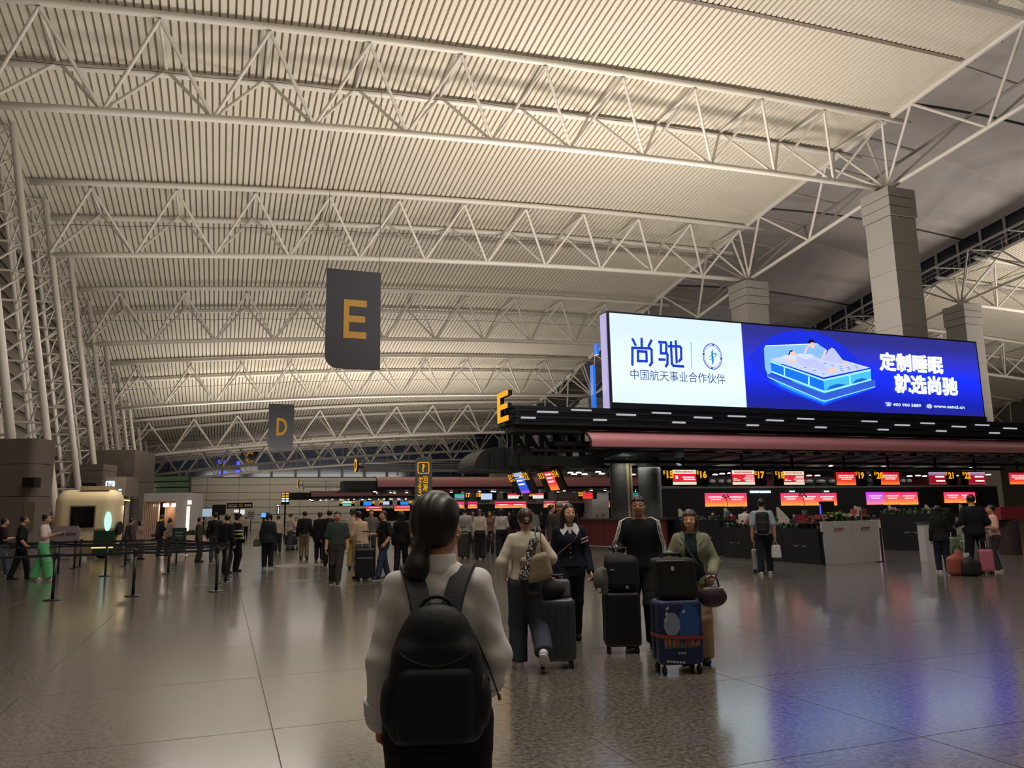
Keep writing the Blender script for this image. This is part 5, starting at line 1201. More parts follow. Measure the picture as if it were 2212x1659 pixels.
b.tube([(-.012,.108,.022),(.012,.108,.022)], .0026, 5); P4.att(b, 'glasses', mat('dark_frame', (22,20,20), .3), (0,0,0))
# ---- smiling woman in the sage jacket
p0 = Gp(1507, 1432)
P5 = Person('person', 'smiling woman with bobbed hair in a sage green jacket and beige trousers', p0, toward_cam(p0, 2), H=1.585, sex='f', res=.0125, girth=1.08, feet=((-.09,.0),(.11,.03)), arms=(((-.25,.0,1.11),(-.22,.20,1.00)), ((.255,.02,1.12),(.24,.25,1.20))), yaw=5)
P5.build_body(SKIN2); P5.top((24,44,50), 'blouse', hem=.92, inf=.012, sleeve=.4, belly=.045, neckz=1.44, r=(.055,.05,.045)); P5.top((124,124,104), 'jacket', hem=.86, inf=.028, loose=.004, open_=.066, neckz=1.45, wr=.002, flare=.02); P5.bottom((158,134,108), r=(.105,.094,.096)); P5.shoes((26,20,20), False); P5.hair('bob', HAIRB)
b = MB(); b.tube([(-.026,.080,-.050),(-.014,.092,-.057),(0,.0965,-.0595),(.014,.092,-.057),(.026,.080,-.050)], .0042, 6); P5.att(b, 'teeth', mat('teeth', (226,214,206), .4), (0,0,0))
b = MB(); b.tube([(.10,.02,1.46),(.09,.10,1.39),(.02,.155,1.25),(-.06,.18,1.10),(-.14,.14,.98)], .01, flat=(.034,.005)); P5.local_part('bag_strap', b, BLACK, False)
for sx in (-1, 1):
    b = MB(); b.add([(sx*.06,.118,1.40),(sx*.085,.05,1.475),(sx*.12,.07,1.44),(sx*.13,.125,1.36),(sx*.085,.145,1.30)], [(0,1,2,3,4)]); P5.local_part('lapel', b, cloth((124,124,104)), False)
# ---- the others: (label, feet px, head-top v, facing, sex, kwargs, clothing)
def folk(label, u, v, vt, face, sex='m', tops=(BLK,), bot=CHAR, shoe=(30,30,32), hair='short', d=None, skin=SKIN, hairm=HAIRM, sleeve=2.0, hem=.86, res=.022, skirt=None, r=None, nm='shirt', soles=False, dx=0, **kw):
    pos = Gp(u, v) if d is None else tuple(atD(u, 1112, d))[:2]
    H = height_of(u, vt, pos); fc = {'c': toward_cam(pos), 'a': away(pos)}.get(face, face) if isinstance(face, str) else face
    q = Person('person', label, pos, fc, H=H, sex=sex, res=res, **kw); q.build_body(skin, bare_arm=sleeve < 1.5)
    q.top(tops[0], nm, hem=hem, sleeve=sleeve, inf=.016, loose=.006)
    if skirt: q.skirt(bot, hem=skirt)
    else: q.bottom(bot, r=r or (.098,.076,.068))
    q.shoes(shoe, soles); q.hair(hair, hairm); return q
W8 = ('down','down'); FT = ((-.09,.04),(.10,-.04)); WALK = ((-.08,.20),(.09,-.20)); WALK2 = ((-.08,-.20),(.09,.20))
polo = folk('man in a dark green polo shirt and grey trousers walking to the camera', 726, 1262, 1104, 'c', tops=((52,62,58),), bot=(52,48,46), sleeve=.85, hem=.93, nm='polo_shirt', shoe=(60,56,54), soles=True, res=.018, feet=((-.03,.20),(.10,-.12)), arms=('down','down'), girth=1.12)
b = MB(); w_ = polo.wr[1]; b.lathe([(.036,-.012),(.040,-.008),(.040,.008),(.036,.012)], 12, tuple(w_)); polo.local_part('watch', b, MATS['silver'])
pol = folk('police officer in a dark uniform with yellow reflective bands and a cap', 508, 1235, 1112, 60, tops=((18,18,22),), bot=(16,16,20), nm='jacket', shoe=(14,14,15), res=.018, feet=FT, arms=('relaxed','relaxed'), girth=1.1)
for z0, cl, hh in ((1.12,(214,222,60),.018),(1.00,(214,222,60),.018),(1.22,(180,184,180),.022)):
    pol.garment('reflective_band', lambda p: np.maximum(pol.topf(p) - .008, np.abs(p[:,2]-z0) - hh), mat('reflective_%d' % cl[0], cl, .5), *[(lambda a: a)(x) for x in (np.array([-.42,-.3,z0-.05]), np.array([.42,.35,z0+.05]))])
b = MB()
for sx in (-1,1): b.cbox((sx*.135,0,1.47), (.10,.05,.012))
pol.local_part('shoulder_mark', b, MATS['reflective_214'], False)
b = MB(); b.lathe([(.088,0),(.095,.03),(.115,.055),(.10,.075),(.02,.085)], 16, (0,-.01,.07)); b.prism([(-.07,.0),(.07,.0),(.045,.055),(-.045,.055)], (0,.075,.075), (1,0,0), (0,1,-.3), .008); pol.att(b, 'cap', BLACK, (0,0,0))
oli = folk('woman in a long dark top from behind with a green bag at her side', 577, 1229, 1108, 'a', sex='f', tops=((34,36,42),), bot=(22,22,27), hem=.78, hair='bob', shoe=(150,146,140), soles=True, res=.018, feet=FT, girth=1.12, arms=('down', 'down'), yaw=-30, hairm=HAIRM, nm='tunic')
folk('person in a dark coat standing half hidden behind the police officer', 492, 1222, 1112, 40, tops=((24,24,28),), bot=(24,24,28), d=23.4, feet=FT)
folk('man in black top and khaki trousers standing with his back turned, second tallest there', 656, 1208, 1097, 'a', tops=((20,20,24),), bot=(112,98,76), shoe=(26,22,20), feet=FT, res=.02)
folk('woman in a black dress over black trousers with her back turned', 689, 1211, 1106, 'a', sex='f', tops=((22,22,25),), bot=(18,18,20), hem=.66, hair='lowbun', feet=FT, res=.02, nm='dress')
folk('person in black standing just behind the man in the green polo shirt', 712, 1212, 1102, 'a', tops=((22,22,26),), bot=(24,24,28), feet=FT, d=26.5)
folk('person in a cream blouse turned away, beyond the striped shirt', 762, 1222, 1099, 30, sex='f', tops=((176,166,138),), bot=(150,130,80), hair='lowbun', feet=FT, d=24.5)
stp = folk('person in a beige striped shirt leaning on the handle of the tall black suitcase', 783, 1250, 1104, 330, tops=((176,150,126),), bot=(96,92,88), d=20.6, feet=FT, lean=(0,.22), arms=('front','front'), nod=.5, res=.018)
for z0 in np.arange(1.0, 1.36, .05): stp.garment('shirt_stripe', lambda p: np.maximum(stp.topf(p) - .004, np.abs(p[:,2]-z0) - .008), cloth((128,104,90)), np.array([-.4,-.3,z0-.04]), np.array([.4,.5,z0+.04]))
tsh = folk('man in a black T-shirt and blue jeans stepping left, head turned aside', 828, 1252, 1103, 250, tops=((18,18,20),), bot=(44,56,78), sleeve=.9, hem=.88, shoe=(54,52,54), soles=True, res=.018, feet=WALK, arms=('relaxed','front'), nm='t_shirt', nod=.15)
folk('woman with long loose black hair in black beside the man in the black T-shirt', 866, 1242, 1104, 25, sex='f', tops=((20,20,22),), bot=(18,18,20), hair='long', feet=WALK2, res=.018)
folk('person in grey beyond the handle of the tall suitcase', 802, 1205, 1100, 'c', tops=((96,90,86),), bot=(40,40,44), d=30, feet=FT)
folk('person in a pale coat standing by the blue kiosk screen', 602, 1185, 1113, 10, sex='f', tops=((170,152,138),), bot=(30,30,36), hair='lowbun', feet=FT, d=38)
folk('man in a light shirt pushing the loaded baggage trolley', 628, 1180, 1106, 60, tops=((164,150,140),), bot=(60,56,60), feet=WALK, d=40, arms=('reach','reach'))
folk('person in white sitting height behind the baggage trolley', 640, 1172, 1117, 'c', tops=((182,170,160),), bot=(50,50,54), feet=FT, d=43)
folk('person in white far down the hall below the dark direction sign', 532, 1140, 1111, 'a', tops=((190,180,170),), bot=(40,36,34), feet=FT, d=74)
folk('person in black with a backpack standing by the white planter', 466, 1180, 1105, 'a', tops=((16,16,18),), bot=(70,64,60), feet=FT, d=31, res=.02)
folk('person in grey standing behind the left end of the white planter', 432, 1190, 1118, 90, tops=((60,56,50),), bot=(44,42,40), feet=FT, d=30, skirt=None)
folk('seated-looking man in black at the cafe counter of the lit kiosk', 345, 1175, 1112, 60, tops=((18,20,26),), bot=(40,20,24), feet=FT, d=36, arms=('front','front'), lean=(0,.15))
folk('person in mauve at the cafe counter of the lit kiosk', 368, 1178, 1119, 300, sex='f', tops=((120,96,96),), bot=(60,40,44), hair='bob', feet=FT, d=36)
folk('person in dark clothes bending at the glass food display', 278, 1180, 1120, 60, tops=((60,56,54),), bot=(90,82,80), feet=FT, d=32.6, lean=(0,.2))
folk('person in pale beige standing by the glass food display', 305, 1190, 1124, 120, sex='f', tops=((136,112,98),), bot=(90,70,64), hair='bob', feet=FT, d=33)
folk('man in a black T-shirt at left walking past the dark pier', 40, 1252, 1114, 75, tops=((16,16,18),), bot=(22,22,28), sleeve=.9, feet=WALK2, res=.018, nm='t_shirt', arms=('relaxed','relaxed'))
grn = folk('woman in a white T-shirt and bright green wide trousers looking at a phone', 88, 1254, 1112, 95, sex='f', tops=((202,190,186),), bot=(92,168,112), sleeve=.8, hem=.97, hair='bun', shoe=(206,196,194), soles=True, r=(.105,.112,.118), feet=WALK2, res=.018, nm='t_shirt', arms=('phone','phone'), nod=.45)
q = grn.wpt((.0,.40,1.23)); ph = thing('phone', 'phone held up by the woman in green trousers', 'phone', q, grn.t.rotation_euler.z); b = MB(); b.prism(rrect(.075,.15,.01,3), (-.037,-.06,-.02), (1,0,0), (0,.9,.42), .009); part('phone_body', b, MATS['silver'], ph); b = MB(); b.prism(rrect(.066,.14,.008,3), (-.033,-.056,-.008), (1,0,0), (0,.9,.42), .001); part('phone_glass', b, GLASS_D, ph)
folk('man in a dark T-shirt cut by the left edge of the photo', -2, 1248, 1119, 70, tops=((34,22,24),), bot=(70,80,96), sleeve=.8, feet=WALK, shoe=(170,166,160), res=.018, arms=('relaxed','front'))
folk('woman in a white sleeveless top and dark flared trousers in the queue', 1037, 1208, 1100, 'a', sex='f', tops=((178,168,152),), bot=(34,33,34), hem=.97, hair='lowbun', hairm=HAIRB, feet=FT, res=.02, r=(.10,.088,.098))
folk('woman with long black hair over a white blouse and wide black trousers', 1084, 1204, 1098, 'a', sex='f', tops=((172,166,158),), bot=(20,22,30), hem=.97, hair='long', feet=WALK2, res=.02, r=(.104,.10,.112), arms=('down','front'))
folk('person in a grey shirt carrying a black bag at the queue, beside the foreground head', 1004, 1200, 1096, 'a', tops=((136,134,134),), bot=(40,40,44), feet=FT, d=30, girth=1.2)
folk('man in a dark T-shirt standing with a phone left of the woman in navy', 1190, 1190, 1084, 110, tops=((28,32,44),), bot=(34,36,46), sleeve=.9, feet=FT, d=24, arms=('relaxed','front'), nod=.3, res=.02)
capm = folk('tall man in a grey baseball cap behind the woman in navy', 1209, 1190, 1066, 'c', tops=((60,52,48),), bot=(34,34,40), feet=FT, d=20, res=.018)
b = MB(); b.lathe([(.090,0),(.094,.03),(.08,.07),(.045,.095),(.005,.1)], 16, (0,-.012,.055)); b.prism([(-.07,0),(.07,0),(.05,.075),(-.05,.075)], (0,.07,.058), (1,0,0), (0,1,-.15), .008); capm.att(b, 'cap', mat('grey_cap', (150,144,140), .8), (0,0,0))
folk('person with a dark backpack and pale clothes in the queue', 1150, 1185, 1093, 'a', tops=((132,130,130),), bot=(70,76,90), feet=FT, d=34)
folk('person in dark clothes standing at the D desks, left of the queue rope', 1126, 1180, 1100, 'c', tops=((40,40,44),), bot=(40,40,44), feet=FT, d=38)
folk('person in brown among the queue next to the white sleeveless top', 1058, 1192, 1104, 'c', tops=((110,84,78),), bot=(50,40,40), feet=FT, d=33, sex='f', hair='bob')
bpm = folk('man in a light blue shirt carrying a black backpack, walking to the white counter', 1655, 1241, 1074, 'a', tops=((142,152,172),), bot=(24,26,34), sleeve=.8, hem=.88, shoe=(176,172,170), soles=True, feet=((-.10,-.18),(.10,.16)), res=.018, arms=('down','down'), nm='shirt')
folk('person in white bending over the planter, seen from behind', 1602, 1200, 1094, 70, tops=((170,166,164),), bot=(60,58,62), hem=.84, d=29, feet=FT, lean=(0,.35), arms=('reach','reach'), nod=.3, res=.02)
folk('woman in black with long dark hair standing near the right edge of the photo', 2040, 1238, 1092, 40, sex='f', tops=((24,24,27),), bot=(28,34,42), hem=.95, hair='long', shoe=(186,182,178), soles=True, feet=FT, arms=('down','front'), res=.018)
folk('man in a black jacket with legs apart near the right edge of the photo', 2116, 1239, 1068, 30, tops=((20,22,28),), bot=(18,19,22), hem=.84, shoe=(160,156,154), feet=((-.20,-.06),(.22,.08)), arms=('hold','hold'), res=.018, nm='jacket', girth=1.1)
folk('child-sized person in a pink T-shirt at the right edge, next to the black jacket', 2158, 1236, 1091, 310, sex='f', tops=((206,160,146),), bot=(58,54,58), sleeve=.8, hem=.90, shoe=(186,182,178), soles=True, hair='short', feet=FT, arms=('front','front'), nod=.3, res=.018, nm='t_shirt')
# agents and passengers around the desks, only heads and shoulders in view
ag = [(1290,1113,35.6,(150,148,146)),(1303,1110,36.2,(30,32,40)),(1322,1118,35.2,(176,168,150)),(1540,1106,34.9,(40,40,46)),(1573,1118,34.9,(36,30,44)),(1622,1106,35.2,(40,36,36)),(1715,1112,35.2,(46,46,50)),(1935,1104,36.4,(70,66,70)),(1245,1108,42,(46,44,46)),(1263,1106,45,(130,126,122))]
for i, (u, vt, d, c_) in enumerate(ag):
    folk(['desk agent in grey at the maroon counter, leftmost', 'desk agent in black at the maroon counter', 'desk agent in cream leaning over the maroon counter', 'desk agent in dark clothes left of the first lit panel', 'desk agent beside the orchid at the E desks', 'desk agent behind the man with the black backpack', 'desk agent under the three-part lit panel', 'desk agent under the violet lit panel', 'person in dark grey at the D desks right of the woman in navy', 'person in pale grey at the D desks right of the woman in navy'][i],
         u, 1190, vt, 'c', tops=(c_,), feet=FT, d=d, res=.03, arms=('front','front'), lean=(0,.12 if i == 2 else 0))
qd = [(905,1101,50),(918,1104,56),(960,1108,60),(1022,1104,44),(1046,1107,52),(1068,1105,48),(1100,1106,57),(1110,1103,50),(1135,1104,54),(1170,1106,47),(1226,1104,52),(1014,1108,62)]
qc = [(150,146,142),(40,40,46),(84,40,44),(120,118,120),(34,36,44),(160,154,146),(58,56,58),(30,30,34),(140,134,126),(70,66,74),(46,46,52),(110,100,96)]
for i, (u, vt, d) in enumerate(qd):
    folk('distant person in %s queueing at the D island, %s' % (['pale grey','black','dark red','grey','navy','cream','charcoal','black','beige','violet grey','dark grey','taupe'][i], ['left of the foreground head','next to the foreground head','hidden by the foreground head','just right of the foreground head','behind the white tops','between the two white tops','right of the long-haired woman','close to the long-haired woman','over the jeans woman','left of the cap man','right of the cap man','behind the grey shirt'][i]),
         u, 1150, vt, 'a' if i % 3 else 'c', sex='f' if i % 2 else 'm', hair='bob' if i % 2 else 'short', tops=(qc[i],), bot=(40,40,46), d=d, res=.03, feet=FT)
# ================================================================ SIGNS, BARRIERS, KIOSKS, LUGGAGE
GOLD = glow('amber_letter', (196, 140, 34), .55); PANELB = mat('banner_black', (38, 38, 44), .6)
def banner(ch, u, v, d, px_w, px_h, label):
    c = atD(u, v, d); m = depth(c)/F/1.0; h = (onY(u, v-px_h/2, c.y).z - onY(u, v+px_h/2, c.y).z); w = abs(onY(u+px_w/2, v, c.y).x - onY(u-px_w/2, v, c.y).x)
    t = thing('hanging_sign', label, 'sign', (c.x, c.y, c.z-h/2), 0, 'black lettered zone signs hanging from the roof'); o = (c.x-w/2, c.y+.08, c.z-h/2)
    b = MB(); b.prism(rrect(w, h, h*.13, 6, (1,0,0,0)), o, RX, RZ, .16); part('sign_panel', b, PANELB, t, world=True)
    letter('sign_letter', ch, (c.x+w*.03, c.y-.08, c.z+h*.0), RX, RZ, w*(.42 if ch != 'C' else .5), h*.39, .02, GOLD, t)
    for k in (-.48, .48):
        b = MB(); x = c.x + w*k; b.tube([(x, c.y, c.z+h/2), (x, c.y, zr(x, c.y))], .012, 5); part('hanging_wire', b, rl, t, world=True)
banner('E', 763, 690, 36, 118, 212, 'large black hanging sign with a big amber letter E')
banner('D', 607, 922, 77, 55, 98, 'middle-sized black hanging sign with an amber letter D')
banner('C', 539, 988, 117, 37, 64, 'smallest black hanging sign with an amber letter C')
# ---- enquiry pylon
p = atD(915, 1112, 20); zt = atD(915, 987, 20).z; w = .43
t = thing('pylon_sign', 'grey pylon with a yellow question mark box and sideways yellow writing', 'sign', (p.x, p.y, 0), -math.radians(18))
mg = mat('pylon_grey', (92, 94, 98), .5); b = MB(); b.prism(rrect(w, zt, .12, 5, (0,0,0,1)), (-w/2, .09, 0), (1,0,0), (0,0,1), .18); part('pylon_body', b, mg, t)
def pl(mb, name, m): return part(name, mb, m, t)
b = MB(); zc = zt-.29; out, inn = rrect(.30, .30, .05, 4, x0=-.15, y0=zc-.15), rrect(.262, .262, .038, 4, x0=-.131, y0=zc-.131)
n = len(out); b.add([(x, -.094, z) for x, z in out] + [(x, -.094, z) for x, z in inn], [(i, (i+1) % n, (i+1) % n + n, i+n) for i in range(n)]); pl(b, 'icon_frame', YEL)
rt = Matrix.Rotation(-math.radians(18), 3, 'Z'); lr = rt @ Vector((1,0,0)); ln = rt @ Vector((0,-1,0)); base = Vector((p.x, p.y, 0))
def ptext(s, x, z, right, up, **k):
    o = text('pylon_lettering', s, base + lr*x + ln*.093 + Vector((0,0,z)), right, up, YEL, None, th=.002, **k)
    o.parent = t; o.matrix_parent_inverse = (Matrix.Translation(base) @ rt.to_4x4()).inverted(); return o
ptext('?', 0, zc, lr, RZ, height=.2, bold=.02)
ptext('问询', .055, zc-.40, -RZ, lr, width=.36, height=.13, bold=.012); ptext('Enquiry', -.085, zc-.50, -RZ, lr, width=.50, height=.13, bold=.01)
# ---- rope barriers
BM = mat('barrier_black', (20, 21, 24), .4, spec=.5); BELT = mat('barrier_belt', (16, 22, 30), .7)
def proto_post():
    t = thing('barrier_post', '', 'barrier', (0,0,0))
    b = MB(); b.lathe([(.17,0),(.172,.012),(.15,.024),(.04,.036)], 20); part('base', b, BM, t, smooth=False)
    b = MB(); b.lathe([(.032,.03),(.032,.86)], 12); part('pole', b, BM, t, smooth=True)
    b = MB(); b.lathe([(.040,.85),(.042,.86),(.042,.965),(.034,.98)], 12); part('head', b, BM, t, smooth=False); return t
posts = []; _p0 = proto_post()
def post(u, v, label, first=[True]):
    q = G(u, v); o = _p0 if first[0] else dup(_p0); first[0] = False; o.location = (q.x, q.y, 0); o['label'] = label; o['group'] = 'black belt barrier posts'; posts.append(o); return o
def belt(a, b_, m=BELT, z=.91, name='belt'):
    A, B_ = Vector((a.location.x, a.location.y, z)), Vector((b_[0], b_[1], z)) if isinstance(b_, tuple) else Vector((b_.location.x, b_.location.y, z))
    d = (B_-A).normalized(); A2, B2 = A + d*.04, B_ - d*.03; mid = (A2+B2)/2 - Vector((0,0,.015)); k = MB(); k.tube([A2, mid, B2], .01, flat=(.05, .003)) if False else None
    n = Vector((-d.y, d.x, 0))*.0015; vs = []
    for q in (A2, A2.lerp(B2,.25) - Vector((0,0,.012)), mid, A2.lerp(B2,.75) - Vector((0,0,.012)), B2):
        for s_ in (-1, 1):
            for zz in (-.025, .025): vs.append(q + n*s_ + Vector((0,0,zz)))
    fs = []
    for i in range(4):
        for (a_, c_) in ((0,1),(1,3),(3,2),(2,0)): fs.append((i*4+a_, i*4+c_, (i+1)*4+c_, (i+1)*4+a_))
    k.add(vs, fs); part(name, k, m, a, world=True)
A_ = post(113, 1297, 'nearest black barrier post at left, standing before the woman in green trousers'); B1 = post(287, 1288, 'black barrier post in the middle of the front belt row'); C1 = post(467, 1278, 'black barrier post at the right end of the front belt row')
belt(A_, (A_.location.x-2.6, A_.location.y-.35)); belt(B1, A_); belt(C1, B1)
D1 = post(487, 1259, 'barrier post just behind the right end post of the front row'); E1 = post(490, 1247, 'barrier post nearest the feet of the police officer'); belt(D1, C1); belt(E1, D1)
F1 = post(227, 1245, 'black barrier post in front of the green skirt of the trailer'); H1 = post(363, 1240, 'black barrier post before the white planter, second row'); I1 = post(125, 1239, 'barrier post just behind the nearest left post')
belt(H1, F1); belt(F1, I1); belt(E1, H1)
J1 = post(160, 1229, 'left one of two close barrier posts in front of the trailer'); K1 = post(172, 1225, 'right one of two close barrier posts in front of the trailer'); L1 = post(270, 1224, 'barrier post in the back row below the glass food display'); M1 = post(380, 1221, 'barrier post in the back row below the green menu board')
belt(K1, J1); belt(L1, K1); belt(M1, L1); belt(M1, E1)
RED = mat('red_belt', (120, 44, 44), .6)
qp = [(1022, 1195), (1062, 1197), (1112, 1192), (1150, 1190), (1000, 1190)]
QQ = [post(u, v, l) for (u, v), l in zip(qp, ('queue post with red belt beside the white sleeveless top', 'queue post between the two women in white tops', 'queue post right of the long-haired woman', 'queue post behind the cap man, at the red belt', 'queue post beside the foreground head'))]
belt(QQ[4], QQ[0], RED); belt(QQ[0], QQ[1], RED); belt(QQ[1], QQ[2], RED); belt(QQ[2], QQ[3], RED); belt(QQ[3], tuple(G(1205, 1188))[:2], RED)
# ---- left side: dark pier, equipment boxes, food trailer, cafe
PIER = mat('dark_brown_pier', (110, 101, 97), .5, noise=.1, nscale=1)
def pier(u0, u1, vt, d, zb_, dep, label, slot=False, mm=PIER, rr=.35):
    a, b_ = atD(u0, vt, d), atD(u1, vt, d); ax = Vector((CA, -SA, 0)); w = (b_-a).dot(ax); t = thing('service_pier', label, 'pier', (*(a + ax*w/2)[:2], zb_), -YAW)
    h = a.z - zb_; n = 3
    for k in range(n):
        z0, z1 = h*[0,.55,.80][k], h*[.55,.80,1][k] - .02; bb_ = MB(); bb_.prism(rrect(w, dep, min(rr, w*.3), 5), (-w/2, 0, z0), (1,0,0), (0,1,0), z1-z0); part('cladding', bb_, mm, t)
    if slot:
        b = MB(); b.box((-w*.30, -.03, h*.12), (w*.30, .02, h*.42)); part('grille', b, BLACK, t)
        for k in range(3): b = MB(); b.box((-w*.12+k*w*.1, -.04, h*.18), (-w*.06+k*w*.1, -.03, h*.34)); part('grille_light', b, STEEL_DIM, t)
    return t
pr = pier(-70, 84, 948, 27.5, 0, 1.3, 'tall dark rounded pier at the left edge behind the three walking people')
b = MB(); b.cbox((1.25, -.15, 3.0), (.42, .4, .34)); part('loudspeaker', b, BLACK, pr)
b = MB(); b.cbox((1.2, -.03, 1.85), (.4, .06, .95)); part('pale_panel', b, mat('pale_board', (120, 110, 98), .6), pr)
tb = pier(152, 226, 1003, 44.0, 3.0, 1.5, 'small dark box with a grille standing above the cream trailer', True, rr=.1)
b = MB(); b.box((-.5, .5, -2.6), (.5, 1.2, 0)); part('stem', b, PIER, tb)
t = thing('facade_core', 'big grey-brown block with stepped top behind the trailer, under the far masts', 'core wall', atD(225, 1112, 52).xy.to_3d(), -YAW)
zt = atD(200, 972, 52).z; w = 3.4
for k in range(3): b = MB(); b.box((-2.6+k*.1, 0, zt*k/3), (1.8, 3, zt*(k+1)/3-.03)); part('cladding', b, mat('core_panel', (104, 95, 88), .6, noise=.05), t)
b = MB(); b.box((1.1, -.02, zt*.74), (1.7, .02, zt*.88)); part('opening', b, PIER, t)
# cream food trailer
CRM = mat('cream_trailer', (214, 198, 164), .45, spec=.4); GRN = mat('dark_green_skirt', (22, 58, 34), .6)
tp = G(172, 1208); dt = depth(tp); wT = (atD(240, 1112, dt) - atD(107, 1112, dt)).length; hT = atD(172, 1057, dt).z
print('TRAILER', tp, dt)
tr = thing('food_trailer', 'rounded cream food trailer with a black window and a dark green skirt', 'food trailer', (tp.x, tp.y, 0), -YAW + .12)
def trailer(p): return rbox(p, (0, .7, hT*.56), (wT/2, .7, hT*.44), .55)
sdf_part('trailer_shell', trailer, CRM, tr, (-wT/2-.1, -.1, 0), (wT/2+.1, 1.5, hT+.1), .05)
b = MB(); b.box((-wT*.20, -.03, hT*.43), (wT*.20, .02, hT*.77)); part('window_frame', b, mat('trailer_trim', (150, 138, 112), .4), tr)
b = MB(); b.box((-wT*.18, -.05, hT*.45), (wT*.18, -.03, hT*.75)); part('black_window', b, mat('black_glass', (6, 6, 7), .15), tr)
b = MB(); b.box((-wT*.5+.02, -.04, hT*.41), (wT*.5-.02, .0, hT*.43)); part('belt_moulding', b, MATS['trailer_trim'], tr)
b = MB(); b.box((-wT*.47, .02, .12), (wT*.19, .06, hT*.40)); part('lower_panel', b, mat('trailer_lower', (128, 118, 98), .6), tr)
b = MB(); b.box((wT*.19, -.02, .12), (wT*.50, .3, hT*.40)); part('green_skirt', b, GRN, tr)
b = MB(); b.box((wT*.17, -.06, hT*.15), (wT*.50, -.02, hT*.165)); part('light_line', b, glow('warm_line', (250, 200, 96), 1.6), tr)
for sx in (-1, 1):
    b = MB(); b.tube([(sx*wT*.28, .25, .26), (sx*wT*.28, .5, .26)], .26, 14); part('wheel', b, BLACK, tr)
b = MB(); b.tube([(wT*.5+.02, .35, hT*.43), (wT*.5+.12, .35, hT*.43)], .30, 18); o = part('round_sign', b, BLACK, tr); b = MB(); b.tube([(wT*.5+.12, .35, hT*.43), (wT*.5+.14, .35, hT*.43)], .27, 18); b.tube([(wT*.5-.02, -.05, hT*.43), (wT*.5+.10, -.06, hT*.43)], .01, 4)
b = MB(); ring = [(wT*.40 + .26*math.cos(a)*.55, -.10, hT*.40 + .40 + .42*math.sin(a)) for a in np.linspace(0, 2*PI, 24, False)]
b.add(ring + [(x, y+.06, z) for x, y, z in ring], [tuple(range(24)), tuple(range(24,48))[::-1]] + [(i, i+24, (i+1) % 24 + 24, (i+1) % 24) for i in range(24)]); part('oval_light_sign', b, glow('mint_sign', (186, 240, 224), 1.2), tr)
b = MB(); b.box((-wT*.10, .2, hT-.05), (wT*.34, 1.2, hT+.14)); part('roof_unit', b, mat('roof_tan', (150, 132, 100), .6), tr)
# poster board in front of the trailer
pb = G(143, 1208); t = thing('poster_board', 'mauve-white poster board leaning in front of the cream trailer', 'poster', (pb.x, pb.y-.5, 0), -YAW); b = MB(); b.prism([(-.35,.0),(.35,.0),(.35,.75),(.62,.85),(.62,1.25),(.5,1.42),(-.5,1.42),(-.62,1.25),(-.62,.85),(-.35,.75)], (0,0,.02), (1,0,0), (0,.0,1), .05); part('board', b, mat('mauve_board', (150, 138, 144), .6), t)
for k in (-1, 1): b = MB(); b.box((k*.26-.22, -.075, 1.06), (k*.26+.20, -.05, 1.15)); part('title_bar', b, mat('bar_grey', (88, 82, 92), .6), t)
# wall-mounted sign box right of the trailer, with lit letter sign and strip
c = atD(252, 1054, 36); t = thing('shop_fascia', 'dark shop fascia with a white lit sign reading N, right of the trailer', 'shop front', (c.x, c.y, 0), -YAW); a = atD(226, 1112, 36); ax = Vector((CA,-SA,0))
zt, zb2 = atD(252, 1030, 36).z, atD(252, 1072, 36).z
b = MB(); b.box((-.55, 0, zb2), (.42, 1.2, zt)); part('fascia_box', b, PIER, t)
b = MB(); b.prism(rrect(.40, .36, .06, 4), (-.50, -.0, (zt+zb2)/2-.1), (1,0,0), (0,0,1), .06); part('lit_sign', b, glow('cool_sign', (224, 240, 246), 1.2), t)
o = text('sign_letter', 'N', Vector((c.x, c.y, 0)) + Vector((CA,-SA,0))*(-.30) + Vector((-SA,-CA,0))*.07 + Vector((0,0,(zt+zb2)/2+.08)), Vector((CA,-SA,0)), RZ, mat('sign_ink', (60,70,80), .6), None, width=.24, height=.22, th=.003); o.parent = t; o.matrix_parent_inverse = (Matrix.Translation(Vector((c.x, c.y, 0))) @ Matrix.Rotation(-YAW, 4, 'Z')).inverted()
for k in range(2): b = MB(); b.box((.10, -.03, zb2+.12+k*.13), (.24, .0, zb2+.20+k*.13)); part('small_lit_mark', b, MATS['cool_sign'], t)
b = MB(); b.tube([(-.30, -.2, zb2-.08), (.85, -.4, zb2-.22)], .03, 6); part('warm_light_strip', b, glow('warm_strip', (255, 206, 110), 2.2), t)
b = MB(); b.box((-.5, .3, 0), (-.38, .5, zb2)); part('side_post', b, STEEL_DIM, t); b = MB(); b.box((.30, .3, 0), (.42, .5, zb2)); part('side_post', b, PIER, t)
b = MB(); b.box((-.35, .9, .4), (.6, 1.0, zb2-.1)); part('back_board', b, mat('shop_back', (62, 60, 66), .5, noise=.4, nscale=3), t)
area_light('shop_light', (c.x+.3, c.y-.6, 2.3), .8, .4, 25, (1, .8, .5))
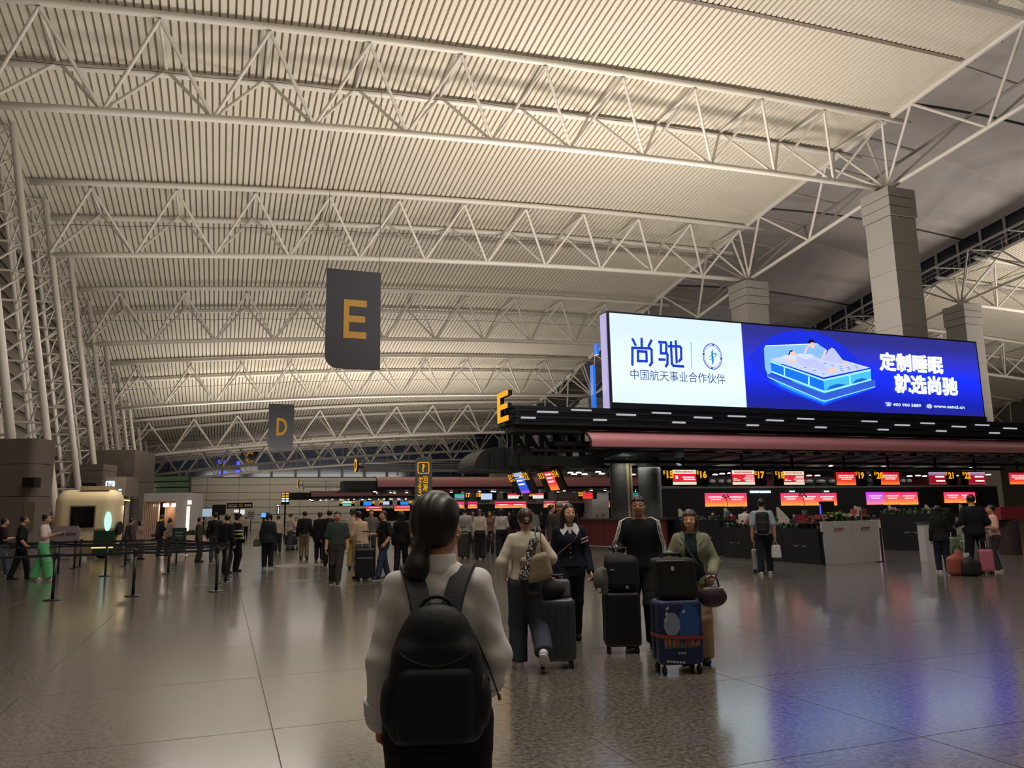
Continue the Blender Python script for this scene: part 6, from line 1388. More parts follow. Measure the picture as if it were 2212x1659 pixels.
# food display
q = G(258, 1200); t = thing('food_display', 'pale counter with a glass food display lit from inside, below the N sign', 'display counter', (q.x, q.y, 0), -YAW)
b = MB(); b.box((-.55, 0, 0), (.55, .6, .82)); part('counter', b, mat('pale_counter', (150, 142, 132), .5), t)
b = MB(); b.box((-.5, .02, .82), (.5, .58, .86)); part('tray', b, mat('tray', (190, 140, 100), .5), t)
for k in range(8): b = MB(); b.lathe([(.05,0),(.06,.03),(.02,.07)], 8, (-.4+k*.11, .3, .86)); part('bun', b, mat('bun_brown', (206, 150, 98), .5), t)
fr = [(-.5,.02),(.5,.02),(.5,.58),(-.5,.58)]
b = MB()
for x, y in fr: b.tube([(x,y,.86),(x,y,1.2)], .015, 5)
for i in range(4): b.tube([(*fr[i],1.2),(*fr[(i+1)%4],1.2)], .02, 5)
part('display_rim', b, BLACK, t)
gm = bpy.data.materials.new('clear_glass'); gm.use_nodes = True; gb = gm.node_tree.nodes['Principled BSDF']; gb.inputs['Transmission Weight'].default_value = 1; gb.inputs['Roughness'].default_value = .02; gb.inputs['Base Color'].default_value = (.9,.95,.95,1)
b = MB(); b.box((-.5, .0, .86), (.5, .012, 1.2)); part('glass_pane', b, gm, t)
# lit white kiosk with slatted wood walls
q = G(352, 1183); t = thing('white_kiosk', 'white kiosk with lit slatted wood interior, far left beyond the barriers', 'kiosk', (q.x, q.y+3, 0), -YAW)
KW = mat('kiosk_white', (176, 170, 170), .5); dq = depth(Vector((q.x, q.y+3, 0))); zt = atD(350, 1065, dq).z; x0 = -(352-298)/F*dq; x1 = (392-352)/F*dq; zo = atD(350, 1083, dq).z
b = MB(); b.box((x0, 0, zo), (x1, 2.5, zt)); part('fascia', b, KW, t); b = MB(); b.box((x1-.75, 0, 0), (x1, 2.5, zo)); part('side_wall', b, KW, t)
for k in range(9): b = MB(); b.box((x0+k*.115, 0, 0), (x0+k*.115+.07, .2, zo)); part('wall_slat', b, mat('pink_wood', (190, 160, 140), .5), t)
for k in range(12): b = MB(); b.box((x0+1.0+k*(x1-x0-1.8)/12, .9, 0), (x0+1.0+(k+.9)*(x1-x0-1.8)/12, 1.0, zo)); part('back_slat', b, mat('brown_wood', (124, 92, 68), .5), t)
b = MB(); b.box((x0+.2, -.03, zo-.06), (x1-.75, .02, zo)); part('copper_edge', b, mat('copper', (206, 150, 120), .3, metal=.6), t)
for k in range(3): b = MB(); b.box((x0+1.0+k*.55, .6, zo-.35), (x0+1.3+k*.55, .8, zo-.12)); part('lamp', b, glow('white_lamp', (255, 246, 236), 3.0), t)
b = MB(); b.box((x1+.02, -.12, .75), (x1+.2, -.04, zo-.35)); part('vertical_light_sign', b, glow('warm_white_sign', (255, 226, 206), 1.6), t)
b = MB(); b.cbox((x1+.18, -.1, zo-.1), (.24, .08, .26), .4); part('corner_light', b, MATS['warm_white_sign'], t)
kx = Vector((q.x, q.y+3, 0)) + Matrix.Rotation(-YAW, 3, 'Z') @ Vector(((x0+x1)/2-.2, .45, zo-.2)); area_light('kiosk_light', kx, 1.4, .3, 60, (1, .85, .7))
t = thing('glazed_stair_box', 'dim green glazed bay above the white kiosk', 'glazed bay', atD(365, 1112, 70).xy.to_3d(), -YAW); z0, z1 = atD(365, 1066, 70).z, atD(365, 1028, 70).z
for k in range(3): b = MB(); h = (z1-z0)/3; b.box((-1.7, 0, z0+k*h+.06), (1.6, .1, z0+(k+1)*h-.04)); part('pane', b, mat('green_pane', (84, 98, 78), .3, emit=(70, 84, 60), es=.25), t)
b = MB(); b.box((-1.75, .1, 0), (1.65, .5, z1)); part('bay_core', b, mat('green_core', (30, 36, 32), .6), t)
b = MB(); b.cbox((-2.3, -.3, z0+.5), (1.3, .3, .6)); part('white_lamp_box', b, MATS['warm_white_sign'], t)
# cafe furniture
for i, u in enumerate((335, 358)):
    q = G(u, 1186); t = thing('cafe_chair', 'dark red cafe chair at the lit kiosk, %s one' % ('left', 'right')[i], 'chair', (q.x, q.y, 0), .3 - i*.8, 'cafe chairs')
    b = MB(); b.box((-.22,-.22,.43),(.22,.22,.48)); part('seat', b, mat('dark_red_seat', (74, 30, 34), .6), t); b = MB(); b.box((-.22,.18,.48),(.22,.23,.85)); part('backrest', b, MATS['dark_red_seat'], t)
    for sx in (-1,1):
        for sy in (-1,1): b = MB(); b.tube([(sx*.19,sy*.19,0),(sx*.18,sy*.18,.44)], .015, 6); part('leg', b, STEEL_DIM, t)
q = G(345, 1192); t = thing('cafe_table', 'small pale cafe table in front of the lit kiosk', 'table', (q.x, q.y, 0)); b = MB(); b.box((-.5,-.3,.72),(.5,.3,.76)); part('table_top', b, MATS['pale_counter'], t)
for sx in (-1,1): b = MB(); b.box((sx*.42-.03,-.22,0),(sx*.42+.03,.22,.72)); part('table_leg', b, STEEL_DIM, t)
q = G(384, 1206); t = thing('menu_board', 'dark green menu board standing left of the white planter', 'menu board', (q.x, q.y, 0), -YAW); b = MB(); b.box((-.3,0,.28),(.3,.04,1.28)); part('board', b, mat('menu_green', (40, 62, 56), .5), t)
b = MB(); b.box((-.26,-.012,.34),(.26,0,.58)); part('green_strip', b, mat('menu_strip', (58, 110, 84), .5), t)
for k in range(3): b = MB(); b.box((-.16,-.012,.78+k*.14),(.16,0,.82+k*.14)); part('text_line', b, STEEL_DIM, t)
for sx in (-1,1): b = MB(); b.tube([(sx*.24,.2,0),(sx*.2,.02,1.2)], .015, 5); part('stand_leg', b, BLACK, t)
# foliage helper: separate leaf blades joined as stuff
def foliage(name, parent, c, size, n, m, seed, world=True):
    r = random.Random(seed); b = MB()
    for _ in range(n):
        a = r.uniform(0, 2*PI); x, y = c[0] + r.uniform(-.5,.5)*size[0], c[1] + r.uniform(-.5,.5)*size[1]; z = c[2]; L = size[2]*r.uniform(.5, 1.1); s_ = r.uniform(.2,.6); w = r.uniform(.02,.05)
        d = Vector((math.cos(a)*s_, math.sin(a)*s_, 1)).normalized(); sd = Vector((-math.sin(a), math.cos(a), 0))*w; p0 = Vector((x,y,z)); p1 = p0 + d*L*.6; p2 = p1 + (d + Vector((math.cos(a)*.8, math.sin(a)*.8, -.5))).normalized()*L*.4
        b.add([p0-sd*.3, p0+sd*.3, p1+sd, p1-sd, p2], [(0,1,2,3),(3,2,4)])
    o = part(name, b, m, parent, world=world); o['kind'] = 'stuff'; return o
LEAF = mat('leaf_green', (62, 92, 48), .5, noise=.4, nscale=5); LEAF2 = mat('leaf_dark', (44, 64, 48), .5, noise=.4, nscale=5); LEAFL = mat('leaf_light', (104, 140, 70), .5, noise=.3, nscale=5)
q = G(418, 1200); t = thing('white_planter', 'white planter box with green leaves and a maroon belt, behind the barriers', 'planter', (q.x, q.y, 0), -YAW)
for k in range(3): b = MB(); b.box((-.62,0,.04+k*.30),(.40,.45,.32+k*.30)); part('planter_board', b, mat('planter_white', (196, 178, 166), .5), t)
b = MB(); b.box((-.62,-.02,.60),(.42,0,.64)); part('maroon_band', b, RED, t); foliage('leaves', t, (-.1,.22,.9), (1.2,.35,.38), 160, LEAF, 3, False)
# end-of-hall signs and screens
def flat_sign(u0, v0, u1, v1, d, m, label, lines=(), posts_=True, cat='sign'):
    a, c = atD(u0, v1, d), atD(u1, v0, d); w = (c-a).dot(Vector((CA,-SA,0))); h = atD((u0+u1)/2, v0, d).z - atD((u0+u1)/2, v1, d).z; mid = (a+c)/2
    t = thing('sign_board', label, cat, (mid.x, mid.y, 0), -YAW); z = mid.z
    b = MB(); b.box((-w/2,0,z-h/2),(w/2,.12,z+h/2)); part('board', b, m, t)
    for (x, y, ww, hh, mm) in lines: b = MB(); b.box((-w/2+w*x, -.02, z-h/2+h*y), (-w/2+w*(x+ww), 0, z-h/2+h*(y+hh))); part('sign_mark', b, mm, t)
    if posts_: b = MB(); b.box((-.06,.03,0),(.06,.1,z-h/2)); part('post', b, BLACK, t)
    return t
SIGNK = mat('sign_black', (22, 21, 24), .5); PALE = mat('pale_mark', (190, 184, 176), .5); AMB = glow('amber_board', (250, 180, 30), 1.0)
flat_sign(490, 1086, 545, 1098, 90, SIGNK, 'long dark direction sign with pictograms in front of the end wall', [(.06,.25,.35,.15,PALE),(.06,.55,.35,.15,PALE),(.47,.2,.16,.6,mat('ochre_mark',(140,110,60),.5)),(.70,.3,.07,.4,PALE),(.80,.3,.07,.4,PALE),(.90,.3,.06,.4,PALE)])
flat_sign(458, 1090, 487, 1112, 60, SIGNK, 'dark square sign board above the person with the black backpack')
flat_sign(607, 1063, 625, 1090, 62, SIGNK, 'tall black board with rows of amber and white lettering', [(.08+.5*i,.82-.2*k,.36,.12,AMB if k < 2 else WHT) for i in (0,1) for k in range(4)])
flat_sign(597, 1089, 604, 1112, 60, mat('slate_pylon', (60,64,70), .5), 'slim grey information pylon with a white lit strip', [(.5,.1,.3,.6,WHT),(.1,.82,.8,.12,WHT)])
flat_sign(424, 1099, 457, 1116, 75, glow('sky_screen', (170, 196, 210), .8), 'pale blue lit wall screen above the white planter', [], True, 'screen')
flat_sign(563, 1107, 576, 1120, 45, BLACK, 'small bright blue screen left of the head of the woman in the long dark top', [(.1,.2,.8,.75,glow('cyan_screen', (80, 160, 255), 1.3))], True, 'screen')
flat_sign(505, 1101, 528, 1112, 100, glow('doorway_white', (220, 222, 218), 1.0), 'bright white doorway light low on the end wall', [(.0,.0,.5,.45,SW)], True, 'light')
flat_sign(534, 1102, 550, 1122, 118, mat('grey_notice', (150,140,140), .6), 'pale notice board on the end wall beside the white doorway', [(.1,.7,.8,.05,SIGNK),(.1,.5,.8,.05,SIGNK),(.1,.3,.8,.05,SIGNK)])
p0 = G(650, 1221); b = MB(); b.lathe([(.9,0),(.88,.008)], 28, (p0.x, p0.y, .002)); solid('floor_disc', b, mat('floor_disc_brown', (92, 82, 66), .35), 'round dull brown patch on the floor before the man in khaki trousers', 'disc')  # thin flat brown disc lying on the floor
# ---- baggage trolley with luggage
q = G(628, 1188); t = thing('baggage_trolley', 'steel baggage trolley beyond the woman in the long dark top', 'trolley', (q.x, q.y, 0), -.2)
for k in range(3): b = MB(); b.tube([(-.32,-.3+k*.3,.22),(.32,-.3+k*.3,.22)], .018, 6); part('deck_bar', b, STEEL_DIM, t)
for sx in (-1,1): b = MB(); b.tube([(sx*.3,-.4,.2),(sx*.3,.35,.22),(sx*.3,.5,1.02)], .02, 6); part('side_rail', b, STEEL_DIM, t)
b = MB(); b.tube([(-.32,.5,1.02),(.32,.5,1.02)], .025, 8); part('push_bar', b, BLACK, t)
for x, y in ((-.28,.4),(.28,.4),(0,-.4)): b = MB(); b.tube([(x-.02,y,.08),(x+.02,y,.08)], .08, 12); part('wheel', b, BLACK, t)
b = MB(); b.box((-.3,-.3,.24),(.3,.3,.55)); tl = thing('duffel_bag', 'black bag lying on the baggage trolley', 'bag', (q.x, q.y, .24)); sdf_part('bag_body', lambda p: rbox(p,(0,0,.28),(.32,.28,.27),.12), BLACK, tl, (-.4,-.4,-.02), (.4,.4,.6), .04); b = MB(); b.tube([(-.15,0,.53),(-.1,0,.65),(.1,0,.65),(.15,0,.53)], .015, 6); part('handle', b, BLACK, tl)
# ---- luggage
def suitcase(label, pos, rz, w, d, h, m, ribs=4, rod_h=.35, wheel=.032, z=0.0, soft=False, name='suitcase', rim=BLACK):
    t = thing(name, label, 'suitcase', (pos[0], pos[1], z), rz); w0 = wheel*2.2
    sdf_part('shell', lambda p: rbox(p, (0,0,w0+(h-w0)/2), (w/2,d/2,(h-w0)/2), .05), m, t, (-w/2-.05,-d/2-.05,w0-.05), (w/2+.05,d/2+.05,h+.05), .022)
    for k in range(ribs):
        x = -w/2 + w*(k+1)/(ribs+1)
        for sy in (-1, 1): b = MB(); b.box((x-.012, sy*(d/2+.004)-.006, w0+.07), (x+.012, sy*(d/2+.004)+.006, h-.07)); part('rib', b, m, t)
    b = MB(); b.tube([(-w/2-.004,0,w0+.06),(-w/2-.004,0,h-.05),(-w/2+.05,0,h+.004),(w/2-.05,0,h+.004),(w/2+.004,0,h-.05),(w/2+.004,0,w0+.06)], .006, 5); part('zip', b, rim, t)
    b = MB(); b.tube([(-.09,0,h-.005),(-.08,0,h+.03),(.08,0,h+.03),(.09,0,h-.005)], .011, 6); part('top_handle', b, BLACK, t)
    if rod_h:
        for sx in (-1,1): b = MB(); b.tube([(sx*w*.22, d/2-.03, h-.01),(sx*w*.22, d/2-.03, h+rod_h)], .009, 6); part('handle_rod', b, MATS['silver'], t)
        b = MB(); b.tube([(-w*.26, d/2-.03, h+rod_h),(w*.26, d/2-.03, h+rod_h)], .017, 8); part('grip', b, BLACK, t)
    for sx in (-1,1):
        for sy in (-1,1):
            x, y = sx*(w/2-.05), sy*(d/2-.05); b = MB(); b.tube([(x-.014,y,wheel),(x+.014,y,wheel)], wheel, 12); b.box((x-.008, y-.012, wheel), (x+.008, y+.012, w0+.03)); part('wheel', b, BLACK, t)
    return t
SLATE = mat('slate_shell', (50, 56, 66), .4, spec=.5); BLKS = mat('black_shell', (21, 21, 23), .45, spec=.45, noise=.3, nscale=9); BAGB = mat('black_canvas', (24, 23, 25), .75, noise=.2, nscale=20)
q = G(1203, 1441); sc1 = suitcase('slate grey ribbed suitcase pulled by the woman in jeans', (q.x, q.y), -.30, .40, .27, .70, SLATE, 5, .22)
def lump(name, label, cat, pos, rz, f, m, lo, hi, h=.014, pname='bag_body'):
    t = thing(name, label, cat, pos, rz); sdf_part(pname, f, m, t, lo, hi, h); return t
g1 = lump('tote_bag', 'black bag lying on the slate suitcase beside the woman in jeans', 'bag', (q.x-.03, q.y-.02, .70), -.3, lambda p: smin(ell(p,(-.04,0,.09),(.17,.11,.10)), ell(p,(-.10,0,.18),(.08,.08,.14)), .06), BAGB, (-.3,-.2,-.04), (.3,.2,.36)); b = MB(); b.tube([(-.15,0,.2),(-.13,.02,.32),(-.05,.02,.32),(-.03,0,.2)], .008, 6); part('handle', b, BLACK, g1)
q2 = G(1232, 1400); g2 = lump('carry_box', 'small grey case behind the slate suitcase of the woman in jeans', 'bag', (q.x+.10, q.y+.05, .70), -.3, lambda p: rbox(p,(0,0,.09),(.08,.09,.09),.02), mat('grey_felt',(104,104,108),.8), (-.12,-.13,-.03),(.12,.13,.22), .014); b = MB(); b.tube([(-.04,0,.17),(-.03,0,.21),(.03,0,.21),(.04,0,.17)], .007, 6); part('handle', b, BLACK, g2)
# quilted shoulder bag and scarf on the woman in jeans
tb_ = P2.wpt((.13,-.205,.93)); BEI = mat('quilted_beige', (138, 122, 98), .6, bump=.3, nscale=40)
t = lump('shoulder_bag', 'quilted beige shoulder bag on the back of the woman in jeans', 'bag', tb_, P2.t.rotation_euler.z, lambda p: rbox(np.stack([p[:,0]*.94+p[:,2]*.22, p[:,1], p[:,2]*.97-p[:,0]*.22],1), (0,0,.14), (.15,.06,.14), .055), BEI, (-.26,-.1,-.08), (.26,.1,.40), .012)
for k in (-1, 1): b = MB(); b.tube([(k*.06-.02,-.02,.26),(k*.03-.01,-.01,.40),(k*.025,.09,.52),(k*.02,.20,.55)], .008, 6); part('strap', b, mat('bag_strap', (84,72,56), .5), t)
SCF = bpy.data.materials.new('spotted_scarf'); SCF.use_nodes = True; nt = SCF.node_tree; vo = nt.nodes.new('ShaderNodeTexVoronoi'); vo.inputs['Scale'].default_value = 46; cr_ = nt.nodes.new('ShaderNodeValToRGB'); cr_.color_ramp.interpolation = 'CONSTANT'; cr_.color_ramp.elements[0].color = (.5,.48,.44,1); cr_.color_ramp.elements[1].position = .42; cr_.color_ramp.elements[1].color = (.02,.02,.022,1)
tc = nt.nodes.new('ShaderNodeTexCoord'); nt.links.new(tc.outputs['Object'], vo.inputs['Vector']); nt.links.new(vo.outputs['Distance'], cr_.inputs[0]); nt.links.new(cr_.outputs[0], nt.nodes['Principled BSDF'].inputs['Base Color'])
ts = P2.wpt((-.02,-.20,.80)); t = lump('scarf', 'black and white spotted scarf hanging from the beige shoulder bag', 'scarf', ts, P2.t.rotation_euler.z, lambda p: smin(cap(p,(.09,0,.52),(-.02,-.03,.18),.045,.058), ell(p,(.10,.0,.54),(.04,.035,.04)), .03), SCF, (-.12,-.12,.06), (.2,.1,.62), .012, 'scarf_body')
sdf_part('scarf_tail', lambda p: smin(cap(p,(-.02,-.03,.20),(.0,-.02,-.02),.050,.045), ell(p,(.06,-.01,-.01),(.09,.04,.045)), .03), BAGB, t, (-.12,-.1,-.1), (.2,.08,.28), .012)
# the man's black luggage
q = G(1346, 1409); sc2 = suitcase('black suitcase standing in front of the man in glasses', (q.x, q.y), -.55+.2, .42, .26, .68, BLKS, 3, .48)
t = lump('backpack', 'black backpack standing on the black suitcase of the man in glasses', 'backpack', (q.x+.01, q.y-.02, .685), -.35, lambda p: smin(rbox(p,(0,0,.20),(.20,.12,.20),.09), ell(p,(-.06,.02,.38),(.11,.08,.06)), .05), BAGB, (-.3,-.2,-.03), (.3,.2,.48))
b = MB(); b.tube([(-.10,.0,.42),(-.07,0,.47),(.0,0,.47),(.03,0,.40)], .010, 6); part('grab_handle', b, BLACK, t); b = MB(); b.lathe([(.018,0),(.018,.006)], 10); b.v = [(x+.04, -.125-z, y+.05) for x, y, z in b.v]; part('round_tag', b, mat('tag_grey', (150,144,132), .5), t); b = MB(); b.box((-.15,-.126,.24),(-.10,-.120,.25)); part('zip_pull', b, MATS['silver'], t)
hp = (q.x-.235, q.y+.02, .66); t = lump('sun_hat', 'round grey hat hanging at the left side of the black backpack', 'hat', hp, -.2, lambda p: smin(ell(p,(0,0,.15),(.095,.09,.145)), rbox(p,(.03,0,.14),(.02,.10,.15),.02), .03), mat('grey_hat', (88,86,82), .75), (-.15,-.14,-.05), (.12,.14,.34), .012, 'crown'); b = MB(); b.box((-.07,-.085,.03),(-.03,-.075,.07)); part('white_label', b, PALE, t); b = MB(); b.tube([(.03,0,.29),(.12,-.02,.36)], .006, 5); part('loop', b, BLACK, t)
# printed blue suitcase and the black case on it
q = G(1466, 1452); rz = -.20
BLUEC = glow_free = mat('blue_cover', (24, 34, 78), .45, spec=.45, noise=.15, nscale=6)
sc3 = suitcase('large blue suitcase in a printed cover with a red strap, beside the woman in sage', (q.x, q.y), rz, .46, .30, .71, BLUEC, 0, 0, .04)
def face(name, pts, m, y=-.153): b = MB(); b.add([(x, y, z*.83) for x, z in pts], [tuple(range(len(pts)))]); return part(name, b, m, sc3)
face('sky_print', [(-.03,.44),(.17,.44),(.19,.60),(.16,.76),(.04,.82),(-.02,.70)], mat('print_blue', (34, 74, 136), .5)); face('moon_print', [(-.10+.085*math.cos(a), .58+.135*math.sin(a)) for a in np.linspace(0, 2*PI, 24, False)], mat('print_moon', (120, 132, 150), .5), -.1535)
WM = mat('print_warm', (150, 92, 66), .6); WM2 = mat('print_rust', (110, 66, 58), .6); PG = mat('print_green', (62, 78, 56), .6); PW = mat('print_white', (176, 178, 190), .6)
r9 = random.Random(5)
for k in range(17): x = -.185 + k*.0215; hh = .03 + .07*r9.random()*(1 if k < 8 else .7); w_ = .014 + .01*r9.random(); face('skyline_block', [(x,.325),(x+w_,.325),(x+w_,.325+hh),(x+w_/2,.335+hh*1.25),(x,.325+hh)], (WM, WM2, mat('print_ochre', (142, 104, 70), .6), mat('print_mauve', (74, 56, 74), .6))[r9.randrange(4)], -.154)
face('bank_print', [(-.19,.30),(.17,.31),(.16,.335),(-.18,.335)], PG, -.1545)
for x, z in ((-.16,.76),(-.17,.70),(.01,.72),(-.18,.63)): face('petal_print', [(x,z),(x+.03,z+.03),(x+.035,z),(x+.01,z-.02)], PW, -.154)
for k in range(6): face('print_line', [(-.17+k*.032,.155-.004*k),(-.145+k*.032,.151-.004*k),(-.145+k*.032,.172-.004*k),(-.17+k*.032,.176-.004*k)], PW, -.154)
for k in range(3): face('print_line', [(-.05+k*.03,.24),(-.03+k*.03,.24),(-.03+k*.03,.26),(-.05+k*.03,.26)], PW, -.154)
b = MB(); L = rrect(.476, .316, .05, 4, x0=-.238, y0=-.158); n = len(L); zf = lambda x: .372 - .04*max(0, 1-abs(x-.08)/.3)
b.add([(x,y,zf(x)-.018) for x,y in L] + [(x,y,zf(x)+.018) for x,y in L], [(i,(i+1)%n,(i+1)%n+n,i+n) for i in range(n)]); part('red_strap', b, mat('red_strap', (128, 54, 46), .6), sc3)
t = thing('cabin_case', 'black cabin case resting on top of the blue printed suitcase', 'suitcase', (q.x-.0, q.y+.0, .715), rz)
def casef(p): x = p[:,0] + .10*(p[:,2]-.22); w = .20 - .04*np.clip((.1-p[:,2])/.1,0,1); return rbox(np.stack([x, p[:,1], p[:,2]],1), (0,0,.20), (.205,.13,.20), .05)
sdf_part('shell', casef, BAGB, t, (-.32,-.2,-.03), (.32,.2,.47), .013)
b = MB(); b.lathe([(.020,0),(.020,.005)], 12); b.v = [(x-.06, -.135-z, y*1.15+.30) for x, y, z in b.v]; part('white_badge', b, mat('badge', (170,172,180), .4), t); b = MB(); b.tube([(-.12,0,.395),(-.10,0,.435),(.07,0,.435),(.09,0,.395)], .018, 8); part('top_handle', b, BLACK, t)
b = MB(); b.box((-.22,-.134,.375),(.08,-.128,.382)); part('zip', b, MATS['silver'], t)
for sy in (-1,1): b = MB(); b.tube([(.22,sy*.08-.012,.03),(.22,sy*.08+.012,.03)], .032, 12); b.box((.19,sy*.08-.01,.02),(.225,sy*.08+.01,.06)); part('wheel', b, BLACK, t)
# plum handbag held by the woman in sage
hw = P5.wpt(P5.wr[0] + P5.hand[0][0]*.09); hb = (hw.x, hw.y, hw.z-.29)
t = lump('handbag', 'plum quilted handbag held by the smiling woman', 'bag', hb, -.25, lambda p: smin(ell(p,(0,0,.10),(.155,.07,.105)), rbox(p,(0,0,.15),(.11,.04,.04),.03), .03), mat('plum_leather', (60,36,50), .45, bump=.25, nscale=30), (-.2,-.12,-.03), (.2,.12,.25), .011); b = MB(); b.tube([(-.08,0,.18),(-.06,0,.28),(0,0,.31),(.06,0,.28),(.08,0,.18)], .010, 6); part('handle', b, MATS['plum_leather'], t); b = MB(); b.tube([(-.10,-.03,.19),(.10,-.03,.19)], .006, 6); part('clasp', b, MATS['gold'], t)
# luggage farther away
q = G(789, 1254); sc4 = suitcase('tall black suitcase with a raised handle beside the man in the black T-shirt', (q.x, q.y), -.3, .48, .32, .80, BLKS, 4, .42); b = MB(); b.box((-.2,-.17,.56),(.2,-.163,.575)); part('silver_trim', b, MATS['silver'], sc4)
q = G(1640, 1237); suitcase('small white printed suitcase left of the man with the black backpack', (q.x, q.y), -.35, .30, .22, .60, mat('white_case', (150,150,156), .5, noise=.35, nscale=12), 2, .2)
w = bpm.wpt(bpm.wr[1] + bpm.hand[1][0]*.09); t = lump('paper_bag', 'white bag carried in the right hand of the man with the black backpack', 'bag', (w.x, w.y, w.z-.42), bpm.t.rotation_euler.z, lambda p: rbox(np.stack([p[:,0]*(1+.9*np.clip(p[:,2]-.12,0,.3)), p[:,1], p[:,2]],1),(0,0,.16),(.12,.06,.16),.03), mat('white_bag', (186,184,182), .6), (-.2,-.12,-.03), (.2,.12,.36), .016); b = MB(); b.tube([(-.05,0,.30),(0,0,.42),(.05,0,.30)], .008, 5); part('handle', b, PALE, t)
c = bpm.wpt((0,-.19,1.0)); t = lump('backpack', 'black backpack worn by the man in the light blue shirt', 'backpack', c, bpm.t.rotation_euler.z, lambda p: smin(rbox(p,(0,0,.18),(.16,.085,.27),.08), rbox(p,(0,-.07,.08),(.12,.05,.13),.04), .03), BAGB, (-.25,-.2,-.15), (.25,.15,.5), .018)
for sx in (-1,1): b = MB(); b.tube([(sx*.10,.04,.40),(sx*.11,.13,.44),(sx*.11,.24,.42),(sx*.13,.33,.25),(sx*.15,.22,.0)], .01, flat=(.05,.012)); part('strap', b, PACKD, t)
q = G(2072, 1243); t = lump('travel_bag', 'orange-red travel bag on the floor by the woman in black at right', 'bag', (q.x, q.y, 0), -.4, lambda p: smin(rbox(p,(0,0,.22),(.24,.14,.22),.10), ell(p,(.02,0,.44),(.12,.10,.16)), .08), mat('orange_bag', (132,66,50), .6, noise=.15), (-.35,-.25,-.02), (.35,.25,.66), .022); b = MB(); b.tube([(-.1,0,.5),(-.06,0,.66),(.08,0,.66),(.12,0,.5)], .014, 6); part('handle', b, BLACK, t); b = MB(); b.box((.08,-.16,.40),(.2,-.1,.52)); part('plastic_wrap', b, mat('clear_wrap', (170,176,180), .2), t)
q = G(2092, 1245); t = lump('holdall', 'black holdall on the floor right of the orange travel bag', 'bag', (q.x+.12, q.y, 0), -.3, lambda p: smin(rbox(p,(0,0,.18),(.2,.14,.18),.1), ell(p,(-.03,0,.32),(.12,.1,.12)), .06), BAGB, (-.3,-.25,-.02), (.3,.25,.5), .022); b = MB(); b.tube([(-.1,0,.36),(0,0,.48),(.1,0,.36)], .012, 6); part('handle', b, BLACK, t)
q = G(2090, 1229); suitcase('sage green suitcase behind the orange travel bag', (q.x+.1, q.y+.3), -.35, .40, .26, .80, mat('sage_case', (92,108,86), .5), 3, .25)
q = G(2128, 1232); suitcase('second pale green suitcase behind the legs of the man in the black jacket', (q.x, q.y+.35), -.35, .40, .26, .74, mat('sage_case2', (104,118,98), .5), 3, .2)
q = G(2134, 1242); suitcase('pink suitcase between the man in the black jacket and the child in pink', (q.x+.12, q.y+.1), -.5, .30, .22, .58, mat('pink_case', (168,98,116), .5), 2, .2)
q = G(1001, 1207); suitcase('dark suitcase with a yellow-brown stripe beside the foreground head', (q.x, q.y), -.3, .42, .28, .95, mat('umber_case', (48,44,38), .5), 2, .2)
tw = stp.wpt((.30,.28,.62)); t = lump('plastic_bag', 'pale plastic bag hanging behind the tall black suitcase', 'bag', (tw.x, tw.y, .62), 0, lambda p: smin(ell(p,(0,0,.18),(.14,.1,.2)), ell(p,(.02,0,.34),(.06,.05,.1)), .05), mat('pale_plastic', (170,160,152), .4), (-.25,-.2,-.06), (.25,.2,.5), .02); b = MB(); b.tube([(-.03,0,.4),(.0,0,.55),(.05,0,.4)], .008, 5); part('handle', b, PALE, t)
lw = G(868,1240); 
t = lump('satchel', 'brown satchel hanging at the side of the woman with loose black hair', 'bag', (lw.x+.30, lw.y-.05, .72), -.3, lambda p: rbox(p,(0,0,.16),(.17,.07,.16),.04), mat('umber_leather', (60,50,44), .6), (-.25,-.12,-.03), (.25,.12,.36), .018); b = MB(); b.tube([(-.12,0,.3),(-.20,.05,.62)], .010, 5); part('strap', b, MATS['umber_leather'], t)
ow = oli.wpt((-.32,.02,.75)); t = lump('green_bag', 'olive green bag at the left side of the woman in the long dark top', 'bag', (ow.x, ow.y, .72), 0, lambda p: rbox(np.stack([p[:,0]-.15*p[:,2], p[:,1], p[:,2]],1),(0,0,.12),(.13,.06,.12),.03), mat('olive_bag', (74,80,48), .6), (-.25,-.12,-.03), (.25,.12,.3), .018); b = MB(); b.tube([(-.04,0,.22),(.05,0,.42),(.12,0,.24)], .010, 5); part('handle', b, BLACK, t)
# ---- maroon information counter
A, B_ = G(1246, 1189), G(1442, 1196); A = Vector((A.x, A.y, 0)); B_ = Vector((B_.x, B_.y, 0)); d = (B_-A); L = d.length; rz = math.atan2(d.y, d.x)
t = thing('reception_counter', 'long maroon reception counter behind the man in glasses, with a dark top', 'counter', A, rz); n = 6
for k in range(n): b = MB(); b.box((L*k/n+.015, 0, .22), (L*(k+1)/n-.015, .12, 1.28)); part('front_panel', b, mat('maroon_counter', (92, 36, 40), .4, spec=.5), t)
b = MB(); b.box((0,.02,0),(L,.5,.2)); part('plinth', b, mat('plinth_grey', (96,90,86), .5), t); b = MB(); b.box((-.05,-.08,1.28),(L+.05,.7,1.36)); part('worktop', b, mat('slate_top', (50,54,60), .3), t); b = MB(); b.box((0,-.012,.20),(L,0,.225)); part('trim_line', b, PALE, t)
b = MB(); b.box((0,.5,.2),(L,.6,1.28)); part('back_panel', b, BLACK, t)
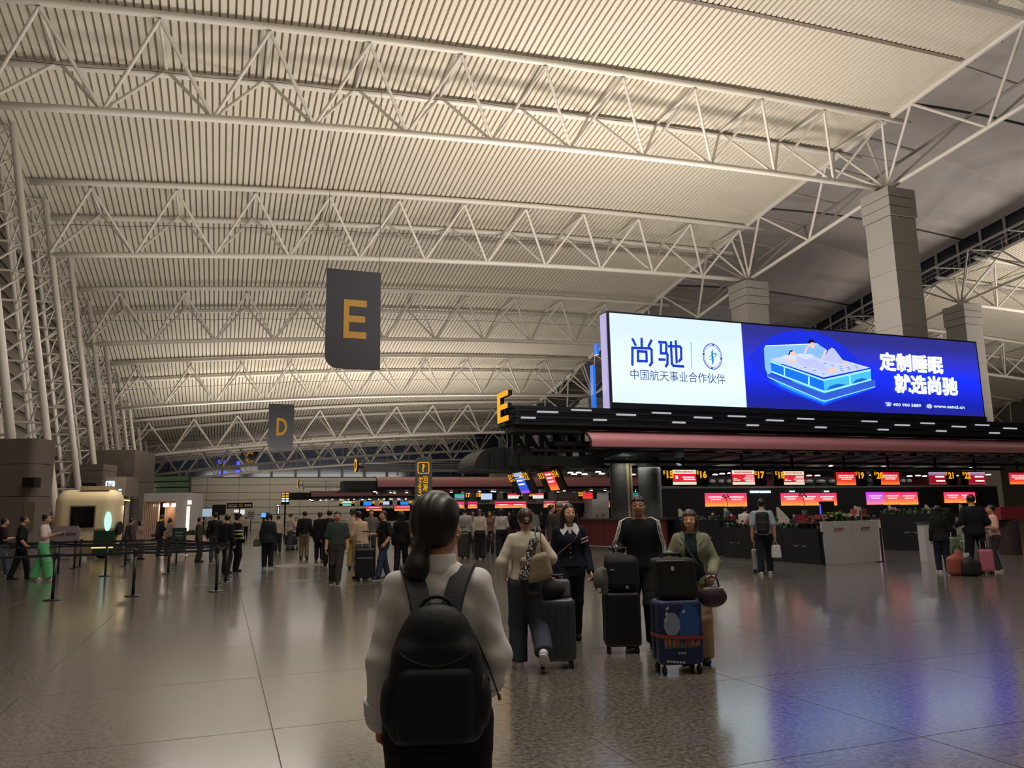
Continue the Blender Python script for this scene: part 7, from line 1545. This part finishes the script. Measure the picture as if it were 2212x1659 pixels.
# ---- planters and the white counter
PL = mat('black_planter', (25, 25, 29), .5, noise=.15)
def planter(label, P0, P1, h, dep, seed, leaf, n=220, hz=.28, flowers=()):
    P0, P1 = Vector((P0[0], P0[1], 0)), Vector((P1[0], P1[1], 0)); d = P1-P0; L = d.length; t = thing('planter_box', label, 'planter', P0, math.atan2(d.y, d.x)); k = max(1, round(L/1.9))
    for i in range(k):
        b = MB(); b.prism([(0,0),(L/k-.02,0),(L/k-.02,h),(0,h)], (L*i/k, .10, 0), (1,0,0), (0,-.06,1), .05); part('front_board', b, PL, t)
        if i % 2 == 0 or True:
            b = MB(); cx = L*(i+.5)/k; b.add([(cx-.28,-.0+.05-.06*h*.5-.02,h*.47),(cx,-.0+.05-.06*h*.5-.02,h*.50),(cx-.28,.05-.06*h*.5-.02,h*.52)], [(0,1,2)]); b.add([(cx+.28,.05-.06*h*.5-.02,h*.47),(cx+.28,.05-.06*h*.5-.02,h*.52),(cx,.05-.06*h*.5-.02,h*.50)], [(0,1,2)]); part('bow_mark', b, mat('bow_grey', (110,110,116), .5), t)
    b = MB(); b.box((0,.1,0),(L,dep,h-.06)); part('box_body', b, PL, t); b = MB(); b.box((.02,.12,h-.08),(L-.02,dep-.02,h-.02)); part('soil', b, mat('soil', (40,32,26), .9), t)
    foliage('leaves', t, (L/2, dep/2, h-.04), (L*.98, dep*.8, hz), n, leaf, seed, False)
    for i, (x, z, cl) in enumerate(flowers):
        b = MB()
        for q in range(7): a = q*.9; b.lathe([(.0,-.03),(.05,-.01),(.05,.03),(.0,.05)], 7, (L*x + .14*math.cos(a*2.1)*(q > 0), dep*.4+.08*math.sin(a), h + z + .05*(q % 3)))
        part('flower_cluster', b, cl, t)
    return t
REDF = mat('red_flower', (140, 44, 44), .6); PINKF = mat('pink_flower', (190, 140, 140), .6)
planter('long black planter with low greenery, ending at the white counter', G(1560, 1203), G(1772, 1220.4), 1.02, .32, 11, LEAF2, 330, .30, ((.28,.1,REDF),(.93,.15,REDF)))
planter('taller black planter with greenery behind the smiling woman', G(1444, 1194), G(1560, 1201), 1.28, .7, 12, LEAF2, 200, .26)
planter('black planter with greenery right of the white counter', G(1908, 1188), G(2045, 1193), 1.36, .7, 13, LEAF, 260, .34, ((.2,.1,PINKF),))
A, B_ = G(1787, 1220), G(1903, 1212); A = Vector((A.x, A.y, 0)); B_ = Vector((B_.x, B_.y, 0)); d = B_-A; L = d.length
t = thing('white_counter', 'white counter with two small red marks, topped with plants', 'counter', A, math.atan2(d.y, d.x)); WC = mat('white_laminate', (176, 172, 176), .45)
for k in range(2):
    b = MB(); b.prism([(0,0),(L/2-.012,0),(L/2-.012,1.22),(-.14 if k == 0 else 0,1.22),(-.14 if k == 0 else 0,.95),(-.05 if k == 0 else 0,.9)], (L*k/2,.08,0), (1,0,0), (0,-.05,1), .06); part('front_panel', b, WC, t)
    b = MB(); x = L*k/2+.35; b.prism([(0,0),(.06,.03),(.07,.12),(.03,.10)], (x,.0-.07+.01,.93), (1,0,0), (0,0,1), .004); b.box((x+.11,-.062,1.0),(x+.42,-.058,1.03)); b.box((x+.11,-.062,.95),(x+.32,-.058,.965)); part('red_mark', b, mat('mark_red', (128,48,52), .5), t)
b = MB(); b.box((.02,.09,0),(L-.02,.9,1.16)); part('counter_body', b, mat('counter_dark', (40,40,44), .6), t); b = MB(); b.box((-.1,.0,1.17),(L+.02,.95,1.21)); part('counter_top', b, mat('top_green', (52,58,48), .6), t)
foliage('leaves', t, (L*.5,.45,1.2), (L*.95,.6,.26), 190, LEAF2, 21, False); foliage('bush', t, (L*.42,.4,1.2), (.6,.4,.42), 150, LEAFL, 22, False)
for i, x in enumerate((.12,.25,.62,.75)):
    b = MB()
    for q in range(6): b.lathe([(0,-.04),(.06,0),(.05,.05),(0,.07)], 7, (L*x+.10*math.cos(q*2.2), .35+.08*math.sin(q*1.7), 1.3+.05*(q % 2)))
    part('flower_cluster', b, PINKF if i else REDF, t)
cw = lambda x, y, z: (A.x + d.x/L*x - d.y/L*y, A.y + d.y/L*x + d.x/L*y, z)
r_ = math.atan2(d.y, d.x)
t = thing('brochure_stand', 'red and pink brochure box on the right end of the white counter', 'box', cw(L*.93,.35,1.215), r_); b = MB(); b.box((-.19,0,0),(.19,.3,.36)); part('box_body', b, mat('salmon_card', (150,84,72), .6), t); b = MB(); b.box((-.15,-.006,.22),(.15,0,.30)); part('box_label', b, RED, t)
t = thing('info_tablet', 'black tablet with a violet lit edge on the white counter', 'tablet', cw(L*.45,.7,1.215), r_); b = MB(); b.box((-.3,0,.05),(.32,.06,.60)); part('tablet_body', b, BLACK, t); b = MB(); b.box((-.36,-.02,.2),(-.31,.0,.52)); part('violet_edge', b, glow('violet_glow', (96,84,240), 1.0), t); b = MB(); b.box((-.1,-.05,0),(.1,.15,.05)); part('foot', b, BLACK, t)
t = thing('counter_sign', 'white upright card next to the brochure box on the white counter', 'card', cw(L*.85,.3,1.215), r_); b = MB(); b.box((-.07,0,0),(.07,.03,.42)); part('card', b, PALE, t); b = MB(); b.box((-.05,-.004,.1),(.05,0,.3)); part('print', b, mat('bar_grey',(88,82,92),.6), t)
q = G(1908, 1214); t = thing('barrier_post', 'thin black post with a flat foot right beside the white counter', 'barrier', (q.x, q.y, 0)); b = MB(); b.lathe([(.22,0),(.21,.015),(.03,.03)], 16); part('base', b, BM, t); b = MB(); b.lathe([(.03,.02),(.03,1.0)], 10); part('pole', b, BM, t)
# orchids standing on the desk side, seen dark against the lit panels
for i, (u, v, dd) in enumerate(((1572, 1112, 34.0), (1738, 1110, 33.6))):
    p = atD(u, v, dd); t = thing('orchid_pot', 'potted orchid, dark against the lit panel, %s' % ('left of the bending person in white', 'above the flower pot left of the white counter')[i], 'plant', (p.x, p.y, 1.36)); r = random.Random(i)
    b = MB(); b.lathe([(.10,0),(.13,.18),(.14,.2)], 12); part('pot', b, mat('white_blue_pot', (96,100,120), .4, noise=.5, nscale=18), t)
    b = MB(); b.tube([(0,0,.2),(.03,0,.5),(-.02,0,.75),(-.14,0,.86)], .012, 5); part('stem', b, LEAF2, t)
    for k in range(7): b = MB(); x = -.20+.06*k; b.lathe([(0,-.03),(.06,0),(0,.04)], 6, (x, 0, .84+.07*math.sin(k*1.9))); part('bloom', b, mat('dark_bloom', (46,30,44), .6), t)
    b = MB(); b.box((-.25,-.25,-1.36),(.25,.25,0)); part('plinth', b, MAR, t)
# right edge: white desks and a maroon stand
q = G(2066, 1217); t = thing('small_desk', 'white narrow service desk behind the woman in black at right', 'desk', (q.x+.3, q.y+.9, 0), -YAW); b = MB(); b.box((-.28,0,0),(.22,.4,1.10)); part('desk_body', b, WC, t); b = MB(); b.box((-.32,-.04,1.10),(.26,.44,1.14)); part('desk_top', b, mat('top_green',(52,58,48),.6), t)
q = G(2183, 1198); t = thing('maroon_stand', 'maroon rounded stand at the right edge behind the child in pink', 'stand', (q.x, q.y, 0)); b = MB(); b.lathe([(.34,0),(.34,1.1),(.30,1.14)], 18); part('stand_body', b, mat('stand_brown', (52,42,46), .5), t); b = MB(); b.box((-.6,-.3,1.14),(1.2,.5,1.55)); part('maroon_head', b, MAR, t)
# ---- pale core block and blue banner seen through the open frame of the E island
t = thing('core_block', 'pale panelled block far behind the open braced frame of the E island', 'core wall', (44, 106, 0)); CW = mat('core_cream', (196, 188, 174), .6, noise=.06, nscale=.5)
for i in range(5):
    for k in range(6): b = MB(); b.box((36.5+i*3.2, 106, k*1.9), (39.62+i*3.2, 108, k*1.9+1.84)); part('wall_panel', b, CW, t, world=True)
a, b_ = onY(1200, 930, 104.5), onY(1254, 990, 104.5); t = thing('blue_banner', 'dark blue advertising banner with pale marks behind the open frame of the E island', 'banner', ((a.x+b_.x)/2, 104.5, b_.z)); b = MB(); b.box((a.x, 104.5, b_.z-1.2), (b_.x, 104.7, a.z)); part('banner_panel', b, mat('banner_blue', (34, 60, 96), .6), t, world=True)
for k in range(5): b = MB(); x = a.x + .5 + k*.62; z = a.z - .7 - .5*(k % 2); b.lathe([(.0,-.18),(.22,0),(.0,.2)], 8); b.v = [(x+vx, 104.48+vy*.05, z+vz) for vx, vy, vz in b.v]; part('flower_mark', b, mat('banner_olive', (120, 128, 70), .6), t, world=True)
for k in range(2): b = MB(); x = a.x + 1.6 + k*.7; b.prism([(0,0),(.5,.0),(.62,.5),(.45,.5)], (x, 104.49, b_.z-.6), RX, RZ, .01); part('white_mark', b, PALE, t, world=True)
b = MB(); b.box((a.x, 104.55, 0), (a.x+.2, 104.65, b_.z-1.2)); b.box((b_.x-.2, 104.55, 0), (b_.x, 104.65, b_.z-1.2)); part('leg', b, STEEL_DIM, t, world=True)
